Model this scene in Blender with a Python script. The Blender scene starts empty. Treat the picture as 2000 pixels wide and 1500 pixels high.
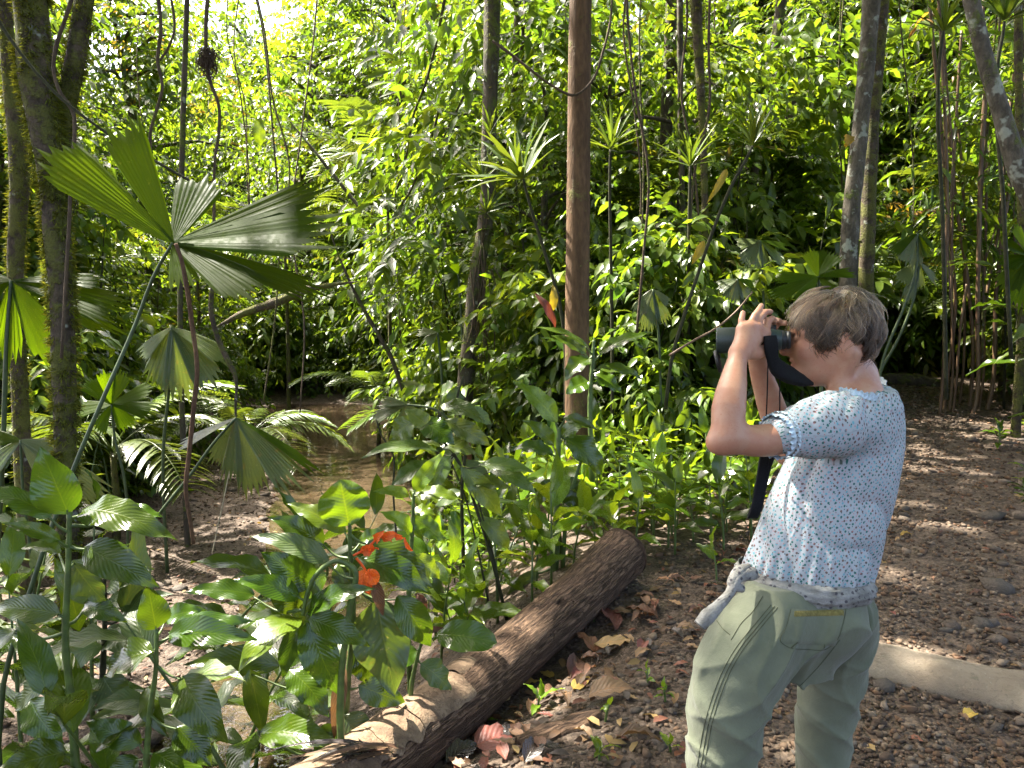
import bpy, math, random
import numpy as np
from mathutils import Vector, Matrix
from mathutils.bvhtree import BVHTree

rng = np.random.default_rng(11)
random.seed(5)
scene = bpy.context.scene
COL = scene.collection

# ------------------------------------------------------------------ camera
FPX = 1450.0                      # focal length in pixels of a 2000 px wide picture
CAM = np.array([0.0, 0.0, 1.6])
PITCH = math.radians(4.3)
cam_data = bpy.data.cameras.new("camera")
cam_data.sensor_width = 36.0
cam_data.lens = 36.0 * FPX / 2000.0
cam_data.clip_start = 0.05
cam_data.clip_end = 500.0
cam = bpy.data.objects.new("camera", cam_data)
COL.objects.link(cam)
cam.location = CAM
cam.rotation_euler = (math.pi / 2 - PITCH, 0, 0)
scene.camera = cam

# ------------------------------------------------------------------ light
SUN = np.array([-0.52, 0.30, 1.0]); SUN = SUN / np.linalg.norm(SUN)   # direction towards the sun
world = bpy.data.worlds.new("World")
scene.world = world
world.use_nodes = True
wn = world.node_tree.nodes; wl = world.node_tree.links
wn.clear()
w_out = wn.new("ShaderNodeOutputWorld"); w_bg = wn.new("ShaderNodeBackground"); w_sky = wn.new("ShaderNodeTexSky")
w_sky.sky_type = 'NISHITA'; w_sky.sun_disc = False
w_sky.sun_elevation = math.asin(SUN[2]); w_sky.sun_rotation = math.atan2(SUN[0], SUN[1])
w_sky.air_density = 0.6; w_sky.dust_density = 5.0; w_sky.ozone_density = 0.0
w_bg.inputs[1].default_value = 0.15
wl.new(w_sky.outputs[0], w_bg.inputs[0]); wl.new(w_bg.outputs[0], w_out.inputs[0])
sun_data = bpy.data.lights.new("sun", 'SUN'); sun_data.energy = 5.0; sun_data.angle = math.radians(0.55)
sun_data.color = (1.0, 0.94, 0.82)
sun = bpy.data.objects.new("sun", sun_data); COL.objects.link(sun)
sun.rotation_euler = Vector(SUN).to_track_quat('Z', 'Y').to_euler()
sun.location = (-10, 6, 25)
scene.view_settings.view_transform = 'Standard'; scene.view_settings.look = 'None'
scene.view_settings.gamma = 1.0; scene.view_settings.use_curve_mapping = False
scene.view_settings.exposure = 2.85
scene.cycles.max_bounces = 9; scene.cycles.diffuse_bounces = 4; scene.cycles.glossy_bounces = 3
scene.cycles.transmission_bounces = 6; scene.cycles.transparent_max_bounces = 8
scene.cycles.sample_clamp_indirect = 6.0
scene.cycles.caustics_reflective = False; scene.cycles.caustics_refractive = False
scene.cycles.use_denoising = True
scene.cycles_curves.shape = "THICK" if hasattr(scene, "cycles_curves") else "THICK"

# ------------------------------------------------------------------ helpers
def P(px, py, Y):
    """the point at depth Y (metres along +Y) that the lens shows at pixel px, py of the 2000x1500 picture"""
    xc = (px - 1000.0) / FPX; yc = (750.0 - py) / FPX
    d = np.array([xc, math.cos(PITCH) + yc * math.sin(PITCH), -math.sin(PITCH) + yc * math.cos(PITCH)])
    return CAM + d * (Y / d[1])
def V3(a): return np.asarray(a, float)
def nrm(v):
    v = np.asarray(v, float); return v / (np.linalg.norm(v, axis=-1, keepdims=True) + 1e-12)
def sstep(a, b, x):
    t = np.clip((x - a) / (b - a), 0, 1); return t * t * (3 - 2 * t)
_PH = rng.uniform(0, 6.28, (24,)); _DR = nrm(rng.normal(size=(24, 3)))
def snoise(p, f=1.0, oct=3):
    """cheap smooth noise from rotated sines, p (...,3)"""
    p = np.asarray(p, float) * f; r = 0; a = 1.0; k = 0
    for o in range(oct):
        s = 0
        for j in range(4):
            d = _DR[(k) % 24]; e = _DR[(k + 7) % 24]
            s = s + np.sin(p @ d * 2.1 + _PH[k % 24] + 1.3 * np.sin(p @ e * 1.7 + _PH[(k + 3) % 24])); k += 1
        r = r + a * s / 4; a *= 0.5; p = p * 2.03
    return r

class MB:
    """collects vertices, faces, uv and colour for one mesh"""
    def __init__(s): s.V = []; s.T = []; s.Q = []; s.U = []; s.C = []; s.n = 0
    def add(s, V, T=None, Q=None, uv=None, col=None):
        V = np.asarray(V, float); n = len(V)
        s.V.append(V)
        if T is not None and len(T): s.T.append(np.asarray(T, int) + s.n)
        if Q is not None and len(Q): s.Q.append(np.asarray(Q, int) + s.n)
        s.U.append(np.zeros((n, 2)) if uv is None else np.asarray(uv, float))
        if col is None: col = (1, 1, 1)
        col = np.asarray(col, float)
        s.C.append(np.broadcast_to(col, (n, 3)) if col.ndim == 1 else col)
        s.n += n
        return s
    def mesh(s, name, mat, smooth=True):
        return mk_mesh(name, np.concatenate(s.V), np.concatenate(s.T) if s.T else None, np.concatenate(s.Q) if s.Q else None,
                       np.concatenate(s.U), np.concatenate(s.C), mat, smooth)
    def build(s, name, mat, parent=None, smooth=True):
        return obj(name, s.mesh(name, mat, smooth), parent)
def mk_mesh(name, V, T=None, Q=None, uv=None, col=None, mat=None, smooth=True):
    me = bpy.data.meshes.new(name)
    V = np.ascontiguousarray(V, dtype=np.float32)
    nt = 0 if T is None else len(T); nq = 0 if Q is None else len(Q)
    li = np.concatenate(([T.reshape(-1)] if nt else []) + ([Q.reshape(-1)] if nq else [])).astype(np.int32)
    ls = np.concatenate((np.arange(nt) * 3, nt * 3 + np.arange(nq) * 4)).astype(np.int32)
    me.vertices.add(len(V)); me.vertices.foreach_set("co", V.reshape(-1))
    me.loops.add(len(li)); me.loops.foreach_set("vertex_index", li)
    me.polygons.add(nt + nq); me.polygons.foreach_set("loop_start", ls)
    if uv is not None:
        l = me.uv_layers.new(name="UVMap"); l.data.foreach_set("uv", np.ascontiguousarray(np.asarray(uv, np.float32)[li]).reshape(-1))
    if col is not None:
        c = me.color_attributes.new("col", 'FLOAT_COLOR', 'POINT')
        cc = np.ones((len(V), 4), np.float32); cc[:, :3] = col; c.data.foreach_set("color", cc.reshape(-1))
    me.update(calc_edges=True)
    if smooth: me.polygons.foreach_set("use_smooth", np.ones(nt + nq, bool))
    if mat is not None: me.materials.append(mat)
    return me
def obj(name, me, parent=None, loc=None, rot=None, scale=None):
    o = bpy.data.objects.new(name, me); COL.objects.link(o)
    if parent is not None: o.parent = parent
    if loc is not None: o.location = loc
    if rot is not None: o.rotation_euler = rot
    if scale is not None: o.scale = scale if hasattr(scale, '__len__') else (scale,) * 3
    return o
def tag(o, label=None, cat=None, group=None, kind=None):
    if label: o["label"] = label
    if cat: o["category"] = cat
    if group: o["group"] = group
    if kind: o["kind"] = kind
    return o
def thing(name, label, cat, group=None, loc=(0, 0, 0), rz=0.0, scale=1.0):
    o = bpy.data.objects.new(name, None); COL.objects.link(o)
    o.location = loc; o.rotation_euler = (0, 0, rz); o.scale = (scale,) * 3; o.empty_display_size = 0.1
    return tag(o, label, cat, group)
def copy_tree(src, loc, rz, sc, label=None, group=None, rx=0, ry=0):
    c = src.copy(); COL.objects.link(c); c.location = loc; c.rotation_euler = (rx, ry, rz); c.scale = (sc,) * 3 if not hasattr(sc, '__len__') else sc
    if label: c["label"] = label
    if group: c["group"] = group
    for ch in src.children:
        d = ch.copy(); COL.objects.link(d); d.parent = c
    return c
def catmull(pts, n):
    pts = np.asarray(pts, float)
    if len(pts) == 2: return pts[0] + (pts[1] - pts[0]) * np.linspace(0, 1, n)[:, None]
    m = len(pts); h = np.linalg.norm(np.diff(pts, axis=0), axis=1) + 1e-9
    sl = np.diff(pts, axis=0) / h[:, None]; T = np.empty_like(pts); T[0] = sl[0]; T[-1] = sl[-1]
    T[1:-1] = (sl[:-1] * h[1:, None] + sl[1:] * h[:-1, None]) / (h[:-1] + h[1:])[:, None]
    t = np.linspace(0, m - 1 - 1e-6, n); i = t.astype(int); f = (t - i)[:, None]; H = h[i][:, None]
    return (2 * f ** 3 - 3 * f ** 2 + 1) * pts[i] + (f ** 3 - 2 * f ** 2 + f) * H * T[i] + (-2 * f ** 3 + 3 * f ** 2) * pts[i + 1] + (f ** 3 - f ** 2) * H * T[i + 1]
def tube(pts, rad, seg=8, n=None, lump=0.0, lumpf=6.0, cap=True, uvs=1.0):
    """tapered tube along a smooth path; returns V, Q, T, uv"""
    pts = np.asarray(pts, float); rad = np.atleast_1d(np.asarray(rad, float))
    n = n or max(2, len(pts))
    c = catmull(pts, n); r = np.interp(np.linspace(0, 1, n), np.linspace(0, 1, len(rad)), rad)
    t = nrm(np.gradient(c, axis=0))
    up = np.array([0, 0, 1.0]) if abs(t[0, 2]) < 0.9 else np.array([1.0, 0, 0])
    A = nrm(np.cross(t, up)); 
    for i in range(1, n):
        a = A[i - 1] - t[i] * np.dot(A[i - 1], t[i]); A[i] = a / (np.linalg.norm(a) + 1e-9)
    B = np.cross(t, A)
    an = np.linspace(0, 2 * math.pi, seg, endpoint=False)
    ring = A[:, None] * np.cos(an)[None, :, None] + B[:, None] * np.sin(an)[None, :, None]
    R = np.broadcast_to(r[:, None], (n, seg)).copy()
    if lump: R = R * (1 + lump * snoise(c[:, None] + ring * r[:, None, None] * 1.0, lumpf, 3))
    V = (c[:, None] + ring * R[..., None]).reshape(-1, 3)
    i, j = np.meshgrid(np.arange(n - 1), np.arange(seg), indexing='ij'); j2 = (j + 1) % seg
    Q = np.stack([i * seg + j, i * seg + j2, (i + 1) * seg + j2, (i + 1) * seg + j], -1).reshape(-1, 4)
    L = np.concatenate([[0], np.cumsum(np.linalg.norm(np.diff(c, axis=0), axis=1))]) * uvs
    uv = np.stack(np.broadcast_arrays(L[:, None], an[None] / 6.2832), -1).reshape(-1, 2)
    T = None
    if cap:
        V = np.vstack([V, c[:1], c[-1:]]); uv = np.vstack([uv, [[0, 0]], [[L[-1], 0]]]); k = n * seg
        j = np.arange(seg); j2 = (j + 1) % seg
        T = np.concatenate([np.stack([j2, j, np.full(seg, k)], -1), np.stack([(n - 1) * seg + j, (n - 1) * seg + j2, np.full(seg, k + 1)], -1)])
    return V, Q, T, uv
def add_tube(mb, pts, rad, seg=8, n=None, lump=0.0, lumpf=6.0, cap=True, col=None):
    V, Q, T, uv = tube(pts, rad, seg, n, lump, lumpf, cap); mb.add(V, T, Q, uv, col); return mb
def grid_q(a, b):
    i, j = np.meshgrid(np.arange(a - 1), np.arange(b - 1), indexing='ij')
    return np.stack([i * b + j, i * b + j + 1, (i + 1) * b + j + 1, (i + 1) * b + j], -1).reshape(-1, 4)

# ------------------------------------------------------------------ materials
class NT:
    def __init__(s, name):
        s.m = bpy.data.materials.new(name); s.m.use_nodes = True; s.n = s.m.node_tree.nodes; s.l = s.m.node_tree.links; s.n.clear()
        s.out = s.n.new("ShaderNodeOutputMaterial")
    def node(s, t, **kw):
        x = s.n.new("ShaderNode" + t)
        for k, v in kw.items(): setattr(x, k, v)
        return x
    def link(s, a, b): s.l.new(a, b)
    def setin(s, node, i, v):
        if hasattr(v, 'bl_idname') or isinstance(v, bpy.types.NodeSocket): s.l.new(v, node.inputs[i])
        else: node.inputs[i].default_value = v
    def math(s, op, a, b=0.0, c=0.0, clamp=False):
        x = s.node("Math", operation=op, use_clamp=clamp)
        s.setin(x, 0, a); s.setin(x, 1, b)
        if op in ('MULTIPLY_ADD', 'SMOOTH_MIN', 'WRAP', 'COMPARE'): s.setin(x, 2, c)
        return x.outputs[0]
    def mix(s, f, a, b, mode='MIX'):
        x = s.node("Mix", data_type='RGBA', blend_type=mode)
        s.setin(x, 0, f)
        for i, v in ((6, a), (7, b)):
            if isinstance(v, (tuple, list)): v = (*v[:3], 1.0)
            s.setin(x, i, v)
        return x.outputs[2]
    def ramp(s, f, stops):
        x = s.node("ValToRGB"); r = x.color_ramp
        while len(r.elements) > len(stops): r.elements.remove(r.elements[-1])
        while len(r.elements) < len(stops): r.elements.new(0.5)
        for e, (p, c) in zip(r.elements, stops): e.position = p; e.color = (*c, 1.0) if len(c) == 3 else c
        s.link(f, x.inputs[0]); return x.outputs[0]
    def rampv(s, f, a, b, lo=0.0, hi=1.0):
        x = s.node("MapRange"); x.interpolation_type = 'SMOOTHSTEP'
        s.setin(x, 0, f); s.setin(x, 1, a); s.setin(x, 2, b); s.setin(x, 3, lo); s.setin(x, 4, hi); return x.outputs[0]
    def noise(s, scale, detail=4.0, rough=0.55, vec=None, dist=0.0):
        x = s.node("TexNoise"); x.inputs['Scale'].default_value = scale; x.inputs['Detail'].default_value = detail
        x.inputs['Roughness'].default_value = rough; x.inputs['Distortion'].default_value = dist
        if vec is not None: s.link(vec, x.inputs['Vector'])
        return x.outputs[0]
    def voro(s, scale, feature='F1', vec=None, rand=1.0, out=0):
        x = s.node("TexVoronoi", feature=feature); x.inputs['Scale'].default_value = scale; x.inputs['Randomness'].default_value = rand
        if vec is not None: s.link(vec, x.inputs['Vector'])
        return x.outputs[out]
    def obj_co(s): return s.node("TexCoord").outputs['Object']
    def geo_pos(s): return s.node("NewGeometry").outputs['Position']
    def bump(s, h, strength=0.5, dist=0.02, normal=None):
        x = s.node("Bump"); x.inputs['Strength'].default_value = strength; x.inputs['Distance'].default_value = dist
        s.link(h, x.inputs['Height'])
        if normal is not None: s.link(normal, x.inputs['Normal'])
        return x.outputs[0]
    def princ(s, col, rough=0.6, normal=None, spec=0.5, **kw):
        x = s.node("BsdfPrincipled")
        if isinstance(col, (tuple, list)): col = (*col[:3], 1.0)
        s.setin(x, 'Base Color', col); s.setin(x, 'Roughness', rough); s.setin(x, 'Specular IOR Level', spec)
        if normal is not None: s.link(normal, x.inputs['Normal'])
        for k, v in kw.items(): s.setin(x, k, v)
        return x.outputs[0]
    def fin(s, sh): s.link(sh, s.out.inputs[0]); return s.m

def leaf_mat(name, base=None, rough=0.32, tr=0.38, tcol=None, veins=0, vein_str=0.35, spots=0.0, spec=0.5, pleat=0, rand_amt=0.25, dry=0.0):
    """glossy leaf that lets light through; base None takes the colour from the mesh"""
    k = NT(name)
    if base is None:
        c = k.node("Attribute", attribute_name="col").outputs['Color']
    else:
        oi = k.node("ObjectInfo").outputs['Random']
        hs = k.node("HueSaturation"); hs.inputs['Color'].default_value = (*base, 1)
        k.setin(hs, 'Hue', k.rampv(oi, 0, 1, 0.5 - 0.07 * rand_amt, 0.5 + 0.03 * rand_amt))
        k.setin(hs, 'Value', k.rampv(k.math('FRACT', k.math('MULTIPLY', oi, 7.31)), 0, 1, 1 - rand_amt, 1 + rand_amt))
        c = hs.outputs[0]
    co = k.obj_co()
    big = k.noise(9.0, 3.0, 0.6, co)
    c = k.mix(k.rampv(big, 0.35, 0.7, 0.0, 0.35), c, k.mix(1.0, c, (1.35, 1.1, 0.5), 'MULTIPLY'))
    nor = None
    if veins:
        uv = k.node("TexCoord").outputs['UV']; sx = k.node("SeparateXYZ"); k.link(uv, sx.inputs[0])
        u, v = sx.outputs[0], sx.outputs[1]
        av = k.math('ABSOLUTE', k.math('SUBTRACT', v, 0.5))
        mid = k.rampv(av, 0.0, 0.03, 1.0, 0.0)
        ph = k.math('SUBTRACT', k.math('MULTIPLY', u, float(veins)), k.math('MULTIPLY', av, veins * 0.55))
        wv = k.math('SINE', k.math('MULTIPLY', ph, 6.2832))
        sv = k.rampv(wv, 0.72, 1.0, 0.0, 0.55)
        c = k.mix(k.math('MAXIMUM', mid, k.math('MULTIPLY', sv, 0.22)), c, k.mix(1.0, c, (1.55, 1.35, 1.15), 'MULTIPLY'))
        h = k.math('ADD', k.math('MULTIPLY', wv, 0.5), k.math('MULTIPLY', mid, -1.5))
        nor = k.bump(h, vein_str, 0.004)
    if pleat:
        uv = k.node("TexCoord").outputs['UV']; sx = k.node("SeparateXYZ"); k.link(uv, sx.inputs[0])
        wv = k.math('SINE', k.math('MULTIPLY', sx.outputs[1], 6.2832 * pleat))
        c = k.mix(k.rampv(wv, 0.6, 1.0, 0.0, 0.2), c, k.mix(1.0, c, (1.4, 1.3, 0.9), 'MULTIPLY'))
        nor = k.bump(wv, 0.2, 0.004)
    if spots:
        sp = k.noise(38.0, 4.0, 0.7, co)
        c = k.mix(k.rampv(sp, 0.62, 0.72, 0.0, spots), c, (0.20, 0.19, 0.08))
    if dry:
        sp = k.noise(14.0, 5.0, 0.7, co)
        c = k.mix(k.rampv(sp, 0.56, 0.70, 0.0, dry), c, (0.16, 0.10, 0.03))
    rg = k.rampv(k.noise(25.0, 3.0, 0.6, co), 0.3, 0.7, rough * 0.75, rough * 1.35)
    pb = k.princ(c, rg, nor, spec)
    t = k.node("BsdfTranslucent")
    tc = k.mix(1.0, c, (2.3, 2.0, 0.75) if tcol is None else tcol, 'MULTIPLY')
    k.link(tc, t.inputs[0])
    if nor is not None: k.link(nor, t.inputs[1])
    ms = k.node("MixShader"); ms.inputs[0].default_value = tr
    k.link(pb, ms.inputs[1]); k.link(t.outputs[0], ms.inputs[2])
    return k.fin(ms.outputs[0])

def bark_mat(name, c1, c2, scale=12.0, moss=0.0, lichen=0.0, stretch=5.0, bump=0.6, rough=0.85, mosscol=(0.10, 0.12, 0.02)):
    k = NT(name); co = k.obj_co()
    mp = k.node("Mapping"); mp.inputs['Scale'].default_value = (1, 1, 1.0 / stretch); k.link(co, mp.inputs[0])
    n1 = k.noise(scale, 6.0, 0.65, mp.outputs[0], 0.4); n2 = k.noise(scale * 4.5, 4.0, 0.6, mp.outputs[0])
    c = k.mix(k.rampv(n1, 0.35, 0.68), c1, c2)
    c = k.mix(k.rampv(n2, 0.3, 0.7, 0.45, 0.0), c, (c1[0] * .35, c1[1] * .35, c1[2] * .35))
    h = k.math('ADD', n1, k.math('MULTIPLY', n2, 0.5))
    if lichen:
        ln = k.noise(7.0, 3.0, 0.6, co); lm = k.rampv(ln, 0.66 - 0.10 * lichen, 0.74 - 0.10 * lichen, 0.0, 0.7)
        c = k.mix(lm, c, (0.30, 0.32, 0.26))
    if moss:
        mn = k.noise(5.5, 6.0, 0.72, co); mm = k.rampv(mn, 0.62 - 0.25 * moss, 0.74 - 0.25 * moss, 0.0, 0.9)
        mg = k.noise(70.0, 3.0, 0.7, co)
        c = k.mix(mm, c, k.mix(mg, (mosscol[0] * .35, mosscol[1] * .4, mosscol[2] * .4), (mosscol[0] * 1.5, mosscol[1] * 1.5, mosscol[2] * 1.4)))
        h = k.math('ADD', h, k.math('MULTIPLY', mm, k.math('MULTIPLY', mg, 1.3)))
    return k.fin(k.princ(c, rough, k.bump(h, bump, 0.03), 0.3))
def plain_mat(name, col, rough=0.6, spec=0.5, var=0.25, scale=30.0, bump=0.0, bdist=0.005, **kw):
    k = NT(name); co = k.obj_co(); n = k.noise(scale, 5.0, 0.6, co)
    d = tuple(x * (1 - var) for x in col); e = tuple(min(1, x * (1 + var)) for x in col)
    c = k.mix(k.rampv(n, 0.3, 0.7), d, e)
    return k.fin(k.princ(c, rough, k.bump(n, bump, bdist) if bump else None, spec, **kw))
# ------------------------------------------------------------------ terrain
YS = np.array([-15, 0, 3, 5, 8, 11, 17, 24, 40, 90.])
XR = np.array([-1.0, -1.0, -1.05, -1.1, -1.2, -1.2, -2.0, -4.4, -9, -20])      # right foot of the stream bed
WR = np.array([0.5, 0.55, 0.7, 1.8, 2.3, 2.5, 2.6, 2.4, 3, 3])                 # width of the right bank
XL = np.array([-4.4, -4.4, -4.4, -4.5, -5.0, -5.6, -6.4, -8.6, -13, -26])      # left foot
XC = np.array([-1.5, -1.5, -1.6, -1.7, -1.85, -2.3, -3.3, -6.2, -10, -22])     # water channel
HW = np.array([0.3, 0.3, 0.35, 0.45, 0.85, 1.30, 1.60, 2.0, 2.0, 2.0])
PX = np.array([1.1, 1.2, 1.75, 2.75, 4.45, 5.9, 8.9, 12.6, 21, 44])             # middle of the trail
WATER_Z = -0.86
def ground(x, y):
    x = np.asarray(x, float); y = np.asarray(y, float)
    xr = np.interp(y, YS, XR); wr = np.interp(y, YS, WR); xl = np.interp(y, YS, XL); px = np.interp(y, YS, PX)
    up = 0.062 * np.clip(y - 3, 0, 17) * sstep(0.15 * y, 0.5 * y + 0.3, x)
    bank = 0.35 * sstep(px + 1.6, px + 4.0, x) * sstep(5, 9, y)
    left = 0.55 * sstep(xl - 1.0, xl - 5.0, x)
    valley = sstep(xl - 2.2, xl, x) * (1 - sstep(xr, xr + wr, x))
    fade = 1 - sstep(23, 29, y)
    z = up + bank + left - 0.80 * valley * fade
    xc = np.interp(y, YS, XC); hw = np.interp(y, YS, HW)
    z = z - 0.16 * np.exp(-((x - xc) / hw) ** 4) * fade * valley
    lx, ly = -.62, 2.75; tl = np.clip(((x - lx) * 1.29 + (y - ly) * 1.8) / 4.90, -.3, 1); dl = np.hypot(x - lx - 1.29 * tl, y - ly - 1.8 * tl)
    z = z - .22 * np.exp(-(dl / .45) ** 2) * (1 - sstep(.55, .95, tl))
    z = z + 6.0 * sstep(30, 75, y) + 4 * sstep(25, 60, np.abs(x))
    p = np.stack([x, y, np.zeros_like(x)], -1)
    rough = 0.35 + 0.65 * sstep(1.6, 2.6, np.abs(x - px))
    return z + rough * (0.03 * snoise(p, 0.9, 2) + 0.018 * snoise(p, 3.1, 3)) + 0.006 * snoise(p, 9.0, 2)
def gz(x, y): return float(ground(np.array([x]), np.array([y]))[0])

def warp(a, b, c, n):        # dense near c
    t = np.linspace(-1, 1, n); s = np.sign(t) * np.abs(t) ** 2.2
    return np.where(s < 0, c + s * (c - a), c + s * (b - c))
NG = 380; gx = warp(-80, 80, 1.0, NG); gy = warp(-20, 110, 4.0, NG)
GX, GY = np.meshgrid(gx, gy, indexing='ij')
def soil_mat(name, c1, c2, chips, amt):
    k = NT(name); pos = k.geo_pos()
    n1 = k.noise(1.3, 6.0, 0.65, pos); n2 = k.noise(11.0, 6.0, 0.7, pos); n3 = k.noise(60.0, 4.0, 0.7, pos)
    vd = k.voro(48.0, 'F1', pos); vc = k.voro(48.0, 'F1', pos, out=1)
    c = k.mix(k.rampv(n1, 0.3, 0.7), c1, c2)
    c = k.mix(k.rampv(n2, 0.35, 0.7), c, (0.028, 0.019, 0.014))
    hv = k.node("SeparateColor"); k.link(vc, hv.inputs[0])
    c = k.mix(k.rampv(hv.outputs[0], 0.55, 0.75, 0.0, amt), c, k.mix(hv.outputs[1], chips, (0.10, 0.07, 0.05)))
    c = k.mix(k.rampv(n3, 0.62, 0.75, 0, 0.5), c, (0.15, 0.125, 0.095))
    hgt = k.math('ADD', k.math('MULTIPLY', n2, 1.2), k.math('ADD', k.math('MULTIPLY', k.math('SUBTRACT', 0.6, vd), 0.8), k.math('MULTIPLY', n3, 0.5)))
    return k.fin(k.princ(c, k.rampv(n2, 0.3, 0.7, 0.6, 0.95), k.bump(hgt, 0.9, 0.02), 0.35))
M_soil = soil_mat("forest_soil", (0.046, 0.029, 0.018), (0.096, 0.063, 0.040), (0.112, 0.083, 0.060), .7)
M_path = soil_mat("packed_gravel_soil", (0.060, 0.039, 0.024), (0.116, 0.080, 0.052), (0.135, 0.102, 0.074), .6)
GZ = ground(GX, GY); gV = np.stack([GX, GY, GZ], -1).reshape(-1, 3); gQ = grid_q(NG, NG)
o_ground = tag(obj("ground", mk_mesh("ground", gV, None, gQ, None, None, M_soil)), kind="structure")
# the gravel path, a thin worn layer lying on the ground
gsel = gQ[((np.abs(gV[gQ[:, 0], 0] - 5) < 9) & (gV[gQ[:, 0], 1] > -3) & (gV[gQ[:, 0], 1] < 18))]; GB = BVHTree.FromPolygons([tuple(v) for v in gV], [tuple(int(i) for i in q) for q in gsel])
py_ = np.concatenate([np.arange(-1.5, 9, .06), np.arange(9, 14.6, .12)]); pu = np.linspace(-1, 1, 44); pcx = np.interp(py_, YS, PX); pe = lambda sd: .95 + .02 * py_ + .16 * snoise(np.stack([py_ * 1.3, py_ * 0 + sd, py_ * 0], -1), 1., 3)
PXX = pcx[:, None] + np.where(pu[None] < 0, pu[None] * pe(3.)[:, None], pu[None] * pe(8.)[:, None]); PYY = np.broadcast_to(py_[:, None], PXX.shape)
PZZ = np.array([[(lambda h: h[0].z if h[0] is not None else gz(x, y))(GB.ray_cast(Vector((x, y, 5.)), Vector((0, 0, -1.)))) for x, y in zip(rx_, ry_)] for rx_, ry_ in zip(PXX, PYY)])
PZZ = PZZ + .010 * np.clip((1 - np.abs(pu[None])) * 8, -.5, 1)
tag(obj("path", mk_mesh("path", np.stack([PXX, PYY, PZZ], -1).reshape(-1, 3), None, grid_q(*PXX.shape), None, None, M_path)), kind="structure")

# the shallow stream
ys = np.concatenate([np.linspace(1.0, 12, 60), np.linspace(12.3, 29, 50)])
uu = np.linspace(-1, 1, 26)
xc = np.interp(ys, YS, XC); hw = np.interp(ys, YS, HW)
WX = xc[:, None] + uu[None] * (hw[:, None] * 1.9 + 0.3); WY = np.broadcast_to(ys[:, None], WX.shape)
k = NT("stream_water"); pos = k.geo_pos()
bn = k.bump(k.math('ADD', k.noise(3.2, 3.0, 0.55, pos), k.math('MULTIPLY', k.noise(14.0, 2.0, 0.5, pos), 0.25)), 0.10, 0.05)
fr = k.node("Fresnel"); fr.inputs[0].default_value = 1.75; k.link(bn, fr.inputs[1])
gl = k.node("BsdfGlossy"); gl.inputs['Roughness'].default_value = 0.03; k.link(bn, gl.inputs['Normal'])
tp = k.node("BsdfTransparent"); tp.inputs[0].default_value = (0.86, 0.80, 0.68, 1)
df = k.node("BsdfDiffuse"); df.inputs[0].default_value = (0.16, 0.12, 0.07, 1)
m0 = k.node("MixShader"); m0.inputs[0].default_value = 0.10; k.link(tp.outputs[0], m0.inputs[1]); k.link(df.outputs[0], m0.inputs[2])
m1 = k.node("MixShader"); k.link(fr.outputs[0], m1.inputs[0]); k.link(m0.outputs[0], m1.inputs[1]); k.link(gl.outputs[0], m1.inputs[2])
M_water = k.fin(m1.outputs[0])
me = mk_mesh("stream_water", np.stack([WX, WY, np.full_like(WX, WATER_Z)], -1).reshape(-1, 3), None, grid_q(*WX.shape), None, None, M_water)
tag(obj("stream_water", me), kind="structure")

# ------------------------------------------------------------------ foliage kit
def rotv(v, axis, ang):
    axis = nrm(axis); c, s = math.cos(ang), math.sin(ang); v = np.asarray(v, float)
    return v * c + np.cross(axis, v) * s + axis * (v @ axis)[..., None] * (1 - c)
LT4 = (np.array([[0, 0, 0], [.42, .5, .05], [.45, 0, 0], [.42, -.5, .05], [1, 0, -.10]]),
       np.array([[0, 2, 1], [0, 3, 2], [1, 2, 4], [2, 3, 4]]),
       np.array([[0, .5], [.42, 1], [.45, .5], [.42, 0], [1, .5]]))
LT8 = (np.array([[0, 0, 0], [.28, .44, .07], [.28, 0, .02], [.28, -.44, .07], [.66, .40, .0], [.66, 0, -.05], [.66, -.40, .0], [1, 0, -.20]]),
       np.array([[0, 2, 1], [0, 3, 2], [1, 2, 5], [1, 5, 4], [2, 3, 6], [2, 6, 5], [4, 5, 7], [5, 6, 7]]),
       np.array([[0, .5], [.28, .94], [.28, .5], [.28, .06], [.66, .9], [.66, .5], [.66, .1], [1, .5]]))
LT2 = (np.array([[0, 0, 0], [.45, .5, .05], [.45, -.5, .05], [1, 0, -.10]]), np.array([[0, 2, 1], [1, 2, 3]]), np.array([[0, .5], [.45, 1], [.45, 0], [1, .5]]))
def put_leaves(mb, tpl, pos, d, nh, L, W, col):
    """many leaves at once: pos, direction, normal hint (M,3), length, width (M,), colour (M,3)"""
    X = nrm(d); Z = nh - X * np.sum(nh * X, -1, keepdims=True); Z = nrm(Z); Y = np.cross(Z, X)
    tv, tt, tu = tpl; M = len(pos); n = len(tv)
    L = np.broadcast_to(L, (M,)); W = np.broadcast_to(W, (M,))
    V = pos[:, None] + X[:, None] * (tv[None, :, 0:1] * L[:, None, None]) + Y[:, None] * (tv[None, :, 1:2] * W[:, None, None]) + Z[:, None] * (tv[None, :, 2:3] * L[:, None, None])
    T = tt[None] + (np.arange(M) * n)[:, None, None]
    C = np.broadcast_to(np.broadcast_to(col, (M, 3))[:, None], (M, n, 3))
    mb.add(V.reshape(-1, 3), T.reshape(-1, 3), None, np.tile(tu, (M, 1)), C.reshape(-1, 3))
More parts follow.
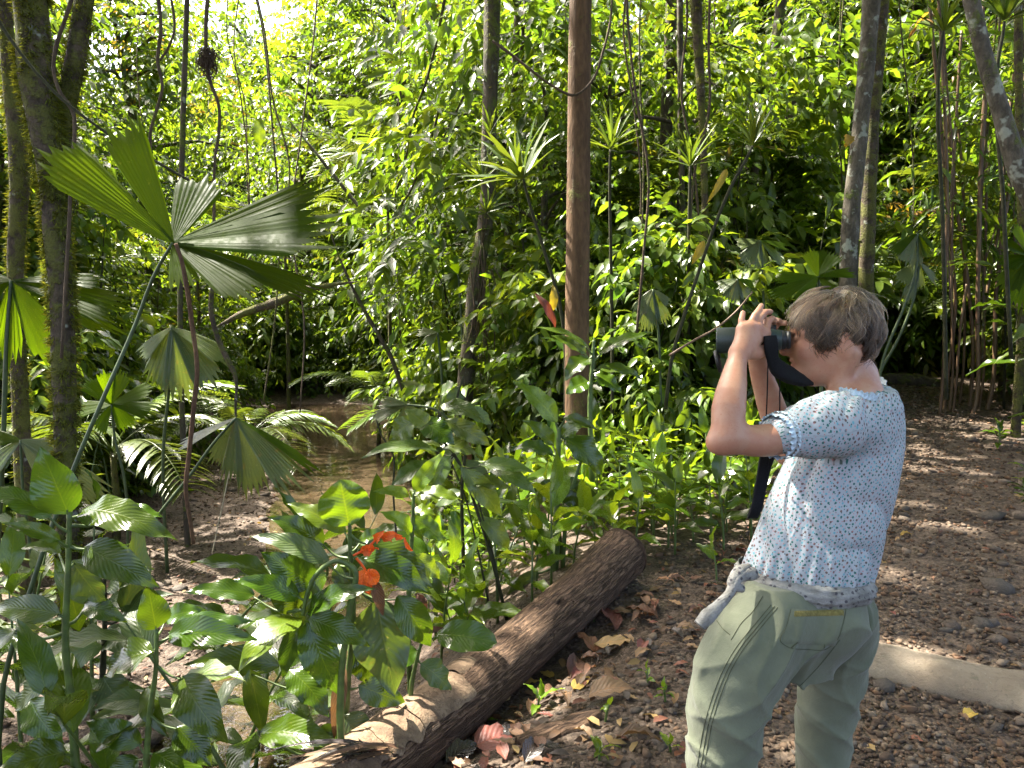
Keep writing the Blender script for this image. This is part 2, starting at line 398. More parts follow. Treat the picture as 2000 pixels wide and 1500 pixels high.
def sprays(mb, tpl, Pp, D, length, nl, LL, ratio, col, droop=0.3, ang=0.85, hang=0.5, jit=0.25, rg=rng, twig=None):
    """twigs with leaves on both sides: Pp, D (M,3), length, LL (M,), col (M,3)"""
    M = len(Pp); D = nrm(D); length = np.broadcast_to(length, (M,)); LL = np.broadcast_to(LL, (M,))
    s = np.linspace(0.18, 1.0, nl)[None] + rg.uniform(-.03, .03, (M, nl))
    side = np.where(np.arange(nl) % 2 == 0, 1.0, -1.0)[None] * np.ones((M, 1))
    up = np.array([0, 0, 1.0]); S = np.cross(D, up + 1e-3); S = nrm(S)
    roll = rg.uniform(-.5, .5, (M, 1)); Nn = np.cross(S, D); S2 = S * np.cos(roll) + Nn * np.sin(roll)
    pos = Pp[:, None] + D[:, None] * (s * length[:, None])[..., None]; pos[..., 2] -= droop * length[:, None] * s ** 2
    last = (np.arange(nl) == nl - 1)[None, :, None]
    dl = D[:, None] * 0.62 + S2[:, None] * (side * ang)[..., None] + rg.normal(size=(M, nl, 3)) * jit
    dl = np.where(last, D[:, None] + 0.2 * rg.normal(size=(M, nl, 3)), dl); dl[..., 2] -= hang + droop * s
    nh = up + rg.normal(size=(M, nl, 3)) * 0.45
    l = LL[:, None] * rg.uniform(.75, 1.15, (M, nl)) * (1 - 0.25 * np.abs(s - .5))
    cc = col[:, None] * rg.uniform(.78, 1.22, (M, nl, 1)) * (1 + rg.normal(size=(M, nl, 3)) * 0.05)
    put_leaves(mb, tpl, pos.reshape(-1, 3), dl.reshape(-1, 3), nh.reshape(-1, 3), l.reshape(-1), (l * ratio).reshape(-1), cc.reshape(-1, 3))
    if twig is not None:
        a = Pp; b = Pp + D * (length * 0.5)[:, None] - up * (droop * length * .25)[:, None]; c = Pp + D * length[:, None] - up * (droop * length)[:, None]
        r = np.array([0.004, 0.003, 0.001])
        ring = []
        for q, (p, rr) in enumerate(zip((a, b, c), r)):
            for t in range(3):
                th = t * 2.094; ring.append(p + (S * math.cos(th) + Nn * math.sin(th)) * rr * twig)
        V = np.stack(ring, 1).reshape(-1, 3)
        q0 = np.array([[i * 3 + j, i * 3 + (j + 1) % 3, (i + 1) * 3 + (j + 1) % 3, (i + 1) * 3 + j] for i in range(2) for j in range(3)])
        mb.add(V, None, (q0[None] + (np.arange(M) * 9)[:, None, None]).reshape(-1, 4), None, (0.06, 0.045, 0.025))
PAL = np.array([[.027, .055, .010], [.042, .081, .012], [.063, .109, .014], [.094, .146, .016], [.137, .190, .020]])
def greens(M, bias=0.0, rg=rng):
    t = np.clip(rg.normal(1.7 + bias, 0.95, M), 0, 3.999); i = t.astype(int); f = (t - i)[:, None]
    c = PAL[i] * (1 - f) + PAL[np.minimum(i + 1, 4)] * f
    dry = rg.random(M) < 0.012
    c[dry] = np.array([.20, .11, .03])
    return c
M_fol = leaf_mat("forest_foliage", None, rough=0.34, tr=0.48, tcol=(2.35, 2.15, .75))
M_twig = bark_mat("twig_bark", (0.06, 0.045, 0.03), (0.10, 0.08, 0.05), 20.0)

def stream_clear(x, y, z):
    xc = np.interp(y, YS, XC)
    return (np.abs(x - xc + 0.6) < 2.2) & (y < 24.5) & (z < 2.6)
def crowns(n, ylo, yhi, zmax, seed, rad=(0.8, 2.2), zpow=1.0):
    r = np.random.default_rng(seed); out = []
    while len(out) < n:
        y = ylo + (yhi - ylo) * r.random() ** 0.8; x = r.uniform(-1, 1) * (0.80 * y + 3.0); z = 0.2 + (zmax(y)) * r.random() ** zpow
        if stream_clear(x, y, z): continue
        if abs(x + 0.19 * y) < 0.055 * y + 0.6 and y < 22 and r.random() < 0.85: continue
        px = np.interp(y, YS, PX)
        if abs(x - px) < 1.4 and z < 2.8 and y < 21: continue
        out.append((x, y, z, r.uniform(*rad)))
    return np.array(out)
def forest(mb, C, per, nl, LL, seed, tpl, ratio=0.42, bias=0.0, length=0.7, twig=None):
    r = np.random.default_rng(seed); M = len(C) * per
    c = np.repeat(C, per, 0); u = nrm(r.normal(size=(M, 3))); u[:, 2] = np.abs(u[:, 2]) * 0.9 - 0.25; u = nrm(u)
    rr = c[:, 3] * r.uniform(.45, 1.0, M) ** 0.6
    p = c[:, :3] + u * rr[:, None]
    p[:, 2] += ground(p[:, 0], p[:, 1])
    d = u + r.normal(size=(M, 3)) * 0.6; d[:, 2] *= 0.45
    base = np.repeat(greens(len(C), bias, r), per, 0)
    col = base * r.uniform(.8, 1.2, (M, 1)) * .65 + greens(M, bias, r) * .35
    L = np.repeat(r.uniform(*LL, len(C)), per); ok = (p[:, 2] > ground(p[:, 0], p[:, 1]) + 0.1) & ~stream_clear(p[:, 0], p[:, 1], p[:, 2])
    sprays(mb, tpl, p[ok], d[ok], (length * r.uniform(.7, 1.4, M))[ok], nl, L[ok], ratio, col[ok], rg=r, twig=twig)

vt = lambda y: 1.6 + 0.46 * y
# wild trees of the forest wall: six builds, each copied
M_bark_dk = bark_mat("dark_bark", (0.045, 0.035, 0.025), (0.10, 0.08, 0.055), 10.0, moss=0.5, lichen=0.3)
def wild_tree(seed, H, R, nleaf, LL, ratio, bias, zlo=0.12, nl=13, tpl=LT4):
    r = np.random.default_rng(seed); cr = MB(); tk = MB()
    lean = r.normal(size=2) * 0.05 * H
    path = np.array([[0, 0, -0.3], [lean[0] * .2, lean[1] * .2, H * .3], [lean[0] * .5, lean[1] * .5, H * .65], [lean[0], lean[1], H * .97]])
    add_tube(tk, path, [0.018 * H + .03, .014 * H + .02, .009 * H + .01, 0.01], 7, 14, 0.08, 3.0, col=(1, 1, 1))
    cl = max(8, int(nleaf / nl / 16)); tips = []
    axis = catmull(path, 60)
    for i in range(cl):
        f = zlo + (1 - zlo) * (i + r.random()) / cl; a0 = axis[int(f * 59)]; th = r.uniform(0, 6.283)
        prof = (0.45 + 0.75 * math.sin(math.pi * min(1, max(0, (f - zlo) / (1 - zlo) * .85 + .12)))) * R
        e = a0 + np.array([math.cos(th), math.sin(th), 0]) * prof * r.uniform(.45, 1.0) + np.array([0, 0, r.uniform(-.2, .5) * R * .4])
        m = (a0 + e) / 2 + np.array([0, 0, 0.12 * R])
        add_tube(tk, [a0, m, e], [0.006 * H, .004 * H, .003], 4, 5, cap=False)
        tips.append((e, m, prof))
    M = cl * 16
    e = np.repeat(np.array([t[0] for t in tips]), 16, 0); m = np.repeat(np.array([t[1] for t in tips]), 16, 0)
    f = r.random((M, 1)) ** 0.6
    p = m * (1 - f) + e * f + r.normal(size=(M, 3)) * R * 0.17
    d = (e - m) / R + r.normal(size=(M, 3)) * 0.7; d[:, 2] = d[:, 2] * .6 + .05
    base = np.repeat(greens(cl, bias, r), 16, 0); col = base * .7 + greens(M, bias, r) * .3
    sprays(cr, tpl, p, d, LL * nl * .33 * r.uniform(.8, 1.25, M), nl, np.full(M, LL), ratio, col, rg=r)
    return cr.mesh("crown", M_fol), tk.mesh("trunk", M_bark_dk)
def plant_wild(protos, spots, name, label, cat, group, seed, first=None, parts=("crown", "trunk"), sc=(0.85, 1.2), yield_all=None):
    r = np.random.default_rng(seed)
    for i, (x, y) in enumerate(spots):
        a, b = protos[r.integers(0, len(protos))]
        lab = label(x, y) if callable(label) else label
        grp = group(x, y) if callable(group) else group
        t = thing(name, lab, cat, grp, (x, y, gz(x, y) - 0.05), r.uniform(0, 6.28), r.uniform(*sc))
        obj(parts[0], a, t); obj(parts[1], b, t)
def spots(n, ylo, yhi, mind, seed, okf, xw=0.76, xa=1.5):
    r = np.random.default_rng(seed); out = []; tries = 0
    while len(out) < n and tries < 40000:
        tries += 1
        y = math.sqrt(r.uniform(ylo ** 2, yhi ** 2)); x = r.uniform(-1, 1) * (xw * y + xa)
        if not okf(x, y): continue
        if any((x - a) ** 2 + (y - b) ** 2 < mind ** 2 for a, b in out): continue
        out.append((x, y))
    return out
def off_trail(x, y, w=1.5): return abs(x - np.interp(y, YS, PX)) > w
def off_stream(x, y, w=0.4): return x > np.interp(y, YS, XR) + w or x < np.interp(y, YS, XL) - w or y > 25.5
def off_patch(x, y):      # keep tall things out of the light that falls on the clearing behind the log
    q = np.array([x - 1.5, y - 6.8]); d = -np.array([SUN[0], SUN[1]]); d = -d / np.linalg.norm(d); t = q @ d; return abs(q[0] * d[1] - q[1] * d[0]) > 1.25 or t < -.6 or t > 2.6
def off_sunway(x, y):     # the open strip through which the sun reaches the pool and the glade
    d = np.array([SUN[0], SUN[1]]); d = d / np.linalg.norm(d)
    for ax_, ay_, ln_, w_ in ((-2.8, 13.5, 8.5, 2.5), (-5.0, 23.5, 8.0, 2.6)):
        q = np.array([x - ax_, y - ay_]); t = np.clip(q @ d, 0, ln_)
        if np.linalg.norm(q - d * t) < w_: return False
    return True
def off_view(x, y):       # nothing tall right in front of the epiphyte trunk
    px = 1000 + FPX * x / y; return not (860 < px < 1040 and 5.5 < y < 12.6)
def off_glade(x, y): return abs(x + 0.19 * y) > 0.06 * y + 0.8 or y > 24
tall = [wild_tree(100 + i, H, R, 8000, LL, ra, bi, zl) for i, (H, R, LL, ra, bi, zl) in enumerate(
    [(13, 3.0, .30, .48, .6, .10), (11, 2.6, .24, .52, 1.0, .10), (14, 3.2, .36, .40, .4, .14), (10, 2.5, .22, .58, .7, .08), (12, 2.8, .28, .38, 1.2, .12)])]
def side_of(x, y): return "left" if x < -0.19 * y else "right"
plant_wild(tall, spots(120, 19, 50, 1.8, 5, lambda x, y: off_stream(x, y, 1.2) and off_trail(x, y, 1.0) and off_glade(x, y) and off_sunway(x, y)), "forest_tree",
           lambda x, y: "leafy forest tree in the dense stand beyond the %s bank of the stream" % ("far left" if x < -0.19 * y else "right"), "tree",
           lambda x, y: "forest trees on the %s of the stream" % side_of(x, y), 8)
plant_wild(tall, [(x, y) for x, y in ((-4.0, 34), (-8.0, 36), (-11.5, 36), (-2.0, 38), (-6.0, 41), (2.5, 42))], "forest_tree", "filler", "tree", "forest trees closing the glade", 18, sc=(1.45, 1.7))
small = [wild_tree(200 + i, H, R, 4200, LL, ra, bi, zl, tpl=LT8 if i % 2 else LT4) for i, (H, R, LL, ra, bi, zl) in enumerate(
    [(6.5, 1.7, .17, .48, .3, .12), (5.5, 1.5, .26, .50, .5, .16), (7.5, 1.8, .20, .40, -.3, .14), (6, 1.5, .12, .55, .4, .10), (7, 1.8, .36, .30, -.2, .18)])]
plant_wild(small, spots(48, 11, 19.5, 1.5, 6, lambda x, y: off_stream(x, y, 1.0) and off_trail(x, y, 2.3) and off_glade(x, y) and off_sunway(x, y) and off_view(x, y)), "understorey_tree",
           lambda x, y: "slender understorey tree %s" % ("standing back from the left bank of the stream" if x < -0.19 * y else "in the thicket between stream and trail" if x < np.interp(y, YS, PX) else "in the thicket beyond the trail"), "tree",
           lambda x, y: "understorey trees " + ("left of the stream" if x < -0.19 * y else "between stream and trail" if x < np.interp(y, YS, PX) else "beyond the trail"), 9, sc=(.75, 1.15))
bushy = [wild_tree(300 + i, H, R, 2300, LL, ra, bi, 0.08, nl=11, tpl=LT8) for i, (H, R, LL, ra, bi) in enumerate(
    [(1.9, 0.8, .16, .50, .1), (2.5, 0.9, .22, .45, .3), (1.5, 0.75, .13, .55, -.2), (2.2, 0.8, .26, .36, .2)])]
plant_wild(bushy, spots(62, 8.6, 17.5, 1.05, 7, lambda x, y: off_stream(x, y, 0.3) and off_trail(x, y, 2.1) and off_patch(x, y) and off_view(x, y)), "shrub",
           lambda x, y: "leafy green shrub %s" % ("on the slope left of the stream" if x < -0.19 * y else "in the undergrowth between stream and trail" if x < np.interp(y, YS, PX) else "at the far edge of the trail"), "shrub",
           lambda x, y: "shrubs " + ("left of the stream" if x < -0.19 * y else "between stream and trail" if x < np.interp(y, YS, PX) else "beyond the trail"), 10, parts=("foliage", "stem"))
plant_wild(bushy, [(-9.2, 25.6), (-7.9, 26.4), (-6.8, 25.8), (-5.6, 26.6), (-4.4, 25.7), (-3.2, 25.0), (-8.6, 27.6), (-6.2, 28.0), (-4.8, 28.4), (-10.4, 26.6)], "shrub", "filler", "shrub", "shrubs closing the far end of the stream", 71, parts=("foliage", "stem"), sc=(1.1, 1.7))
plant_wild(bushy, [(7.4, 15.6), (8.3, 15.4), (9.2, 15.7), (8.0, 16.6), (9.0, 16.8), (10.0, 16.6)], "shrub", "filler", "shrub", "shrubs closing the far end of the trail", 72, parts=("foliage", "stem"), sc=(.8, 1.2))
plant_wild(tall, [(9.5, 22), (12.5, 23.5), (15.5, 24.5), (11, 26), (14, 28), (17.5, 27.5), (20, 30), (7, 25)], "forest_tree", "filler", "tree", "forest trees beyond the trail", 73, sc=(1.2, 1.5))
mid = MB()
forest(mid, crowns(120, 13, 27, vt, 22, (0.8, 2.0)), 26, 14, (.13, .24), 32, LT4, 0.40, 0.0, 0.9, twig=1.5)
o = mid.build("forest_undergrowth", M_fol); tag(o, "tangled middle-distance undergrowth of small leafy branches", "foliage", kind="stuff")
low = MB()
forest(low, crowns(230, 7.5, 30, lambda y: 0.9, 23, (0.35, 0.9)), 18, 10, (.10, .20), 33, LT4, 0.40, -0.3, 0.5)
o = low.build("ground_cover", M_fol); tag(o, "low leafy ground cover along the forest floor", "ground cover", kind="stuff")

# unseen canopy added to shade the trail; gaps cut towards the sun over chosen spots
SUNLIT = [ # x, y, z, radius of the spots and clearings that gaps are cut for
 (-5.0, 24, 5.5, 3.6), (-3.2, 19, 3.0, 1.7), (-8, 27, 8, 3.2), (1.6, 6.6, 0.2, 1.0), (2.5, 7.6, 0.3, 0.8), (0.3, 6.3, 0.0, 0.8), (-.3, 5.6, -.1, .5), (-2.9, 8.0, -0.8, 0.28), (-3.3, 9.3, -0.8, 0.22),
 (-2.2, 5.2, -0.8, 0.3), (-2.5, 12.0, -0.8, 0.9), (-3.3, 15.5, -0.8, 1.0), (-5.2, 22.0, -0.8, 0.9), (5.4, 10.2, 0.3, 0.35), (5.2, 9.0, 0.3, 0.25), (4.0, 7.6, 0.2, 0.2),
 (1.9, 3.6, 0.1, 0.16), (2.35, 4.5, 0.1, 0.15), (3.2, 5.4, 0.1, 0.2), (0.62, 7.0, 1.2, 0.14), (-0.40, 3.0, 0.1, 0.22), (-1.2, 2.6, .9, .16), (-.75, 2.9, .75, .14), (0.95, 5.6, .2, .35), (0.40, 1.68, 0.72, 0.05),
 (-7, 14, 4.5, 1.3), (-4.6, 10, 3.2, 0.7), (1.0, 13, 4.5, 1.1), (4.0, 12, 4.0, 0.9), (9, 15, 5, 1.2), (-9.5, 17, 6.5, 1.6), (3, 17, 6.5, 1.6), (-1.5, 14.5, 2.0, 0.9), (-0.2, 11.5, 1.2, 0.7),
 (6.2, 10.5, 2.5, 0.6), (-1.35, 2.9, 0.9, 0.12), (-0.75, 3.0, 0.7, 0.10), (-1.0, 2.6, 0.5, 0.09), (5.9, 11, .5, .5), (6.6, 12.6, .6, .6), (7.5, 14.4, .7, .7), (4.5, 11.5, 3, 1.2), (7.5, 12.5, 3.5, 1.2), (2.5, 11, 3.5, 1.0), (-8, 10, 3.5, 1.2), (-6, 12, 5, 1.5), (5, 9.5, 2.0, .8), (7, 10.5, 3.5, .9)]
def sun_gap(p):  # marks leaves to leave out so that sun falls on the chosen spots
    hit = np.zeros(len(p), bool)
    for (x, y, z, r) in SUNLIT:
        q = p - np.array([x, y, z]); t = q @ SUN; d = np.linalg.norm(q - t[:, None] * SUN, axis=1); hit |= (d < r + .22) & (t > 1.5)
    return hit
can = MB(); r = np.random.default_rng(77)
N = 46000
cx = r.uniform(-24, 14, 420); cy = r.uniform(-12, 16.5, 420); cz = r.uniform(10.5, 16, 420); cr = r.uniform(1.2, 2.6, 420)
ci = r.integers(0, 420, N); u = nrm(r.normal(size=(N, 3))) * (r.random(N) ** 0.4)[:, None]
p = np.stack([cx[ci], cy[ci], cz[ci]], -1) + u * (cr[ci][:, None] * np.array([1.25, 1.25, 0.6]))
p[:, 2] = np.maximum(p[:, 2], 3.2 + 0.46 * np.clip(p[:, 1], 0, 40))
ok = ~sun_gap(p) & ~((p[:, 0] < -9) & (p[:, 1] > 8)); p = p[ok]; M = len(p)
d = r.normal(size=(M, 3)); d[:, 2] = d[:, 2] * 0.5 - 0.2
L = r.uniform(.40, .62, M)
put_leaves(can, LT2, p, d, np.array([0, 0, 1.0]) + r.normal(size=(M, 3)) * 0.5, L, L * 0.45, greens(M, 0, r))
o = can.build("added_shade_canopy", M_fol); tag(o, "unseen leaf canopy added for shade, its gaps cut for chosen sun spots", "canopy", kind="stuff")
# ------------------------------------------------------------------ single plants, each an Empty at its base with its parts
class Plant:
    def __init__(s, name, label, cat, loc, group=None):
        s.loc = V3(loc); s.o = thing(name, label, cat, group, tuple(s.loc)); 
    def part(s, name, mb, mat, smooth=True, under=None):
        for i in range(len(mb.V)): mb.V[i] = mb.V[i] - s.loc
        return mb.build(name, mat, under or s.o, smooth)
def gp(px, Y, dz=0.0):
    x = P(px, 640, Y)[0]; return np.array([x, Y, gz(x, Y) + dz])
def pw(w, Y): return 0.5 * w * Y / FPX       # radius in metres of something w pixels wide at depth Y

M_bark_red = bark_mat("red_brown_bark", (0.080, 0.044, 0.020), (0.155, 0.088, 0.042), 9.0, moss=0.22, lichen=0.0, stretch=4.0, bump=0.5, mosscol=(0.14, 0.13, 0.03))
M_bark_mossy = bark_mat("mossy_bark", (0.042, 0.030, 0.020), (0.115, 0.085, 0.055), 9.0, moss=0.75, lichen=0.35, stretch=1.5, bump=0.8, mosscol=(0.12, 0.12, 0.025))
M_bark_lichen = bark_mat("lichen_bark", (0.06, 0.05, 0.035), (0.14, 0.12, 0.09), 10.0, moss=0.3, lichen=1.0, stretch=2.0)
M_liana = bark_mat("liana_bark", (0.06, 0.04, 0.025), (0.13, 0.09, 0.055), 25.0, moss=0.25, stretch=3.0)
M_root = bark_mat("rust_root_bark", (0.07, 0.035, 0.018), (0.15, 0.08, 0.04), 30.0, stretch=3.0)
M_cane = bark_mat("cane_skin", (0.10, 0.055, 0.03), (0.20, 0.13, 0.07), 14.0, stretch=8.0, bump=0.2, rough=0.5)
M_greenstem = plain_mat("green_stem", (0.060, 0.095, 0.018), 0.5, 0.5, 0.35, 25.0, 0.15)
M_darkstem = plain_mat("dark_stem", (0.030, 0.030, 0.014), 0.8, 0.2, 0.4, 25.0, 0.2)
M_moss = leaf_mat("moss_tufts", None, 0.9, 0.25, veins=0, spec=0.1)

def crown_high(pl, x, y, seed, n=700, zc=13.0, R=2.6):
    r = np.random.default_rng(seed); u = nrm(r.normal(size=(n, 3))) * (r.random(n) ** .4)[:, None]
    p = np.array([x, y, zc]) + u * np.array([R, R, 1.5]); p = p[~sun_gap(p)]; n = len(p)
    mb = MB(); d = r.normal(size=(n, 3)); d[:, 2] = d[:, 2] * .5 - .2
    put_leaves(mb, LT4, p, d, np.array([0, 0, 1.]) + r.normal(size=(n, 3)) * .4, r.uniform(.3, .5, n), .17, greens(n, 0, r))
    for i in range(6):
        th = i * 1.05; add_tube(mb, [[x, y, zc - 2.5], [x + math.cos(th) * R * .4, y + math.sin(th) * R * .4, zc - .6], [x + math.cos(th) * R * .8, y + math.sin(th) * R * .8, zc + .4]], [.05, .035, .01], 5, 6, cap=False, col=(.06, .05, .03))
    pl.part("crown", mb, M_fol)
def moss_tufts(pl, path, rad, n, seed, tlen=0.042, f=(0.0, 1.0), col=(0.105, 0.125, 0.022), prefer=None):
    r = np.random.default_rng(seed); c = catmull(path, 80); rr = np.interp(np.linspace(0, 1, 80), np.linspace(0, 1, len(rad)), rad)
    i = (r.uniform(f[0], f[1], n) * 79).astype(int); th = r.uniform(0, 6.283, n)
    if prefer is not None: th = prefer + r.normal(size=n) * 0.9
    patch = snoise(np.stack([np.cos(th), np.sin(th), i * .12], -1), 1.6, 2) > -0.1
    i, th = i[patch], th[patch]; n = len(i)
    dirv = np.stack([np.cos(th), np.sin(th), np.zeros(n)], -1)
    p = c[i] + dirv * rr[i][:, None] * 0.97; p[:, 2] += r.uniform(-.03, .03, n)
    d = dirv + r.normal(size=(n, 3)) * .6; d[:, 2] -= 0.5
    mb = MB(); L = tlen * r.uniform(.5, 1.5, n)
    put_leaves(mb, LT2, p, d, r.normal(size=(n, 3)), L, L * .16, np.array(col) * r.uniform(.35, 1.3, (n, 1)))
    o = pl.part("moss", mb, M_moss); o["kind"] = "stuff"
def trunk_tree(label, px_path, widths, Y, mat, seg=20, n=70, lump=0.07, lumpf=5.0, top=12.0, seed=1, crown=True, name="rainforest_tree", group=None, extra=None, moss=None):
    pts = [P(a, b, Y + (c if len(q) > 2 else 0)) for q in px_path for a, b, c in [(*q, 0)[:3]]]
    w = [pw(x, Y) for x in widths]
    base = pts[0].copy(); g = gz(base[0], base[1])
    if base[2] > g: pts.insert(0, np.array([base[0], base[1], g - 0.15])); w.insert(0, w[0] * 1.2)
    e = pts[-1]; d = nrm(pts[-1] - pts[-2])
    if top: k = (top - e[2]) / max(d[2], .2); pts.append(e + d * k * np.array([.5, .5, 1])); w.append(w[-1] * .75)
    pl = Plant(name, label, "tree", (pts[0][0], pts[0][1], g), group)
    mb = MB(); add_tube(mb, pts, w, seg, n, lump, lumpf)
    t = pl.part("trunk", mb, mat)
    if crown and top: crown_high(pl, pts[-1][0], pts[-1][1], seed, zc=top)
    if moss: moss_tufts(pl, pts, w, moss, seed)
    if extra: extra(pl, pts, w)
    return pl

trunk_tree("straight slim red-brown tree trunk with mossy foot in the middle", [(1131, 985), (1127, 700), (1130, 350), (1134, 0), (1136, -80)], [54, 48, 45, 42, 40], 7.0, M_bark_red, lump=0.02, lumpf=2.0, seed=41, moss=0)
def forkbranch(pl, pts, w):
    mb = MB(); Y = 4.75
    q = [P(112, 400, 4.62), P(118, 330, 4.66), P(128, 220, Y), P(150, 100, Y), P(172, -60, Y), P(190, -400, Y)]
    add_tube(mb, q, [pw(x, Y) for x in (20, 32, 34, 34, 34, 30)], 14, 40, .08, 6.0); pl.part("forked_trunk", mb, M_bark_mossy)
    moss_tufts(pl, q, [pw(33, Y)], 8000, 71, .035)
trunk_tree("crooked forked tree trunk thickly furred with olive moss", [(134, 1180), (128, 900), (122, 620), (108, 420), (96, 300), (72, 150), (58, 0), (50, -80)], [42, 40, 42, 46, 55, 60, 58, 56], 4.6, M_bark_mossy, lump=.10, seed=42, moss=26000, extra=forkbranch)
trunk_tree("thin mossy leaning tree at the far left edge", [(40, 800), (30, 520), (38, 330), (22, 170), (5, -30)], [30, 28, 34, 28, 24], 6.6, M_bark_mossy, seed=43, moss=9000)
def hangroots(pl, pts, w):
    r = np.random.default_rng(4); mb = MB()
    for i in range(26):
        a = P(940 + r.normal() * 12, 470 + r.uniform(-60, 160), 9.9); l = r.uniform(.4, 1.4)
        add_tube(mb, [a, a + [r.normal() * .06, -.05, -l * .5], a + [r.normal() * .08, -.02, -l]], [.008, .006, .003], 4, 6)
    o = pl.part("hanging_roots", mb, M_liana); o["kind"] = "stuff"
trunk_tree("dark trunk hung with epiphytes and trailing roots beside the stream", [(905, 800), (922, 640), (932, 530), (950, 420), (955, 250), (960, 100), (962, -50)], [36, 32, 30, 30, 28, 30, 32], 10.0, M_bark_dk, seed=44, moss=5000, extra=hangroots)
trunk_tree("dark straight trunk standing in the thicket above the binoculars", [(1296, 420), (1302, 250), (1312, 0)], [24, 24, 22], 12.0, M_bark_dk, seed=45)
trunk_tree("pencil-thin dark trunk just right of the straight dark trunk", [(1334, 520), (1330, 250), (1328, 0)], [12, 12, 12], 10.5, M_bark_dk, seg=8, seed=46)
trunk_tree("thin trunk wrapped in a shaggy moss bundle near the top", [(1378, 500), (1372, 250), (1362, 60), (1356, -40)], [13, 13, 20, 26], 9.5, M_bark_mossy, seg=10, seed=47, moss=3500)
def twin(pl, pts, w):
    mb = MB(); q = [gp(1697, 9.4, -.1), P(1692, 560, 9.4), P(1700, 300, 9.4), P(1722, 0, 9.4), P(1735, -300, 9.4)]
    add_tube(mb, q, [pw(x, 9.4) for x in (34, 30, 28, 26, 24)], 14, 40, .12, 5.0); pl.part("second_trunk", mb, M_bark_mossy)
trunk_tree("pale lichen-blotched trunk with a mossy twin behind the woman's head", [(1655, 600), (1662, 420), (1672, 330), (1690, 150), (1705, -40)], [34, 32, 31, 30, 32], 9.0, M_bark_lichen, seed=48, extra=twin)
trunk_tree("bent lichen-spotted trunk leaning in at the upper right corner", [(2150, 900), (2120, 640), (2040, 440), (1990, 330), (1950, 200), (1920, 100), (1888, -40)], [46, 44, 40, 37, 32, 29, 27], 5.2, M_bark_lichen, lump=.09, seed=49)
def darkfork(pl, pts, w):
    mb = MB(); add_tube(mb, [P(1548, 260, 16), P(1552, 180, 16), P(1570, 100, 16), P(1590, 40, 16)], [pw(x, 16) for x in (20, 18, 14, 10)], 8, 14, .08)
    add_tube(mb, [P(1520, 160, 16), P(1500, 115, 16), P(1470, 80, 16)], [pw(x, 16) for x in (14, 12, 8)], 8, 10, .08); pl.part("branch", mb, M_bark_dk)
trunk_tree("dark gnarled forked tree silhouetted against blue sky gaps", [(1562, 560), (1556, 330), (1540, 200), (1522, 150), (1528, -30)], [26, 24, 24, 22, 18], 16.0, M_bark_dk, seg=10, seed=50, extra=darkfork)
trunk_tree("thin dark green pole trunk above the great fan leaf", [(352, 640), (355, 330), (360, 150), (366, -20)], [11, 11, 11, 10], 8.0, M_bark_dk, seg=8, seed=51)
trunk_tree("slim pale trunk standing just behind the epiphyte trunk", [(985, 620), (994, 400), (1003, 200), (1012, -20)], [15, 14, 13, 12], 12.5, M_bark_lichen, seg=8, seed=52)
trunk_tree("slim mossy trunk at the far right edge", [(1998, 560), (1992, 300), (1988, -20)], [16, 15, 14], 8.5, M_bark_mossy, seg=8, seed=53)

# lianas, hanging roots and fallen limbs
def liana(label, px_path, widths, Y, mat=M_liana, name="liana", cat="liana", n=40, seg=7, lump=.12, yoff=None, clump=None):
    pts = [P(q[0], q[1], q[2] if len(q) > 2 else Y) for q in px_path]
    mb = MB(); add_tube(mb, pts, [pw(w, Y) for w in np.atleast_1d(widths)], seg, n, lump, 14.0)
    if clump:
        r = np.random.default_rng(9); cx, cy, R, m = clump; c0 = P(cx, cy, Y); R = R * Y / FPX
        for i in range(m):
            a = c0 + nrm(r.normal(size=3)) * R * r.random() ** .5 * np.array([.7, .7, 1.1]); b = c0 + nrm(r.normal(size=3)) * R * np.array([.9, .9, 1.3]) - np.array([0, 0, R * .5])
            add_tube(mb, [a, (a + b) / 2 + r.normal(size=3) * R * .35, b], [.0035, .003, .0015], 4, 6)
    o = mb.build(name, mat); return tag(o, label, cat)
liana("brown looping liana in front of the mossy forked trunk", [(158, -60), (130, 30), (110, 90), (105, 140), (117, 180), (143, 220), (146, 260), (139, 330), (136, 420), (128, 560), (120, 700)], [8, 7, 7, 6], 4.35)
liana("dark green liana slanting down across the upper left corner", [(-40, -30), (0, 45), (45, 110), (115, 188), (212, 262), (330, 330), (420, 380)], [6, 6, 5], 4.2, M_darkstem)
liana("knobbly liana hanging left of the root-ball liana", [(306, -30), (314, 60), (308, 120), (317, 170), (306, 215), (294, 258), (294, 300), (296, 420)], [7, 6, 6], 5.2)
liana("thin forked mossy liana at the top left", [(330, -30), (338, 70), (325, 100), (312, 118)], [5, 5, 4], 5.3)
liana("hanging liana with a dark ball of fibrous roots", [(410, -40), (403, 30), (402, 80), (404, 130), (414, 170), (426, 200), (428, 250), (420, 310), (418, 420), (415, 520)], [8, 7, 6, 6], 5.6, clump=(404, 112, 24, 160))
liana("rust-brown root hanging from the hub of the great fan leaf", [(343, 476), (352, 500), (362, 545), (376, 640), (385, 720), (378, 800), (370, 880), (363, 960), (372, 1020), (378, 1062)], [8, 9, 9, 8, 7], 3.08, M_root, "hanging_root", "root", 60)
liana("mossy twisted root ending in a pale thread above the stream bed", [(418, 540), (412, 600), (425, 660), (448, 710), (458, 730), (460, 800), (462, 850)], [10, 10, 11, 6, 3], 5.6, M_bark_mossy, "hanging_root", "root")
liana("pale thread-thin root hanging over the gravel bed", [(452, 900), (440, 960), (425, 1030), (414, 1082)], [2.2, 2.0], 5.2, plain_mat("pale_root", (0.35, 0.30, 0.20), .7), "hanging_root", "root")
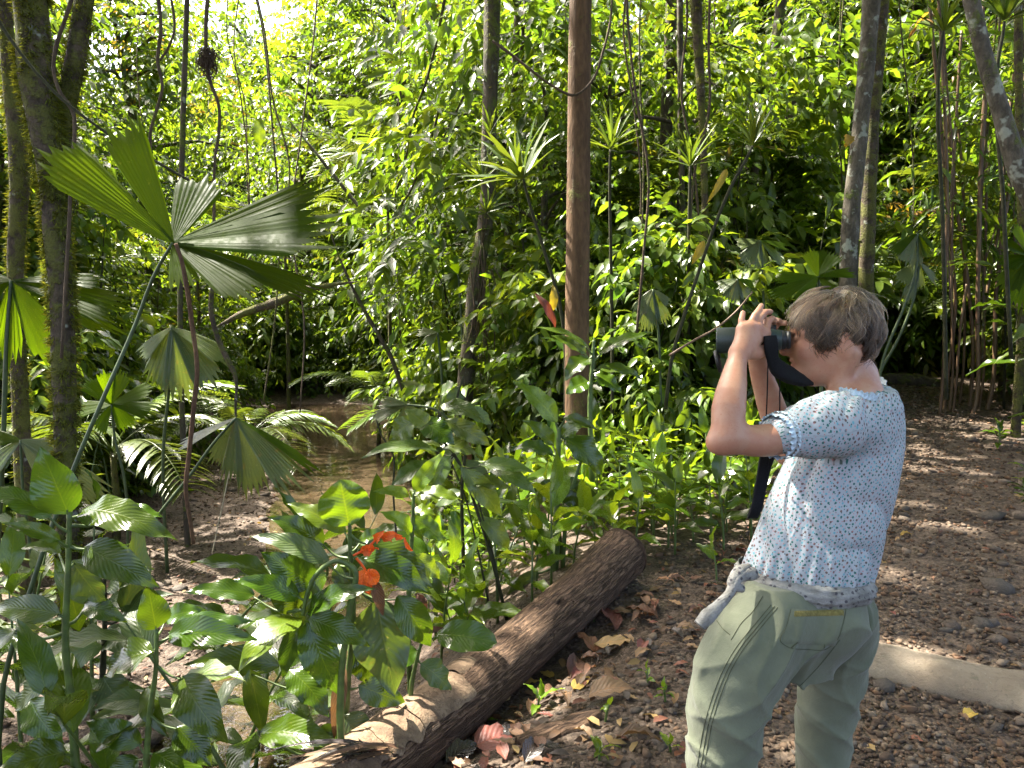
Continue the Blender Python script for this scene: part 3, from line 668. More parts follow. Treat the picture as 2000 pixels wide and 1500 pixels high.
liana("mossy yellow-lit vine, leftmost of three slanting into the stream gap", [(872, -20), (850, 90), (832, 160), (806, 230), (795, 300), (775, 370)], [6, 5, 4], 12, M_bark_mossy)
liana("mossy vine, middle of three slanting into the stream gap", [(865, 180), (845, 260), (828, 310), (800, 375), (770, 420)], [5, 5, 4], 12.4, M_bark_mossy)
liana("thin pale vine, rightmost of three slanting into the stream gap", [(906, 188), (880, 240), (850, 300), (810, 350)], [4, 4, 4], 12.2)
liana("wiry vine looped across the straight red-brown trunk", [(962, 80), (990, 100), (1035, 135), (1080, 168), (1122, 186), (1155, 160), (1178, 100), (1192, 40), (1196, -40)], [6, 5, 5, 4], 6.75)
liana("bare dry stick slanting up to the binoculars", [(1308, 694), (1350, 668), (1400, 640), (1436, 610), (1470, 570)], [5, 5, 4, 3], 5.0, M_cane, "dead_stick", "stick")
liana("thick mossy limb lying across the stream bank behind the fan leaf", [(420, 640), (470, 614), (540, 590), (590, 568), (650, 556), (700, 550)], [3, 14, 19, 17, 8, 2], 9.0, M_bark_mossy, "fallen_limb", "branch", lump=.18)
liana("dark slanting sapling stem in the stream-side thicket", [(640, 440), (670, 520), (695, 575), (725, 630), (760, 690), (790, 770)], [2, 5, 8, 9, 9], 11.5, M_bark_dk, "leaning_sapling", "sapling")
liana("yellow-brown leaning trunk fallen into the left bank foliage", [(560, 230), (610, 290), (650, 340), (690, 390), (740, 450), (790, 540)], [2, 5, 7, 7, 6, 4], 14.0, M_bark_lichen, "fallen_limb", "branch")

# clump of brown canes at the right edge of the trail
pl = Plant("cane_clump", "clump of tall thin brown canes at the right edge of the trail", "cane clump", gp(1890, 10.2))
CN = [([(1842, 730), (1846, 560), (1850, 375), (1842, 150), (1830, -60)], 6), ([(1850, 745), (1866, 600), (1852, 430), (1838, 250), (1815, 0)], 6), ([(1900, 715), (1890, 550), (1868, 400), (1850, 200), (1838, 0)], 7),
      ([(1905, 790), (1909, 640), (1911, 525), (1914, 375), (1930, 100)], 8), ([(1932, 785), (1946, 575), (1964, 412), (1985, 300), (2010, 100)], 8), ([(1914, 720), (1930, 560), (1950, 450), (1962, 330), (1985, 100)], 6),
      ([(1868, 740), (1876, 640), (1888, 555)], 5), ([(1918, 760), (1922, 600), (1926, 420), (1925, 200), (1920, 0)], 5), ([(1880, 740), (1884, 560), (1880, 350), (1862, 150)], 5), ([(1860, 740), (1858, 560), (1864, 300), (1878, 60)], 5)]
for i, (pp, w) in enumerate(CN):
    Y = 9.9 + (i * 0.37) % 1.0
    pts = [gp(pp[0][0], Y, -.08)] + [P(a, b, Y) for a, b in pp]
    mb = MB(); c = catmull(pts, 60)
    rr = pw(w, Y) * (1 + 0.18 * (np.arange(60) % 6 == 0)); add_tube(mb, c, rr, 7, 60); pl.part("cane", mb, M_cane)
r = np.random.default_rng(3); mb = MB(); pp = []; dd = []
for i, (q, w) in enumerate(CN):
    if len(q) < 4: continue
    c = catmull([P(a, b, 9.9 + (i * .37) % 1) for a, b in q], 40)
    for j in range(18, 40, 2): pp.append(c[j]); dd.append([r.normal(), r.normal() * .6, r.uniform(-.2, .5)])
pp = np.array(pp); dd = np.array(dd)
sprays(mb, LT8, pp, dd, r.uniform(.5, .9, len(pp)), 7, np.full(len(pp), .30), .22, greens(len(pp), .0, r), droop=.45, hang=.45, rg=r, twig=1.5)
pl.part("foliage", mb, M_fol)
# ------------------------------------------------------------------ large leaves
def leaf_profile(u, kind):
    if kind == "broad": w = np.sin(np.pi * u ** 0.74) ** 0.85 * (1 - 0.28 * u)
    elif kind == "lance": w = np.sin(np.pi * u ** 0.85) ** 0.9
    elif kind == "strap": w = np.clip(u * 7, 0, 1) ** .6 * np.clip((1 - u) * 2.2, 0, 1) ** .8
    elif kind == "paddle": w = np.sin(np.pi * u ** 0.95) ** 0.55
    w[0] = max(w[0], 0.06); w[-1] = 0.0
    return w
def bigleaf(base, tip, W, nh, arch=0.10, fold=0.22, wave=0.05, kind="broad", nu=16, nv=6, seed=0, curl=0.0, bite=0.0):
    """one leaf as a bent, folded, rippled blade; uv u along, v across"""
    r = np.random.default_rng(seed); base = V3(base); tip = V3(tip); L = np.linalg.norm(tip - base)
    u = np.linspace(0, 1, nu + 1); v = np.linspace(-1, 1, nv + 1)
    X = nrm(tip - base); N = V3(nh) - X * np.dot(nh, X); N = nrm(N); Y = np.cross(N, X)
    w = leaf_profile(u, kind) * W * .5
    c = base + (tip - base) * u[:, None] + N * (arch * L * 4 * u * (1 - u))[:, None] - np.array([0, 0, 1.]) * (curl * L * u ** 3)[:, None]
    p1, p2 = r.uniform(0, 6.28, 2); f1 = r.uniform(2.0, 3.5)
    rip = wave * W * np.sin(u[:, None] * 6.28 * f1 + p1 + (v[None] > 0) * p2) * np.abs(v[None]) ** 1.5
    side = Y * 1.0
    asym = 1 + 0.08 * r.normal()
    vv = np.where(v < 0, v * asym, v)
    edge = np.ones((nu + 1, nv + 1))
    if bite:
        for b in range(2):
            k = r.integers(4, nu - 2); s = r.integers(0, 2) * nv; edge[k, s] *= 1 - bite; 
    V = c[:, None] + side * (w[:, None] * vv[None] * edge)[..., None] + N * (fold * np.abs(v)[None] * w[:, None] + rip)[..., None]
    uv = np.stack(np.broadcast_arrays(u[:, None], (v[None] + 1) / 2), -1).reshape(-1, 2)
    return V.reshape(-1, 3), grid_q(nu + 1, nv + 1), uv
M_ginger = leaf_mat("glossy_ginger_leaf", (0.036, 0.072, 0.006), rough=0.16, tr=0.28, veins=15, vein_str=.15, spots=.25, rand_amt=.22)
M_ginger_lt = leaf_mat("young_ginger_leaf", (0.085, 0.150, 0.012), rough=0.26, tr=0.42, veins=14, vein_str=.12, spots=.12, rand_amt=.22)
M_dusty = leaf_mat("dusty_old_leaf", (0.050, 0.085, 0.022), rough=0.38, tr=0.25, veins=12, vein_str=.25, spots=.75, rand_amt=.15, dry=.25)
M_lance = leaf_mat("lance_leaf", (0.055, 0.095, 0.016), rough=0.30, tr=0.35, veins=10, vein_str=.18, spots=.2, rand_amt=.25)
M_fan = leaf_mat("fan_leaf", (0.028, 0.054, 0.004), rough=0.45, tr=0.58, pleat=10, spots=.2, rand_amt=.15, tcol=(4.4, 4.1, .4), spec=.10)
M_fan_old = leaf_mat("old_fan_leaf", (0.060, 0.090, 0.025), rough=0.36, tr=0.35, pleat=10, spots=.75, dry=.45, rand_amt=.2)
M_dry = leaf_mat("dead_leaf", (0.10, 0.052, 0.022), rough=0.6, tr=0.2, tcol=(1.3, 1.2, .9), veins=10, spots=.4, rand_amt=.3)
M_yel = leaf_mat("yellow_leaf", (0.25, 0.19, 0.015), rough=0.45, tr=0.35, tcol=(1.4, 1.3, .9), veins=10, spots=.5, rand_amt=.15)
lseed = [0]
def px_plant(name, label, cat, stem_px, stem_w, Y, leaves, base_px=None, mat=M_ginger, stem_mat=M_greenstem, group=None, kind="broad", nodes=True, extra_stems=()):
    """a plant laid out from its stem and leaf ends: leaves = (bx, by, tx, ty, width px, opts)"""
    top = [P(a, b, Y) for a, b in stem_px]
    bx = base_px if base_px is not None else stem_px[0][0]
    g = gp(bx, Y); pts = [g + np.array([0, 0, -.05])] + top if top[0][2] > g[2] + .05 else top
    pl = Plant(name, label, cat, g, group)
    n = 46; c = catmull(pts, n); rad = pw(stem_w, Y) * np.linspace(1.15, .55, n)
    if nodes: rad = rad * (1 + .16 * (np.arange(n) % 5 == 0))
    mb = MB(); add_tube(mb, c, rad, 9, n, .03, 20.); pl.part("stem", mb, stem_mat)
    for es in extra_stems:
        q = [P(a, b, Y) for a, b in es]; mb = MB(); add_tube(mb, q, pw(stem_w * .7, Y) * np.linspace(1, .6, 5), 7, 20); pl.part("side_stem", mb, stem_mat)
    for lf in leaves:
        bx, by, tx, ty, w = lf[:5]; op = lf[5] if len(lf) > 5 else {}
        lseed[0] += 1; r = np.random.default_rng(lseed[0])
        y0 = Y + op.get('y', r.uniform(-.05, .05)); dy = op.get('dy', r.uniform(-.10, .06))
        b, t = P(bx, by, y0), P(tx, ty, y0 + dy)
        W = w * Y / FPX * (1.22 if Y < 3.2 else 1.08)
        drop = (ty - by) / (abs(tx - bx) + abs(ty - by) + 1)
        nh = op.get('n', np.array([r.normal() * .25, -.62 - .25 * abs(drop), .75 - .25 * abs(drop)]) + r.normal(size=3) * .12)
        V, Q, uv = bigleaf(b, t, W, nh, op.get('arch', r.uniform(.06, .17) if drop > -.5 else .03), op.get('fold', r.uniform(.08, .34)), r.uniform(.05, .09), op.get('kind', kind), seed=lseed[0])
        mb = MB(); mb.add(V, None, Q, uv); lo = pl.part(op.get('name', "leaf"), mb, op.get('m', mat))
        if 'label' in op: lo["label"] = op['label']
        if op.get('pet', True):      # leaf stalk back to the stem
            i = int(np.argmin(np.linalg.norm(c - (b - (t - b) * .25), axis=1))); a = c[max(0, i - 1)]
            if np.linalg.norm(a - b) > .012:
                mb = MB(); add_tube(mb, [a, (a + b) / 2 - np.array([0, 0, .15 * np.linalg.norm(a - b)]), b + (t - b) * .06], pw(np.array([stem_w * .5, stem_w * .38, stem_w * .2]), Y), 6, 8); pl.part("petiole", mb, op.get('pm', stem_mat), under=lo)
    return pl
L_ = dict
px_plant("ginger_plant", "broad-leaved ginger plant with thick green stem at the bottom left", "plant", [(150, 1520), (140, 1380), (128, 1250), (133, 1120), (136, 1000)], 17, 2.55, [
    (134, 1003, 78, 873, 84, L_(n=V3([.3, -.9, .35]), arch=.02, dy=-.04)), (100, 1008, -40, 948, 52), (118, 1056, 2, 1022, 30, L_(fold=.5)), (160, 998, 347, 1056, 66, L_(dy=-.12)), (230, 1000, 318, 1010, 40, L_(y=.1)),
    (165, 1068, 312, 1148, 68), (140, 1095, 208, 1178, 66, L_(y=.08, m=M_dusty)), (118, 1198, -12, 1186, 52), (120, 1080, 40, 1072, 34, L_(y=.12)), (60, 1368, 128, 1455, 60), (128, 1468, -8, 1506, 66, L_(dy=-.15)), (100, 1300, 20, 1240, 46, L_(y=.1)),
    (100, 1330, 30, 1390, 50, L_(y=.1, m=M_dusty)), (165, 1180, 250, 1215, 50, L_(y=.15)), (30, 1230, -30, 1320, 50)])
px_plant("ginger_plant", "shorter ginger plant with round-shouldered leaves right of the thick-stemmed one", "plant", [(285, 1520), (292, 1400), (305, 1300), (306, 1230)], 13, 2.6, [
    (305, 1228, 288, 1140, 54, L_(n=V3([.4, -.85, .3]), arch=.02)), (330, 1240, 506, 1250, 60), (302, 1272, 204, 1322, 78), (355, 1322, 445, 1452, 78, L_(dy=-.1)), (346, 1420, 414, 1498, 58), (275, 1453, 168, 1408, 48),
    (285, 1370, 180, 1388, 46, L_(y=.08, m=M_dusty)), (320, 1210, 400, 1190, 44, L_(y=.1)), (330, 1235, 500, 1215, 40, L_(y=.06)), (290, 1340, 330, 1440, 50, L_(y=.1)), (300, 1470, 420, 1560, 60), (270, 1480, 200, 1550, 60)], mat=M_ginger)
px_plant("ginger_plant", "dark-leaved ginger growing behind the two bottom-left ones", "plant", [(196, 1460), (200, 1330), (205, 1210), (203, 1130)], 14, 3.0, [
    (205, 1130, 170, 1060, 50, L_(m=M_dusty)), (210, 1150, 300, 1110, 48), (200, 1170, 110, 1120, 56), (200, 1240, 280, 1270, 60), (198, 1260, 110, 1300, 56), (200, 1320, 250, 1390, 60), (195, 1350, 90, 1420, 66), (205, 1180, 290, 1190, 50), (240, 1200, 340, 1160, 40)], mat=M_dusty, stem_mat=M_darkstem)
# the whorled spiral ginger in the middle of the foreground
px_plant("spiral_ginger", "arching spiral ginger with a whorl of long leaves beside the log", "plant", [(668, 1300), (684, 1180), (690, 1110), (660, 1095), (620, 1120), (598, 1165), (592, 1202)], 13, 2.75, [
    (588, 1206, 462, 1322, 62, L_(dy=-.22, pet=False, name="leaf", label="leaf with a brown scorched tip", m=M_ginger_lt)), (600, 1198, 738, 1150, 46, L_(pet=False)), (605, 1206, 722, 1262, 54, L_(pet=False)), (600, 1214, 664, 1358, 68, L_(pet=False, n=V3([.2, -.95, .2]))),
    (588, 1214, 553, 1325, 38, L_(pet=False)), (588, 1190, 512, 1120, 60, L_(pet=False, y=.08)), (586, 1165, 455, 1133, 48), (497, 1162, 362, 1156, 44, L_(y=.1)), (645, 1100, 488, 1048, 42, L_(y=.06, m=M_dusty)), (610, 1140, 508, 1078, 62, L_(y=.1)),
    (596, 1210, 632, 1250, 20, L_(pet=False, m=M_ginger_lt)), (640, 1120, 560, 1180, 50, L_(y=.12))], base_px=668)
px_plant("ginger_plant", "orange-flowered ginger with one striped upright leaf behind the log", "plant", [(672, 1470), (680, 1330), (690, 1180), (684, 1080), (683, 1024)], 13, 2.95, [
    (682, 1026, 664, 937, 88, L_(n=V3([.25, -.9, .4]), arch=.02, m=M_ginger_lt, kind="paddle")), (677, 1037, 560, 984, 48, L_(m=M_ginger_lt)), (632, 1062, 524, 1010, 46), (717, 1060, 848, 1150, 70), (702, 1090, 842, 1162, 62, L_(y=-.04)),
    (735, 1172, 772, 1358, 98, L_(n=V3([.1, -.98, .15]), m=M_dusty, arch=.05)), (776, 1165, 842, 1262, 56, L_(y=-.05)), (566, 1308, 642, 1402, 62), (508, 1432, 672, 1462, 62, L_(dy=-.15)), (700, 1338, 792, 1372, 56), (488, 1308, 512, 1432, 48, L_(y=.1)),
    (690, 1240, 620, 1290, 56, L_(y=.12, m=M_dusty)), (690, 1260, 745, 1330, 60, L_(y=.1)), (700, 1060, 770, 1045, 34, L_(y=.06)), (675, 1350, 600, 1400, 50, L_(y=.1)), (660, 1100, 700, 1160, 46), (670, 1400, 730, 1460, 60, L_(m=M_dusty)), (668, 1420, 610, 1480, 60)])
px_plant("ginger_plant", "small ginger with one ribbed shiny leaf lying over the log", "plant", [(805, 1330), (815, 1285), (826, 1245)], 10, 3.05, [
    (853, 1240, 972, 1256, 54, L_(n=V3([.05, -.75, .65]), kind="paddle")), (822, 1296, 880, 1348, 52, L_(m=M_dusty)), (820, 1240, 800, 1180, 36), (815, 1270, 760, 1300, 40)])
px_plant("ginger_plant", "upright young ginger between the flowers and the narrow-leaved stems", "plant", [(798, 1260), (800, 1120), (806, 1020), (808, 962)], 11, 3.7, [
    (815, 966, 902, 976, 40), (800, 966, 728, 960, 30), (807, 960, 868, 880, 36, L_(m=M_ginger_lt)), (805, 1010, 870, 1060, 44), (803, 1040, 740, 1000, 36), (802, 1090, 860, 1130, 44), (805, 1000, 850, 1005, 34)], mat=M_ginger_lt)
px_plant("narrow_leaved_plant", "dark-stemmed plant with long dull narrow leaves in front of the pool", "plant", [(990, 1210), (960, 1090), (915, 950), (898, 905), (865, 862), (845, 845)], 6.5, 4.4, [
    (900, 910, 980, 1008, 44), (850, 905, 764, 950, 42), (856, 880, 706, 894, 32), (818, 822, 888, 868, 48, L_(m=M_ginger)), (812, 818, 764, 858, 48), (860, 793, 945, 822, 36), (870, 820, 958, 870, 38), (935, 908, 1042, 922, 32), (958, 918, 1048, 966, 32),
    (938, 1010, 994, 1072, 38), (845, 840, 790, 800, 34), (860, 870, 930, 890, 40), (880, 890, 840, 960, 40), (915, 945, 1000, 955, 30), (860, 770, 888, 748, 30, L_(m=M_dusty))], mat=M_lance, stem_mat=M_darkstem, kind="lance",
    extra_stems=([(955, 1180), (930, 1060), (905, 960), (880, 900)], [(985, 1190), (962, 1080), (940, 1000), (920, 930)], [(775, 1060), (768, 960), (765, 880), (745, 850), (735, 820)]))
px_plant("narrow_leaved_plant", "slender plant with a brown withered leaf just left of the red trunk", "plant", [(905, 1090), (902, 960), (908, 850), (893, 780), (905, 735)], 7, 5.0, [
    (893, 755, 875, 810, 34, L_(n=V3([.4, -.9, .1]))), (905, 800, 960, 830, 30), (900, 870, 860, 905, 30), (908, 835, 920, 905, 18, L_(m=M_dry)), (903, 900, 960, 940, 30), (902, 960, 850, 990, 30)], mat=M_dusty, stem_mat=M_darkstem, kind="lance")
px_plant("dumbcane_plant", "tall dumbcane with ringed green stem in front of the red-brown trunk", "plant", [(1083, 1130), (1088, 1000), (1090, 900), (1092, 835)], 14, 5.1, [
    (1088, 825, 1002, 743, 46, L_(m=M_ginger_lt, n=V3([.5, -.8, .3]))), (1102, 856, 1178, 932, 62), (1104, 932, 1136, 1002, 56, L_(n=V3([0, -.95, .2]))), (1080, 886, 996, 878, 38), (1100, 816, 1168, 842, 26, L_(fold=.5)), (1080, 936, 1052, 988, 34), (1050, 1116, 988, 1182, 46, L_(m=M_dusty)),
    (1098, 850, 1150, 815, 34, L_(y=.1)), (1082, 870, 1020, 820, 34, L_(y=.1))], mat=M_ginger, extra_stems=([(1098, 1120), (1108, 1000), (1125, 930), (1135, 900)],))
px_plant("dumbcane_plant", "young dumbcane with pale upright leaf touching the right side of the red-brown trunk", "plant", [(1156, 900), (1152, 800), (1158, 700), (1160, 665)], 11, 6.0, [
    (1160, 662, 1168, 598, 22, L_(n=V3([.9, -.4, .1]), m=M_ginger_lt)), (1170, 690, 1275, 650, 34), (1145, 690, 1075, 655, 30), (1150, 700, 1102, 745, 44), (1165, 720, 1260, 745, 30), (1150, 680, 1040, 640, 26), (1160, 730, 1215, 770, 36), (1150, 745, 1105, 770, 40)], mat=M_ginger)
# withered leaves caught on the gingers, and the orange flowers
M_flower = leaf_mat("orange_bract", (0.72, 0.145, 0.020), rough=0.45, tr=0.40, veins=8, rand_amt=.1, tcol=(1.2, 1.1, 1.0))
def flower(label, Y, petals, stalk):
    pl = Plant("orange_flower", label, "flower", P(*stalk[0], Y)); mb = MB(); add_tube(mb, [P(a, b, Y) for a, b in stalk], pw(5, Y), 6, 12); pl.part("stalk", mb, M_flower)
    for i, (a, b, c, d, w) in enumerate(petals):
        mb = MB(); V, Q, uv = bigleaf(P(a, b, Y), P(c, d, Y - .03 + .02 * (i % 3)), w * Y / FPX, V3([.3 * math.sin(i * 2.1), -.8, .5 * math.cos(i)]), .18, .5, .12, "paddle" if i % 2 else "broad", 10, 4, 900 + i); mb.add(V, None, Q, uv); pl.part("petal", mb, M_flower)
flower("drooping orange flower spray arching to the right above the ginger", 2.85, [(735, 1058, 752, 1036, 20), (745, 1052, 775, 1040, 18), (728, 1068, 703, 1078, 26), (735, 1070, 722, 1064, 22), (770, 1043, 792, 1050, 14), (790, 1050, 806, 1076, 9), (752, 1046, 766, 1060, 12)], [(690, 1085), (715, 1072), (740, 1050), (765, 1043), (785, 1048)])
flower("curled orange flower hanging below the orange spray", 2.82, [(712, 1112, 706, 1160, 30), (718, 1112, 735, 1142, 28), (710, 1116, 700, 1140, 20), (722, 1110, 738, 1122, 16), (714, 1130, 722, 1162, 24)], [(696, 1090), (706, 1102), (714, 1114)])
def loose_leaf(label, a, b, w, Y, mat, name="withered_leaf", kind="broad", nh=(.2, -.9, .3), cat="leaf", dy=0., group=None, fold=.5, arch=.14, curl=.05):
    lseed[0] += 1; p0 = P(*a, Y); V, Q, uv = bigleaf(p0, P(*b, Y + dy), w * Y / FPX, V3(nh), arch, fold, .14, kind, 10, 4, lseed[0], curl)
    mb = MB(); mb.add(V - p0, None, Q, uv); o = mb.build(name, mat); o.location = p0; return tag(o, label, cat, group)
loose_leaf("brown withered leaf hanging under the orange flowers", (728, 1130), (748, 1200), 30, 2.86, M_dry)
loose_leaf("tan curled dead leaf on the ginger right of the flowers", (815, 1160), (832, 1200), 26, 2.95, M_dry)
loose_leaf("pale brown dead leaf leaning on the ginger beside the log", (800, 1240), (868, 1222), 26, 3.0, M_dry)
loose_leaf("long rusty dead sheath hanging beside the orange-flowered stem", (670, 1290), (652, 1440), 34, 2.9, M_dry)
loose_leaf("rust-red upright bract left of the red-brown trunk", (1085, 640), (1042, 566), 18, 6.6, leaf_mat("rust_bract", (0.11, 0.035, 0.014), .5, .3, veins=8, tcol=(1.3, 1.2, 1.)), "red_bract", "lance")
loose_leaf("yellow-and-orange upright bract left of the red-brown trunk", (1078, 610), (1080, 553), 18, 6.6, M_yel, "yellow_bract", "lance")
loose_leaf("hanging yellow leaf on the arching stem left of the binoculars", (1375, 470), (1350, 515), 16, 6.4, M_yel, "yellow_leaf", "lance")
loose_leaf("yellow strap leaf high on the arching stem", (1420, 330), (1380, 395), 13, 6.4, M_yel, "yellow_leaf", "strap")
loose_leaf("round yellow leaf beside the pale lichen trunk", (1655, 262), (1650, 288), 26, 8.6, M_yel, "yellow_leaf")
loose_leaf("lone dark oval leaf on a curved stalk above the fan leaf", (508, 285), (507, 220), 26, 4.2, M_ginger_lt, "single_leaf", nh=(.2, -.95, .1), fold=.15)
loose_leaf("bright green sunlit leaf over the thicket behind the woman", (1795, 430), (1742, 420), 14, 7.8, M_ginger_lt, "sunlit_leaf", nh=(.2, -.4, .9), fold=.2)

# ------------------------------------------------------------------ fan-leaved palms (each leaf on its own long stalk)
def fan_seg(hub, tip, W, nh, droop=.1, nf=7, seed=0, nr=9, fray=.22, fold=.10):
    r = np.random.default_rng(seed); hub = V3(hub); tip = V3(tip); L = np.linalg.norm(tip - hub)
    X = nrm(tip - hub); N = nrm(V3(nh) - X * np.dot(nh, X)); Y = np.cross(N, X)
    m = nf * 2 + 1; v = np.linspace(-1, 1, m)
    lens = (1 - .16 * np.abs(v) ** 2.2) * (1 - .05 * r.random(m)); inner = lens * (1 - fray)
    s = np.linspace(0, 1, nr)
    def pt(rr, vv, ple):
        hw = W * .5 * (0.05 + .95 * rr ** .85)
        z = -droop * L * rr ** 2.2
        return hub + X * (rr * L) + Y * (hw * vv) + N * (ple * hw * .06 + fold * hw * abs(vv)) + np.array([0, 0, z])
    V = []; uv = []
    for i in range(nr):
        for j in range(m):
            rr = s[i] * inner[j]; V.append(pt(rr, v[j], 1 if j % 2 else -1)); uv.append((rr, (v[j] + 1) / 2))
    Q = [tuple(q) for q in grid_q(nr, m)]; T = []
    for f in range(nf):          # pointed finger ends
        j0 = 2 * f; b = (nr - 1) * m + j0; l = inner[j0 + 1] + fray * r.uniform(.25, 1.25); k = len(V)
        vm = v[j0 + 1] + r.normal() * .02
        V.append(pt(l, vm, 0)); uv.append((l, (vm + 1) / 2))
        T += [(b, b + 1, k), (b + 1, b + 2, k)]
    return np.array(V), np.array(T), np.array(Q), np.array(uv)
M_petiole = plain_mat('dark_petiole', (0.035, 0.055, 0.016), .5, .4, .3, 25., .15)
def fan_leaf(label, hub, Y, segs, petiole, pw_px=8, mat=M_fan, nh=(.1, -.7, .7), droop=.08, group=None, name="fan_palm_leaf", seed=0, pet_mat=M_petiole, nf=6):
    H = P(*hub, Y); pl = Plant(name, label, "palm leaf", H, group)
    pts = [H] + [P(q[0], q[1], q[2] if len(q) > 2 else Y) for q in petiole]
    e = pts[-1]; g = gz(e[0], e[1])
    if e[2] > g: pts.append(np.array([e[0] + (e[0] - pts[-2][0]) * .2, e[1], g - .03]))
    mb = MB(); add_tube(mb, pts, pw(np.array([pw_px * .8, pw_px, pw_px * 1.1, pw_px * 1.2]), Y), 8, 30); pl.part("petiole", mb, pet_mat)
    for i, sg in enumerate(segs):
        tx, ty, w = sg[:3]; op = sg[3] if len(sg) > 3 else {}
        T_ = P(tx, ty, Y + op.get('dy', 0)); T_ = H + (T_ - H) * 1.07
        V, T, Q, uv = fan_seg(H, T_, w * Y / FPX, V3(op.get('n', nh)), op.get('droop', droop), op.get('nf', nf), seed * 31 + i, fray=op.get('fray', .2))
        mb = MB(); mb.add(V, T, Q, uv); pl.part("leaf_segment", mb, op.get('m', mat), smooth=False)
    return pl
fan_leaf("great backlit fan leaf spread over the stream on the left", (338, 474), 3.2, [
    (92, 300, 122, L_(dy=.10, n=V3([-.3, -.85, .4]), fray=.10, droop=-.02)), (228, 232, 108, L_(dy=.15, n=V3([-.1, -.9, .3]), fray=.16, droop=0)), (402, 345, 126, L_(dy=.25, n=V3([.1, -.9, .4]), fray=.14, droop=0, nf=5)),
    (672, 438, 205, L_(dy=-.05, n=V3([.1, -.75, .65]), fray=.24, nf=8, droop=.02)), (660, 360, 96, L_(dy=.12, n=V3([.2, -.75, .6]), fray=.2, droop=-.02)), (646, 570, 80, L_(dy=-.15, n=V3([.3, -.7, .6]), fray=.22, droop=.05)), (508, 575, 112, L_(dy=-.2, n=V3([.2, -.8, .5]), fray=.22, droop=.05)), (372, 565, 92, L_(dy=-.12, n=V3([0, -.9, .3]), fray=.3, droop=.02))],
    [(310, 520), (262, 640), (205, 770, 3.1), (150, 900, 3.05), (60, 1150, 2.95), (10, 1320, 2.9)], 8, seed=1, pet_mat=M_petiole)
fan_leaf("half-shaded fan leaf behind the mossy trunk at the left edge", (22, 548), 5.2, [
    (250, 600, 110, L_(n=V3([.2, -.7, .6]), nf=8)), (215, 540, 60, L_(dy=.1)), (120, 700, 100, L_(n=V3([.1, -.9, .3]))), (10, 700, 90, L_(n=V3([0, -.95, .2]))), (-90, 640, 110), (-90, 540, 90), (245, 640, 70)],
    [(15, 640), (5, 900), (-10, 1200)], 9, seed=2)
fan_leaf("old drooping fan leaf with split blades hanging over the pool", (461, 816), 5.0, [
    (452, 955, 74, L_(m=M_fan_old, n=V3([-.3, -.9, .2]), fray=.3)), (505, 985, 84, L_(m=M_fan_old, n=V3([.1, -.95, .2]), fray=.3)), (590, 958, 86, L_(m=M_fan_old, n=V3([.4, -.8, .4]), fray=.3)), (622, 905, 34, L_(n=V3([.4, -.5, .7]), nf=2, droop=.12)), (345, 870, 50, L_(dy=.2, n=V3([-.3, -.6, .7]), m=M_fan_old)), (415, 905, 56, L_(dy=.2, m=M_fan_old))],
    [(420, 862), (370, 930), (310, 1005), (255, 1085)], 6, seed=3, nh=(0, -.9, .3), droop=.05)
fan_leaf("small bright fan leaf low behind the mossy trunk", (218, 790), 7.0, [
    (160, 735, 50), (205, 715, 46), (245, 720, 50), (300, 752, 60), (305, 800, 56), (255, 835, 50), (190, 845, 50), (145, 800, 60)], [(225, 860), (240, 920)], 5, seed=4)
fan_leaf("fan leaf folded to the left behind the mossy trunk", (40, 860), 5.0, [(140, 880, 60, L_(m=M_fan_old)), (215, 960, 70, L_(m=M_fan_old)), (120, 960, 60, L_(m=M_fan_old)), (-40, 930, 80, L_(m=M_fan_old)), (-40, 850, 60)], [(45, 960), (60, 1080)], 6, seed=5, nh=(0, -.8, .5), droop=.15)
fan_leaf("dull drooping fan leaf above the old one over the pool", (335, 640), 7.2, [(300, 740, 80, L_(m=M_fan_old)), (360, 760, 90, L_(m=M_fan_old)), (420, 740, 80, L_(m=M_fan_old)), (450, 690, 60, L_(m=M_fan_old)), (270, 690, 60, L_(m=M_fan_old))], [(330, 760), (320, 860)], 6, seed=6, droop=.2)
fan_leaf("pale grey fan leaf arched above the far end of the pool", (795, 790), 8.5, [(722, 815, 44, L_(m=M_fan_old)), (740, 780, 40, L_(m=M_fan_old)), (785, 850, 60, L_(m=M_fan_old)), (830, 830, 50, L_(m=M_fan_old))], [(850, 800), (900, 850)], 5, seed=7, droop=.12)
fan_leaf("crisp fan leaf rising just above the woman's hair", (1598, 540), 5.6, [
    (1578, 480, 48, L_(n=V3([0, -.85, .5]))), (1640, 490, 44), (1672, 528, 46, L_(n=V3([.2, -.6, .8]))), (1512, 540, 56, L_(n=V3([-.1, -.6, .8]))), (1505, 575, 50, L_(dy=-.2)), (1560, 585, 40, L_(dy=-.3)), (1640, 575, 44, L_(dy=-.3)), (1610, 478, 30, L_(dy=.1))], [(1600, 580), (1603, 720), (1606, 900)], 7, seed=8, nh=(0, -.55, .85))
fan_leaf("broad fan leaf half cut off by the right edge", (2010, 500), 6.0, [(1962, 470, 60), (1955, 515, 64), (1958, 565, 66), (1985, 600, 60), (1978, 430, 50), (2080, 520, 70)], [(2015, 600), (2020, 760)], 7, seed=9)
fan_leaf("drooping fan leaf with sunlit ragged tip in the right thicket", (1792, 455), 8.2, [(1758, 510, 40, L_(m=M_fan_old)), (1785, 520, 44, L_(m=M_fan_old)), (1815, 500, 40), (1742, 490, 30), (1825, 480, 26)], [(1790, 520), (1765, 600), (1725, 700)], 5, seed=10, droop=.15)
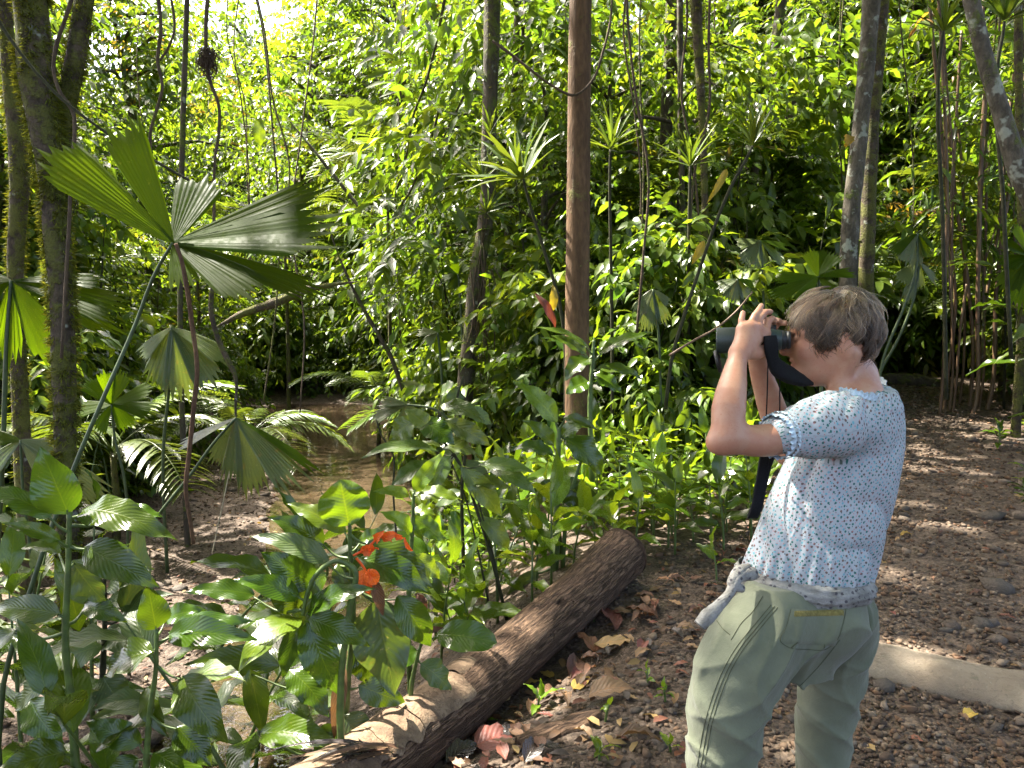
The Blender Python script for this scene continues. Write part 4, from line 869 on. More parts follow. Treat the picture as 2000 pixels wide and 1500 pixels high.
fan_leaf("dim fan leaf below the sunlit ragged one", (1795, 512), 8.4, [(1755, 545, 44, L_(m=M_fan_old)), (1790, 560, 44, L_(m=M_fan_old)), (1830, 545, 44, L_(m=M_fan_old)), (1770, 585, 34, L_(m=M_fan_old))], [(1785, 580), (1755, 660), (1718, 730)], 5, seed=11, droop=.2)
fan_leaf("grey-brown drooping fan leaf behind the dry stick", (1275, 565), 7.6, [(1242, 610, 46, L_(m=M_fan_old)), (1262, 640, 50, L_(m=M_fan_old)), (1300, 625, 50, L_(m=M_fan_old)), (1308, 590, 36, L_(m=M_fan_old))], [(1285, 640), (1290, 760)], 5, seed=12, droop=.2)
fan_leaf("dusty fan leaf above the hands", (1440, 545), 7.2, [(1400, 560, 44, L_(m=M_fan_old)), (1425, 585, 44, L_(m=M_fan_old)), (1460, 580, 44, L_(m=M_fan_old)), (1475, 555, 36)], [(1450, 620), (1455, 720)], 5, seed=13, droop=.18)
fan_leaf("wide grey fan leaf in shade upper right of the binoculars", (1485, 470), 8.0, [(1435, 475, 44, L_(m=M_fan_old)), (1450, 515, 50, L_(m=M_fan_old)), (1490, 525, 50, L_(m=M_fan_old)), (1530, 510, 46, L_(m=M_fan_old)), (1540, 480, 30)], [(1490, 560), (1495, 700)], 5, seed=14, droop=.12)
fan_leaf("sunlit fan leaf by the epiphyte trunk", (895, 535), 10.5, [(865, 520, 30), (862, 545, 30), (885, 510, 30), (915, 515, 32), (880, 565, 30), (925, 545, 30)], [(900, 600), (905, 700)], 5, seed=15)
fan_leaf("striped fan leaf low in the stream-side thicket", (855, 650), 9.8, [(815, 645, 34, L_(m=M_fan_old)), (830, 670, 36, L_(m=M_fan_old)), (860, 690, 36), (885, 660, 34)], [(860, 700), (865, 780)], 5, seed=16, droop=.12)
# ------------------------------------------------------------------ plants put together from shared leaves
def unit_leaf(kind, arch, fold, wave, nu, nv, seed, mat, name):
    zz = {"strap": .075, "lance": .22}.get(kind, .38); V, Q, uv = bigleaf((0, 0, 0), (1, 0, 0), 1.0, (0, 0, 1.), arch, fold * zz, wave * zz, kind, nu, nv, seed); me = mk_mesh(name, V, None, Q, uv, None, mat); return me
UL = {}
for i in range(4):
    UL["bright%d" % i] = unit_leaf("broad", .10 + .03 * i, .3, .10, 8, 4, 500 + i, M_ginger_lt, "leaf")
    UL["dark%d" % i] = unit_leaf("broad", .08 + .03 * i, .3, .10, 8, 4, 510 + i, M_ginger, "leaf")
    UL["dusty%d" % i] = unit_leaf("broad", .08 + .03 * i, .3, .10, 8, 4, 520 + i, M_dusty, "leaf")
    UL["lance%d" % i] = unit_leaf("lance", .12 + .03 * i, .35, .12, 9, 4, 530 + i, M_lance, "leaf")
    UL["strap%d" % i] = unit_leaf("strap", .02 + .025 * i, .5, .05, 9, 2, 540 + i, M_lance, "leaf")
def leaf_obj(parent, me, pos, d, nh, L, W, name="leaf"):
    X = nrm(d); Z = nrm(V3(nh) - X * np.dot(nh, X)); Y = np.cross(Z, X)
    o = bpy.data.objects.new(name, me); COL.objects.link(o); o.parent = parent
    m = Matrix(((X[0] * L, Y[0] * W, Z[0] * L, pos[0]), (X[1] * L, Y[1] * W, Z[1] * L, pos[1]), (X[2] * L, Y[2] * W, Z[2] * L, pos[2]), (0, 0, 0, 1)))
    o.matrix_local = m; return o
UP = np.array([0, 0, 1.0])
stem_cache = {}
def stem_mesh(key, path, rad, mat):
    if key not in stem_cache:
        mb = MB(); add_tube(mb, path, rad, 6, 10); stem_cache[key] = mb.mesh("stem", mat)
    return stem_cache[key]
def small_plant(name, label, cat, x, y, h, n, L, ratio, kind, seed, group=None, smat=M_greenstem, spread=1.0, lo=0.35, hang=.2, lean=.12, upleaf=True):
    r = np.random.default_rng(seed); z = gz(x, y)
    t = thing(name, label, cat, group, (x, y, z - .02))
    ln = r.normal(size=2) * lean * h; path = np.array([[0, 0, 0], [ln[0] * .3, ln[1] * .3, h * .5], [ln[0], ln[1], h]])
    mb = MB(); add_tube(mb, path, [.006 + .006 * h, .005 + .004 * h, .003], 6, 9); mb.build("stem", smat, t)
    c = catmull(path, 30); a0 = r.uniform(0, 6.28)
    for i in range(n):
        f = lo + (1 - lo) * (i + .5) / n; a = a0 + i * 2.4 + r.normal() * .3; p = c[int(f * 29)]
        d = np.array([math.cos(a) * spread, math.sin(a) * spread, .75 - .9 * (1 - f) - hang + r.normal() * .15])
        if i == n - 1 and upleaf: d = np.array([r.normal() * .3, r.normal() * .3, 1.0])
        l = L * r.uniform(.75, 1.2) * (.8 + .4 * math.sin(f * 2.6))
        leaf_obj(t, UL["%s%d" % (kind, r.integers(0, 4))], p + nrm(d) * .02 * h, d, UP + r.normal(size=3) * .25, l, l * ratio)
    return t
r = np.random.default_rng(61)
def near_any(x, y, L_, m): return any((x - a) ** 2 + (y - b) ** 2 < m * m for a, b in L_)
def scatter(n, fx, mind, seed, ok=lambda x, y: True):
    r = np.random.default_rng(seed); out = []; t = 0
    while len(out) < n and t < 5000:
        t += 1; x, y = fx(r)
        if ok(x, y) and not near_any(x, y, out, mind): out.append((x, y))
    return out
def wedge(p0, p1, y0, y1):
    def f(r):
        y = math.sqrt(r.uniform(y0 * y0, y1 * y1)); px = r.uniform(p0, p1); return (px - 1000) / FPX * y, y
    return f
off_log = lambda x, y: abs((x + .62) * 1.8 - (y - 2.75) * 1.29) / 2.215 > .24 or y > 4.8
for i, (x, y) in enumerate(scatter(78, wedge(1140, 1490, 4.9, 8.6), .165, 1, lambda x, y: off_trail(x, y, 1.15) and off_log(x, y))):
    small_plant("bright_ginger_seedling", "knee-high bright green ginger in the sunlit patch between trunk and woman", "plant", x, y, r.uniform(.3, .75), int(r.integers(6, 9)), r.uniform(.20, .33), .36, "bright" if r.random() < .75 else "dark", 700 + i, "gingers in the sunlit patch")
for i, (x, y) in enumerate(scatter(74, wedge(830, 1130, 4.1, 8.6), .175, 2, lambda x, y: off_log(x, y) and off_stream(x, y, -.1))):
    small_plant("bright_ginger_seedling", "lit ginger plant on the stream bank just behind the fallen log", "plant", x, y, r.uniform(.3, .8), int(r.integers(6, 9)), r.uniform(.20, .32), .36, "bright" if r.random() < .65 else "dark", 760 + i, "gingers on the stream bank")
for i, (x, y) in enumerate(scatter(16, wedge(1170, 1420, 8.2, 9.6), .45, 3, lambda x, y: off_trail(x, y, 1.3))):
    small_plant("broad_leaved_clump", "dull broad-leaved plant in the shade behind the sunlit patch", "plant", x, y, r.uniform(.8, 1.3), 11, r.uniform(.32, .42), .42, "dusty" if i % 2 else "dark", 800 + i, "dull broad-leaved plants", spread=1.1, lo=.2)
for i, (x, y) in enumerate(scatter(26, wedge(1165, 1480, 8.6, 12), .40, 4, lambda x, y: off_trail(x, y, 1.4) and off_patch(x, y))):
    small_plant("tall_ginger", "tall ginger with drooping lance leaves between the trunk and the binoculars", "plant", x, y, r.uniform(2.0, 3.4), 13, r.uniform(.38, .52), .21, "lance", 830 + i, "tall drooping gingers", hang=.75, lo=.45, smat=M_darkstem)
for i, (x, y) in enumerate(scatter(14, wedge(1500, 1830, 9.5, 13), .5, 5, lambda x, y: off_trail(x, y, 1.3) and x < np.interp(y, YS, PX))):
    small_plant("tall_ginger", "tall lance-leaved ginger in the dim thicket behind the woman", "plant", x, y, r.uniform(1.6, 3.0), 12, r.uniform(.38, .5), .22, "lance", 870 + i, "tall gingers behind the woman", hang=.7, lo=.35, smat=M_darkstem)
for i, (x, y) in enumerate(scatter(16, wedge(1900, 2150, 6.2, 10.5), .45, 6, lambda x, y: x > np.interp(y, YS, PX) + 1.3)):
    small_plant("tall_ginger", "big-leaved plant at the right edge of the trail among the canes", "plant", x, y, r.uniform(1.2, 3.2), 12, r.uniform(.35, .5), .26, "dark" if i % 2 else "lance", 890 + i, "plants right of the trail", hang=.5, lo=.3, smat=M_darkstem)
for i, (x, y) in enumerate(scatter(34, wedge(-60, 420, 5.2, 11), .42, 7, lambda x, y: x < np.interp(y, YS, XL) + .35 or y > 9 and off_stream(x, y, .1))):
    small_plant("broad_leaved_clump", "shaded leafy plant on the slope left of the stream bed", "plant", x, y, r.uniform(.5, 1.6), 11, r.uniform(.24, .38), .34, ("dark", "lance", "dusty")[i % 3], 910 + i, "leafy plants left of the stream bed", hang=.35, lo=.2)
for i, (x, y) in enumerate(scatter(18, wedge(700, 1000, 8.5, 13), .5, 8, lambda x, y: off_stream(x, y, .25) and off_view(x, y))):
    small_plant("broad_leaved_clump", "leafy waist-high plant lining the right bank of the pool", "plant", x, y, r.uniform(.7, 1.5), 11, r.uniform(.26, .40), .32, ("bright", "lance", "dark")[i % 3], 940 + i, "plants lining the pool", hang=.3, lo=.2)

for i, (x, y) in enumerate(scatter(11, wedge(-40, 620, 2.9, 4.6), .28, 9, lambda x, y: x < -.62 and off_log(x, y))):
    small_plant("ginger_plant", "filler", "plant", x, y, r.uniform(.55, .95) + max(0, (-.1 - gz(x, y)) * .6), 11, r.uniform(.30, .38), .38, ("dark", "dusty", "dark", "dark")[i % 4], 980 + i, "gingers filling the lower left", hang=.25, lo=.3, lean=.2)
for i, (x, y) in enumerate(scatter(30, wedge(-80, 640, 8.5, 15), .7, 21, lambda x, y: off_stream(x, y, .4))):
    small_plant("tall_ginger", "filler", "plant", x, y, r.uniform(1.6, 4.2), 13, r.uniform(.40, .65), .24, ("lance", "dark", "lance", "dusty")[i % 4], 1020 + i, "tall plants left of the stream", hang=.7, lo=.3, smat=M_darkstem)
for i, (x, y) in enumerate(scatter(30, wedge(800, 1250, 9, 15), .7, 22, lambda x, y: off_stream(x, y, .4) and off_patch(x, y) and off_view(x, y))):
    small_plant("tall_ginger", "filler", "plant", x, y, r.uniform(1.2, 4.4), 13, r.uniform(.40, .65), .24, ("lance", "bright", "dusty", "lance")[i % 4], 1060 + i, "tall plants right of the pool", hang=.7, lo=.3, smat=M_darkstem)
for i, (x, y) in enumerate(scatter(34, wedge(1230, 2050, 10, 16), .8, 23, lambda x, y: off_trail(x, y, 1.7))):
    small_plant("tall_ginger", "filler", "plant", x, y, r.uniform(1.6, 5.0), 14, r.uniform(.42, .70), .24, ("lance", "dark", "lance", "dusty")[i % 4], 1100 + i, "tall plants in the right thicket", hang=.7, lo=.3, smat=M_darkstem)
for i, (x, y) in enumerate(scatter(16, lambda r: ((lambda y: (np.interp(y, YS, PX) + r.uniform(.75, 1.5), y))(r.uniform(4.6, 9.5))), .3, 12)):
    small_plant("trailside_seedling", "filler", "seedling", x, y, r.uniform(.10, .3), 6, r.uniform(.09, .18), .36, ("bright", "dark")[i % 2], 1160 + i, "seedlings along the right edge of the trail", lo=.3)
# rosettes of strap leaves on thin stems, some perched on trunks
def rosette(label, hub, Y, n, L, seed, stem=None, w=.072, kind="strap", cat="plant", name="rosette_plant", tilt=(0, -.25, 1.0), stemw=7):
    H = P(*hub, Y); r = np.random.default_rng(seed); t = thing(name, label, cat, None, tuple(H)); ax = nrm(V3(tilt)); A = nrm(np.cross(ax, [0, 1, .1])); B = np.cross(ax, A)
    if stem:
        pts = [H - H] + [P(q[0], q[1], Y) - H for q in stem]; mb = MB(); add_tube(mb, pts, pw(stemw, Y) * np.array([.7, 1, 1.1]), 6, 16); mb.build("stem", M_darkstem, t)
    for i in range(n):
        a = i * 2.4; el = 1.25 - 1.15 * i / n + r.normal() * .08
        d = (A * math.cos(a) + B * math.sin(a)) * math.cos(el) + ax * math.sin(el)
        leaf_obj(t, UL["%s%d" % (kind, r.integers(0, 4))], nrm(d) * .015, d, ax + r.normal(size=3) * .1, L * r.uniform(.8, 1.15), L * w)
    return t
rosette("spiky rosette plant topping the long arching stem left of the binoculars", (1470, 285), 6.5, 20, .42, 1, [(1455, 315), (1435, 350), (1400, 430), (1365, 530), (1335, 620), (1312, 700), (1300, 800)], stemw=7)
rosette("rosette of strap leaves at the top right beside the lichen trunk", (1842, 62), 7.0, 20, .48, 2, [(1838, 90), (1832, 160), (1840, 400), (1845, 600), (1848, 780)])
rosette("large bright rosette in the upper right corner behind the leaning trunk", (1962, 42), 5.8, 18, .52, 3, [(1958, 70), (1950, 110), (1960, 400), (1975, 700)])
rosette("rosette on a thin stem just right of the red-brown trunk", (1192, 292), 8.0, 20, .48, 4, [(1191, 340), (1193, 500), (1196, 700), (1196, 860)])
rosette("low glossy rosette above the tall drooping gingers", (1348, 325), 8.5, 20, .50, 5, [(1347, 380), (1345, 500), (1343, 800)])
rosette("epiphyte rosette perched high on the dark trunk by the stream", (957, 262), 9.8, 16, .42, 6)
rosette("epiphyte rosette clasping the middle of the dark trunk by the stream", (944, 352), 9.8, 20, .50, 7, tilt=(-.4, -.5, .8))
rosette("hanging epiphyte below the other two on the dark trunk by the stream", (950, 415), 9.8, 18, .45, 8, tilt=(.2, -.6, .4))
rosette("drooping dark rosette hanging left of the red-brown trunk", (1022, 350), 7.6, 22, .62, 9, [(1035, 400), (1060, 480), (1095, 600), (1105, 850)], tilt=(-.3, -.3, .6), w=.10)
rosette("small bromeliad on the far side of the glade", (1100, 330), 11., 16, .5, 10, [(1102, 420), (1105, 700)])

# feather palms
def frond_mesh(seed, L=1.6, n=26, lw=.045, ll=.42, mat=M_lance):
    r = np.random.default_rng(seed); mb = MB(); s = np.linspace(.0, 1, 24); c = np.stack([s * L * (1 - .18 * s), np.zeros(24), .42 * L * s - .62 * L * s ** 2.2], -1)
    add_tube(mb, c, np.linspace(.011, .003, 24), 5, 24)
    for i in range(n):
        f = .22 + .78 * i / (n - 1); p = np.array([np.interp(f, s, c[:, k]) for k in range(3)]); l = ll * math.sin(.35 + 2.5 * (f - .1)) ** .6
        for sd in (-1, 1):
            d = np.array([.55, sd * .85, -.18 + r.normal() * .08]); V, Q, uv = bigleaf(p, p + nrm(d) * l - [0, 0, .25 * l], lw, (0, 0, 1.), .10, .3, .03, "lance", 5, 2, seed * 90 + i); mb.add(V, None, Q, uv)
    return mb.mesh("frond", mat)
FR = [frond_mesh(1), frond_mesh(2, 1.3, 22, .05, .36), frond_mesh(3, 1.9, 30, .04, .45)]
def palm(label, px, Y, n, sc, seed, zlift=.3, group=None):
    g = gp(px, Y); r = np.random.default_rng(seed); t = thing("feather_palm", label, "palm", group, tuple(g)); mb = MB(); add_tube(mb, [[0, 0, -.1], [0.02, 0, zlift * .5], [0, 0, zlift]], [.05, .04, .03], 8, 8, .1); mb.build("trunk", M_bark_mossy, t)
    for i in range(n):
        o = obj("frond", FR[r.integers(0, 3)], t, (0, 0, zlift), (0, -r.uniform(-.1, .75), i * 2.4 + r.normal() * .2), sc * r.uniform(.85, 1.15))
palm("feather palm with arched fronds behind the mossy forked trunk", 210, 8.2, 9, 1.0, 1, 1.0)
palm("feather palm drooping over the far end of the pool", 735, 14.5, 8, .9, 2, 1.2)
palm("small feather palm in the far-left shade", 80, 9.5, 9, 1.0, 3, .8)
palm("feather palm on the left bank below the mossy limb", 480, 12.5, 9, .95, 4, .6)
palm("feather palm right of the red-brown trunk in deep shade", 1235, 10.8, 9, 1.0, 5, 1.2)
palm("feather palm in the thicket above the woman's head", 1600, 11.5, 9, 1.1, 6, 1.5)
palm("sunlit feather palm left of the epiphyte trunk", 835, 12.5, 9, .9, 7, .8)
palm("tall feather palm high in the left background", 560, 16.0, 10, 1.3, 8, 4.2)
palm("tall feather palm with bright fronds at the top of the glade", 760, 17.0, 10, 1.4, 9, 6.0)
palm("feather palm behind the canes", 1960, 12.0, 9, 1.1, 10, 1.4)

for i, (x, y) in enumerate(spots(16, 11, 20, 1.8, 31, lambda x, y: off_stream(x, y, .8) and off_trail(x, y, 1.4) and off_glade(x, y), .7, .5)):
    palm("filler", 1000 + x / y * FPX, y, 8, r.uniform(.9, 1.5), 40 + i, r.uniform(.6, 4.5), "feather palms in the thicket")
# thin hanging vines
rv = np.random.default_rng(15)
for i in range(34):
    y = rv.uniform(6, 15); px = rv.uniform(0, 2000)
    if 640 < px < 900 and y < 14 or 1380 < px < 1720 and y < 8: continue
    x = (px - 1000) / FPX * y; zt_ = 1.6 + .42 * y + 1.5; zb = max(gz(x, y), rv.uniform(.3, 3.0)); nn = 7; q = np.stack([x + np.cumsum(rv.normal(size=nn)) * .09, np.full(nn, y), np.linspace(zt_, zb, nn)], -1)
    mb = MB(); add_tube(mb, q, rv.uniform(.006, .016), 5, 30, .15, 12.); o = mb.build("hanging_vine", M_liana if i % 3 else M_bark_mossy); tag(o, "filler", "vine", "thin hanging vines"); me_ = o.data; c_ = V3(q[nn // 2]); me_.transform(Matrix.Translation(-Vector(c_))); o.location = c_
# ------------------------------------------------------------------ the fallen log
LOGP = [P(560, 1615, 2.45), P(700, 1518, 2.76), P(829, 1422, 3.05), P(1003, 1277, 3.7), P(1141, 1154, 4.2), P(1213, 1083, 4.55)]
k = NT("rotten_log_wood"); uvn = k.node("TexCoord").outputs['UV']; mp = k.node("Mapping"); mp.inputs['Scale'].default_value = (1.0, 6.0, 1); k.link(uvn, mp.inputs[0])
oc = k.obj_co()
n1 = k.noise(7.0, 6.0, .7, mp.outputs[0], .6); mp2 = k.node("Mapping"); mp2.inputs['Scale'].default_value = (3.5, 34.0, 1); k.link(uvn, mp2.inputs[0]); n2 = k.noise(3.0, 6.0, .75, mp2.outputs[0], .3)
n3 = k.noise(16.0, 4.0, .7, oc)
c = k.mix(k.rampv(n1, .3, .7), (0.080, 0.046, 0.028), (0.19, 0.118, 0.072)); c = k.mix(k.rampv(n2, .50, .66, 0, .8), c, (0.022, 0.015, 0.011)); c = k.mix(k.rampv(n3, .62, .72, 0, .7), c, (0.02, .014, .01))
hh = k.math('SUBTRACT', k.math('ADD', k.math('MULTIPLY', n1, .6), k.math('MULTIPLY', k.rampv(n3, .60, .70), -.7)), k.math('MULTIPLY', k.rampv(n2, .48, .64), .8))
M_log = k.fin(k.princ(c, .85, k.bump(hh, 1.0, .03), .25))
k = NT("pale_log_bark"); oc = k.obj_co(); n1 = k.noise(9., 6., .7, oc, .5); n2 = k.noise(60., 4., .7, oc); n3 = k.noise(26., 5., .7, oc, .8)
c = k.mix(k.rampv(n1, .35, .65), (0.20, 0.138, 0.085), (0.10, .064, .04)); c = k.mix(k.rampv(n2, .5, .66, 0, .8), c, (.085, .055, .035)); c = k.mix(k.rampv(n3, .58, .68, 0, .6), c, (.27, .205, .135))
M_logbark = k.fin(k.princ(c, .85, k.bump(k.math('ADD', n2, k.math('MULTIPLY', n1, 1.5)), .7, .01), .25))
k = NT("log_end_grain"); oc = k.obj_co(); n1 = k.noise(14., 5., .7, oc); c = k.mix(k.rampv(n1, .3, .7), (.05, .032, .022), (.12, .075, .05)); M_logend = k.fin(k.princ(c, .9, k.bump(n1, .8, .03), .2))
base = V3([LOGP[0][0], LOGP[0][1], gz(LOGP[0][0], LOGP[0][1])])
pl = Plant("fallen_log", "thick rotting brown log lying diagonally along the stream bank", "log", base)
LR = [.155, .152, .146, .142, .152, .163]; mb = MB(); V, Q, T, uv = tube(LOGP, LR, 40, 110, .035, 5.0, cap=False)
cv = catmull(LOGP, 110); rgt = np.random.default_rng(8)
for _ in range(34):           # insect holes and rotted pockets
    i = rgt.integers(0, len(V)); d = np.linalg.norm(V - V[i], axis=1); ax = cv[np.argmin(np.linalg.norm(cv - V[i], axis=1))]
    rr = rgt.uniform(.012, .035); w = np.exp(-(d / rr) ** 2)[:, None]; V = V + (ax - V[i]) * w * rgt.uniform(.06, .22)
mb.add(V, None, Q, uv); pl.part("trunk", mb, M_log)
tdir = nrm(LOGP[-1] - LOGP[-2]); A = nrm(np.cross(tdir, UP)); B = np.cross(A, tdir)     # cut end, slightly dished and cracked
th = np.linspace(0, 2 * math.pi, 40, endpoint=False); rs = np.linspace(0, 1, 8)
ends = cv[-1] + tdir * (.015 - .012 * np.cos(rs * 9)[:, None, None] * 1 + .012 * snoise(np.stack(np.broadcast_arrays(rs[:, None] * np.cos(th), rs[:, None] * np.sin(th), 0 * th[None]), -1), 4., 3)[..., None]) + (A * np.cos(th)[None, :, None] + B * np.sin(th)[None, :, None]) * rs[:, None, None] * .165
i, j = np.meshgrid(np.arange(7), np.arange(40), indexing='ij'); j2 = (j + 1) % 40
mb = MB(); mb.add(ends.reshape(-1, 3), None, np.stack([i * 40 + j, (i + 1) * 40 + j, (i + 1) * 40 + j2, i * 40 + j2], -1).reshape(-1, 4)); pl.part("end_grain", mb, M_logend)
def bark_plate(u0, u1, a0, a1, seed, lift=.010):
    r = np.random.default_rng(seed); nu, na = 26, 16; uu = np.linspace(u0, u1, nu); c = np.array([catmull(LOGP, 401)[int(np.clip(x, 0, 1) * 400)] for x in uu]); t = nrm(np.gradient(c, axis=0))
    A = nrm(np.cross(t, UP)); B = np.cross(A, t); rag0 = a0 + .25 * snoise(np.stack([uu * 30, uu * 0, uu * 0 + seed], -1), 1., 3); rag1 = a1 + .25 * snoise(np.stack([uu * 30, uu * 0 + 5, uu * 0 + seed], -1), 1., 3)
    aa = rag0[:, None] + (rag1 - rag0)[:, None] * np.linspace(0, 1, na)[None]; R = np.interp(uu, np.linspace(0, 1, 6), LR)[:, None] + lift * np.sin(np.linspace(0, np.pi, na))[None] ** .25 + .004
    V = c[:, None] + (A[:, None] * np.cos(aa)[..., None] + B[:, None] * np.sin(aa)[..., None]) * R[..., None]
    V = V + .006 * snoise(V, 22., 2)[..., None]; mb = MB(); mb.add(V.reshape(-1, 3), None, grid_q(nu, na)); pl.part("bark_plate", mb, M_logbark)
bark_plate(.02, .24, .5, 3.0, 1, .006); bark_plate(.243, .34, .6, 2.9, 2, .006); bark_plate(.343, .455, .7, 2.7, 3, .006); bark_plate(.462, .50, 1.5, 2.6, 4, .006)

# ------------------------------------------------------------------ the rounded kerb across the trail
k = NT("weathered_concrete"); oc = k.obj_co(); n1 = k.noise(3.5, 6., .65, oc); n2 = k.noise(55., 5., .7, oc); n3 = k.noise(11., 5., .65, oc)
c = k.mix(k.rampv(n1, .3, .7), (.15, .118, .085), (.235, .195, .145)); c = k.mix(k.rampv(n2, .56, .7, 0, .75), c, (.10, .08, .06)); c = k.mix(k.rampv(n3, .55, .72, 0, .6), c, (.10, .095, .055)); c = k.mix(k.rampv(n2, .25, .40, .5, 0), c, (.42, .38, .30))
M_conc = k.fin(k.princ(c, .9, k.bump(k.math('ADD', n2, n1), .8, .012), .25))
a, b = np.array([1.40, 3.57, 0]), np.array([3.0, 2.67, 0]); nn = 50; c0 = a + (b - a) * np.linspace(0, 1, nn)[:, None]; c0[:, 2] = ground(c0[:, 0], c0[:, 1]) - .005
sd = nrm(np.cross(b - a, UP)); th = np.linspace(-.25, np.pi + .25, 16)
V = c0[:, None] + (-sd * np.cos(th)[:, None] * .180 + UP * (np.sin(th) ** .8 if False else np.sin(th))[:, None] * .085)[None]
V = V + (.010 * snoise(V, 5., 3) + .003 * snoise(V, 30., 2))[..., None] * UP; V[0] = V[0] * .5 + c0[0] * .5; mb = MB(); mb.add(V.reshape(-1, 3), None, grid_q(nn, 16)); o = mb.build("trail_kerb", M_conc); tag(o, "rounded pale concrete kerb laid across the gravel trail", "kerb", kind="thing")
mbx = MB(); pth = [gp(1690, 13.2, .03), gp(1740, 13.0, .07), gp(1800, 12.8, .06), gp(1850, 12.6, .02)]; add_tube(mbx, pth, [.10, .12, .12, .09], 12, 26, .12, 4.); tag(mbx.build("trail_step_log", M_bark_dk), "dark half-buried step log at the far end of the trail", "log")

# ------------------------------------------------------------------ stones, gravel and litter
def ico(seed, flat=.6):
    t = (1 + 5 ** .5) / 2; v = nrm(np.array([[-1, t, 0], [1, t, 0], [-1, -t, 0], [1, -t, 0], [0, -1, t], [0, 1, t], [0, -1, -t], [0, 1, -t], [t, 0, -1], [t, 0, 1], [-t, 0, -1], [-t, 0, 1]]))
    f = np.array([[0, 11, 5], [0, 5, 1], [0, 1, 7], [0, 7, 10], [0, 10, 11], [1, 5, 9], [5, 11, 4], [11, 10, 2], [10, 7, 6], [7, 1, 8], [3, 9, 4], [3, 4, 2], [3, 2, 6], [3, 6, 8], [3, 8, 9], [4, 9, 5], [2, 4, 11], [6, 2, 10], [8, 6, 7], [9, 8, 1]])
    r = np.random.default_rng(seed); v = v * (1 + r.normal(size=(12, 1)) * .22) * np.array([1, r.uniform(.6, .95), flat * r.uniform(.6, 1.1)]); return v, f
k = NT("grey_brown_stone"); oi = k.node("ObjectInfo").outputs['Random']; oc = k.obj_co(); n1 = k.noise(3., 5., .7, oc)
c = k.ramp(oi, [(0, (.042, .030, .022)), (.35, (.085, .062, .045)), (.7, (.066, .054, .043)), (1, (.14, .105, .078))]); c = k.mix(k.rampv(n1, .4, .7, 0, .5), c, (.045, .036, .028)); M_stone = k.fin(k.princ(c, .75, k.bump(n1, .5, .05), .35))
M_gravel_k = NT("gravel_mix"); k = M_gravel_k; at = k.node("Attribute", attribute_name="col").outputs['Color']; M_gravel = k.fin(k.princ(at, .8, None, .3))
def ray_ground(px, py):
    d = P(px, py, 1.0) - CAM; t = .3
    for _ in range(4000):
        p = CAM + d * t
        if p[2] < gz(p[0], p[1]): return p
        t += .01 if t < 8 else .03
    return p
STM = []
for i in range(7):
    v, f = ico(40 + i, .5); me = mk_mesh("stone", v, f, None, None, None, M_stone, smooth=False); STM.append(me)
r = np.random.default_rng(71); pts = []
def trail_pt(r, y0, y1):
    y = y0 + (y1 - y0) * r.random() ** 1.3; return np.interp(y, YS, PX) + r.normal() * (.5 + .06 * y), y
for i in range(280):
    z = r.random()
    if z < .40: x, y = trail_pt(r, 2.6, 9.5); s = r.uniform(.02, .06)
    elif z < .52: y = r.uniform(4.2, 9); x = np.interp(y, YS, PX) + r.uniform(.35, 1.6); s = r.uniform(.04, .11)
    elif z < .76: y = r.uniform(2.6, 4.6); x = r.uniform(.0, 1.3) + (y - 2.6) * .25; s = r.uniform(.014, .035)
    else: y = r.uniform(3.5, 11); x = np.interp(y, YS, XL) + r.uniform(.2, 3.2); s = r.uniform(.03, .09)
    if not off_log(x, y): continue
    o = obj("stone", STM[r.integers(0, 7)], o_ground, (x, y, gz(x, y) + s * .10 + .01 * (not off_trail(x, y, .95))), (r.normal() * .15, r.normal() * .15, r.uniform(0, 6.28)), s)
gv = MB(); tv = [ico(60 + i, .7) for i in range(4)]
N = 19000; cols = np.array([[.074, .047, .029], [.118, .081, .052], [.048, .031, .020], [.15, .113, .080], [.105, .060, .033]])
for q in range(4):
    n = N // 4; y = 2.3 + 11 * r.random(n) ** 2.0; x = np.where(r.random(n) < .74, np.interp(y, YS, PX) + r.normal(size=n) * (.65 + .06 * y) - .15, np.interp(y, YS, XL) + r.uniform(.1, 3.3, n))
    s = r.uniform(.004, .013, n) * (1 + .10 * y) * np.where(r.random(n) < .06, 1.8, 1); z = ground(x, y) + s * .2 + .012 * (np.abs(x - np.interp(y, YS, PX)) < .95); v, f = tv[q]; an = r.uniform(0, 6.28, n); ca, sa = np.cos(an), np.sin(an)
    VX = v[None] * s[:, None, None]; W = np.stack([VX[..., 0] * ca[:, None] - VX[..., 1] * sa[:, None], VX[..., 0] * sa[:, None] + VX[..., 1] * ca[:, None], VX[..., 2]], -1) + np.stack([x, y, z], -1)[:, None]
    gv.add(W.reshape(-1, 3), (f[None] + (np.arange(n) * 12)[:, None, None]).reshape(-1, 3), None, None, np.repeat(cols[r.integers(0, 5, n)] * r.uniform(.8, 1.2, (n, 1)), 12, 0))
tag(gv.build("gravel", M_gravel, smooth=False), "fine grey-brown gravel strewn over trail and stream bed", "gravel", kind="stuff")
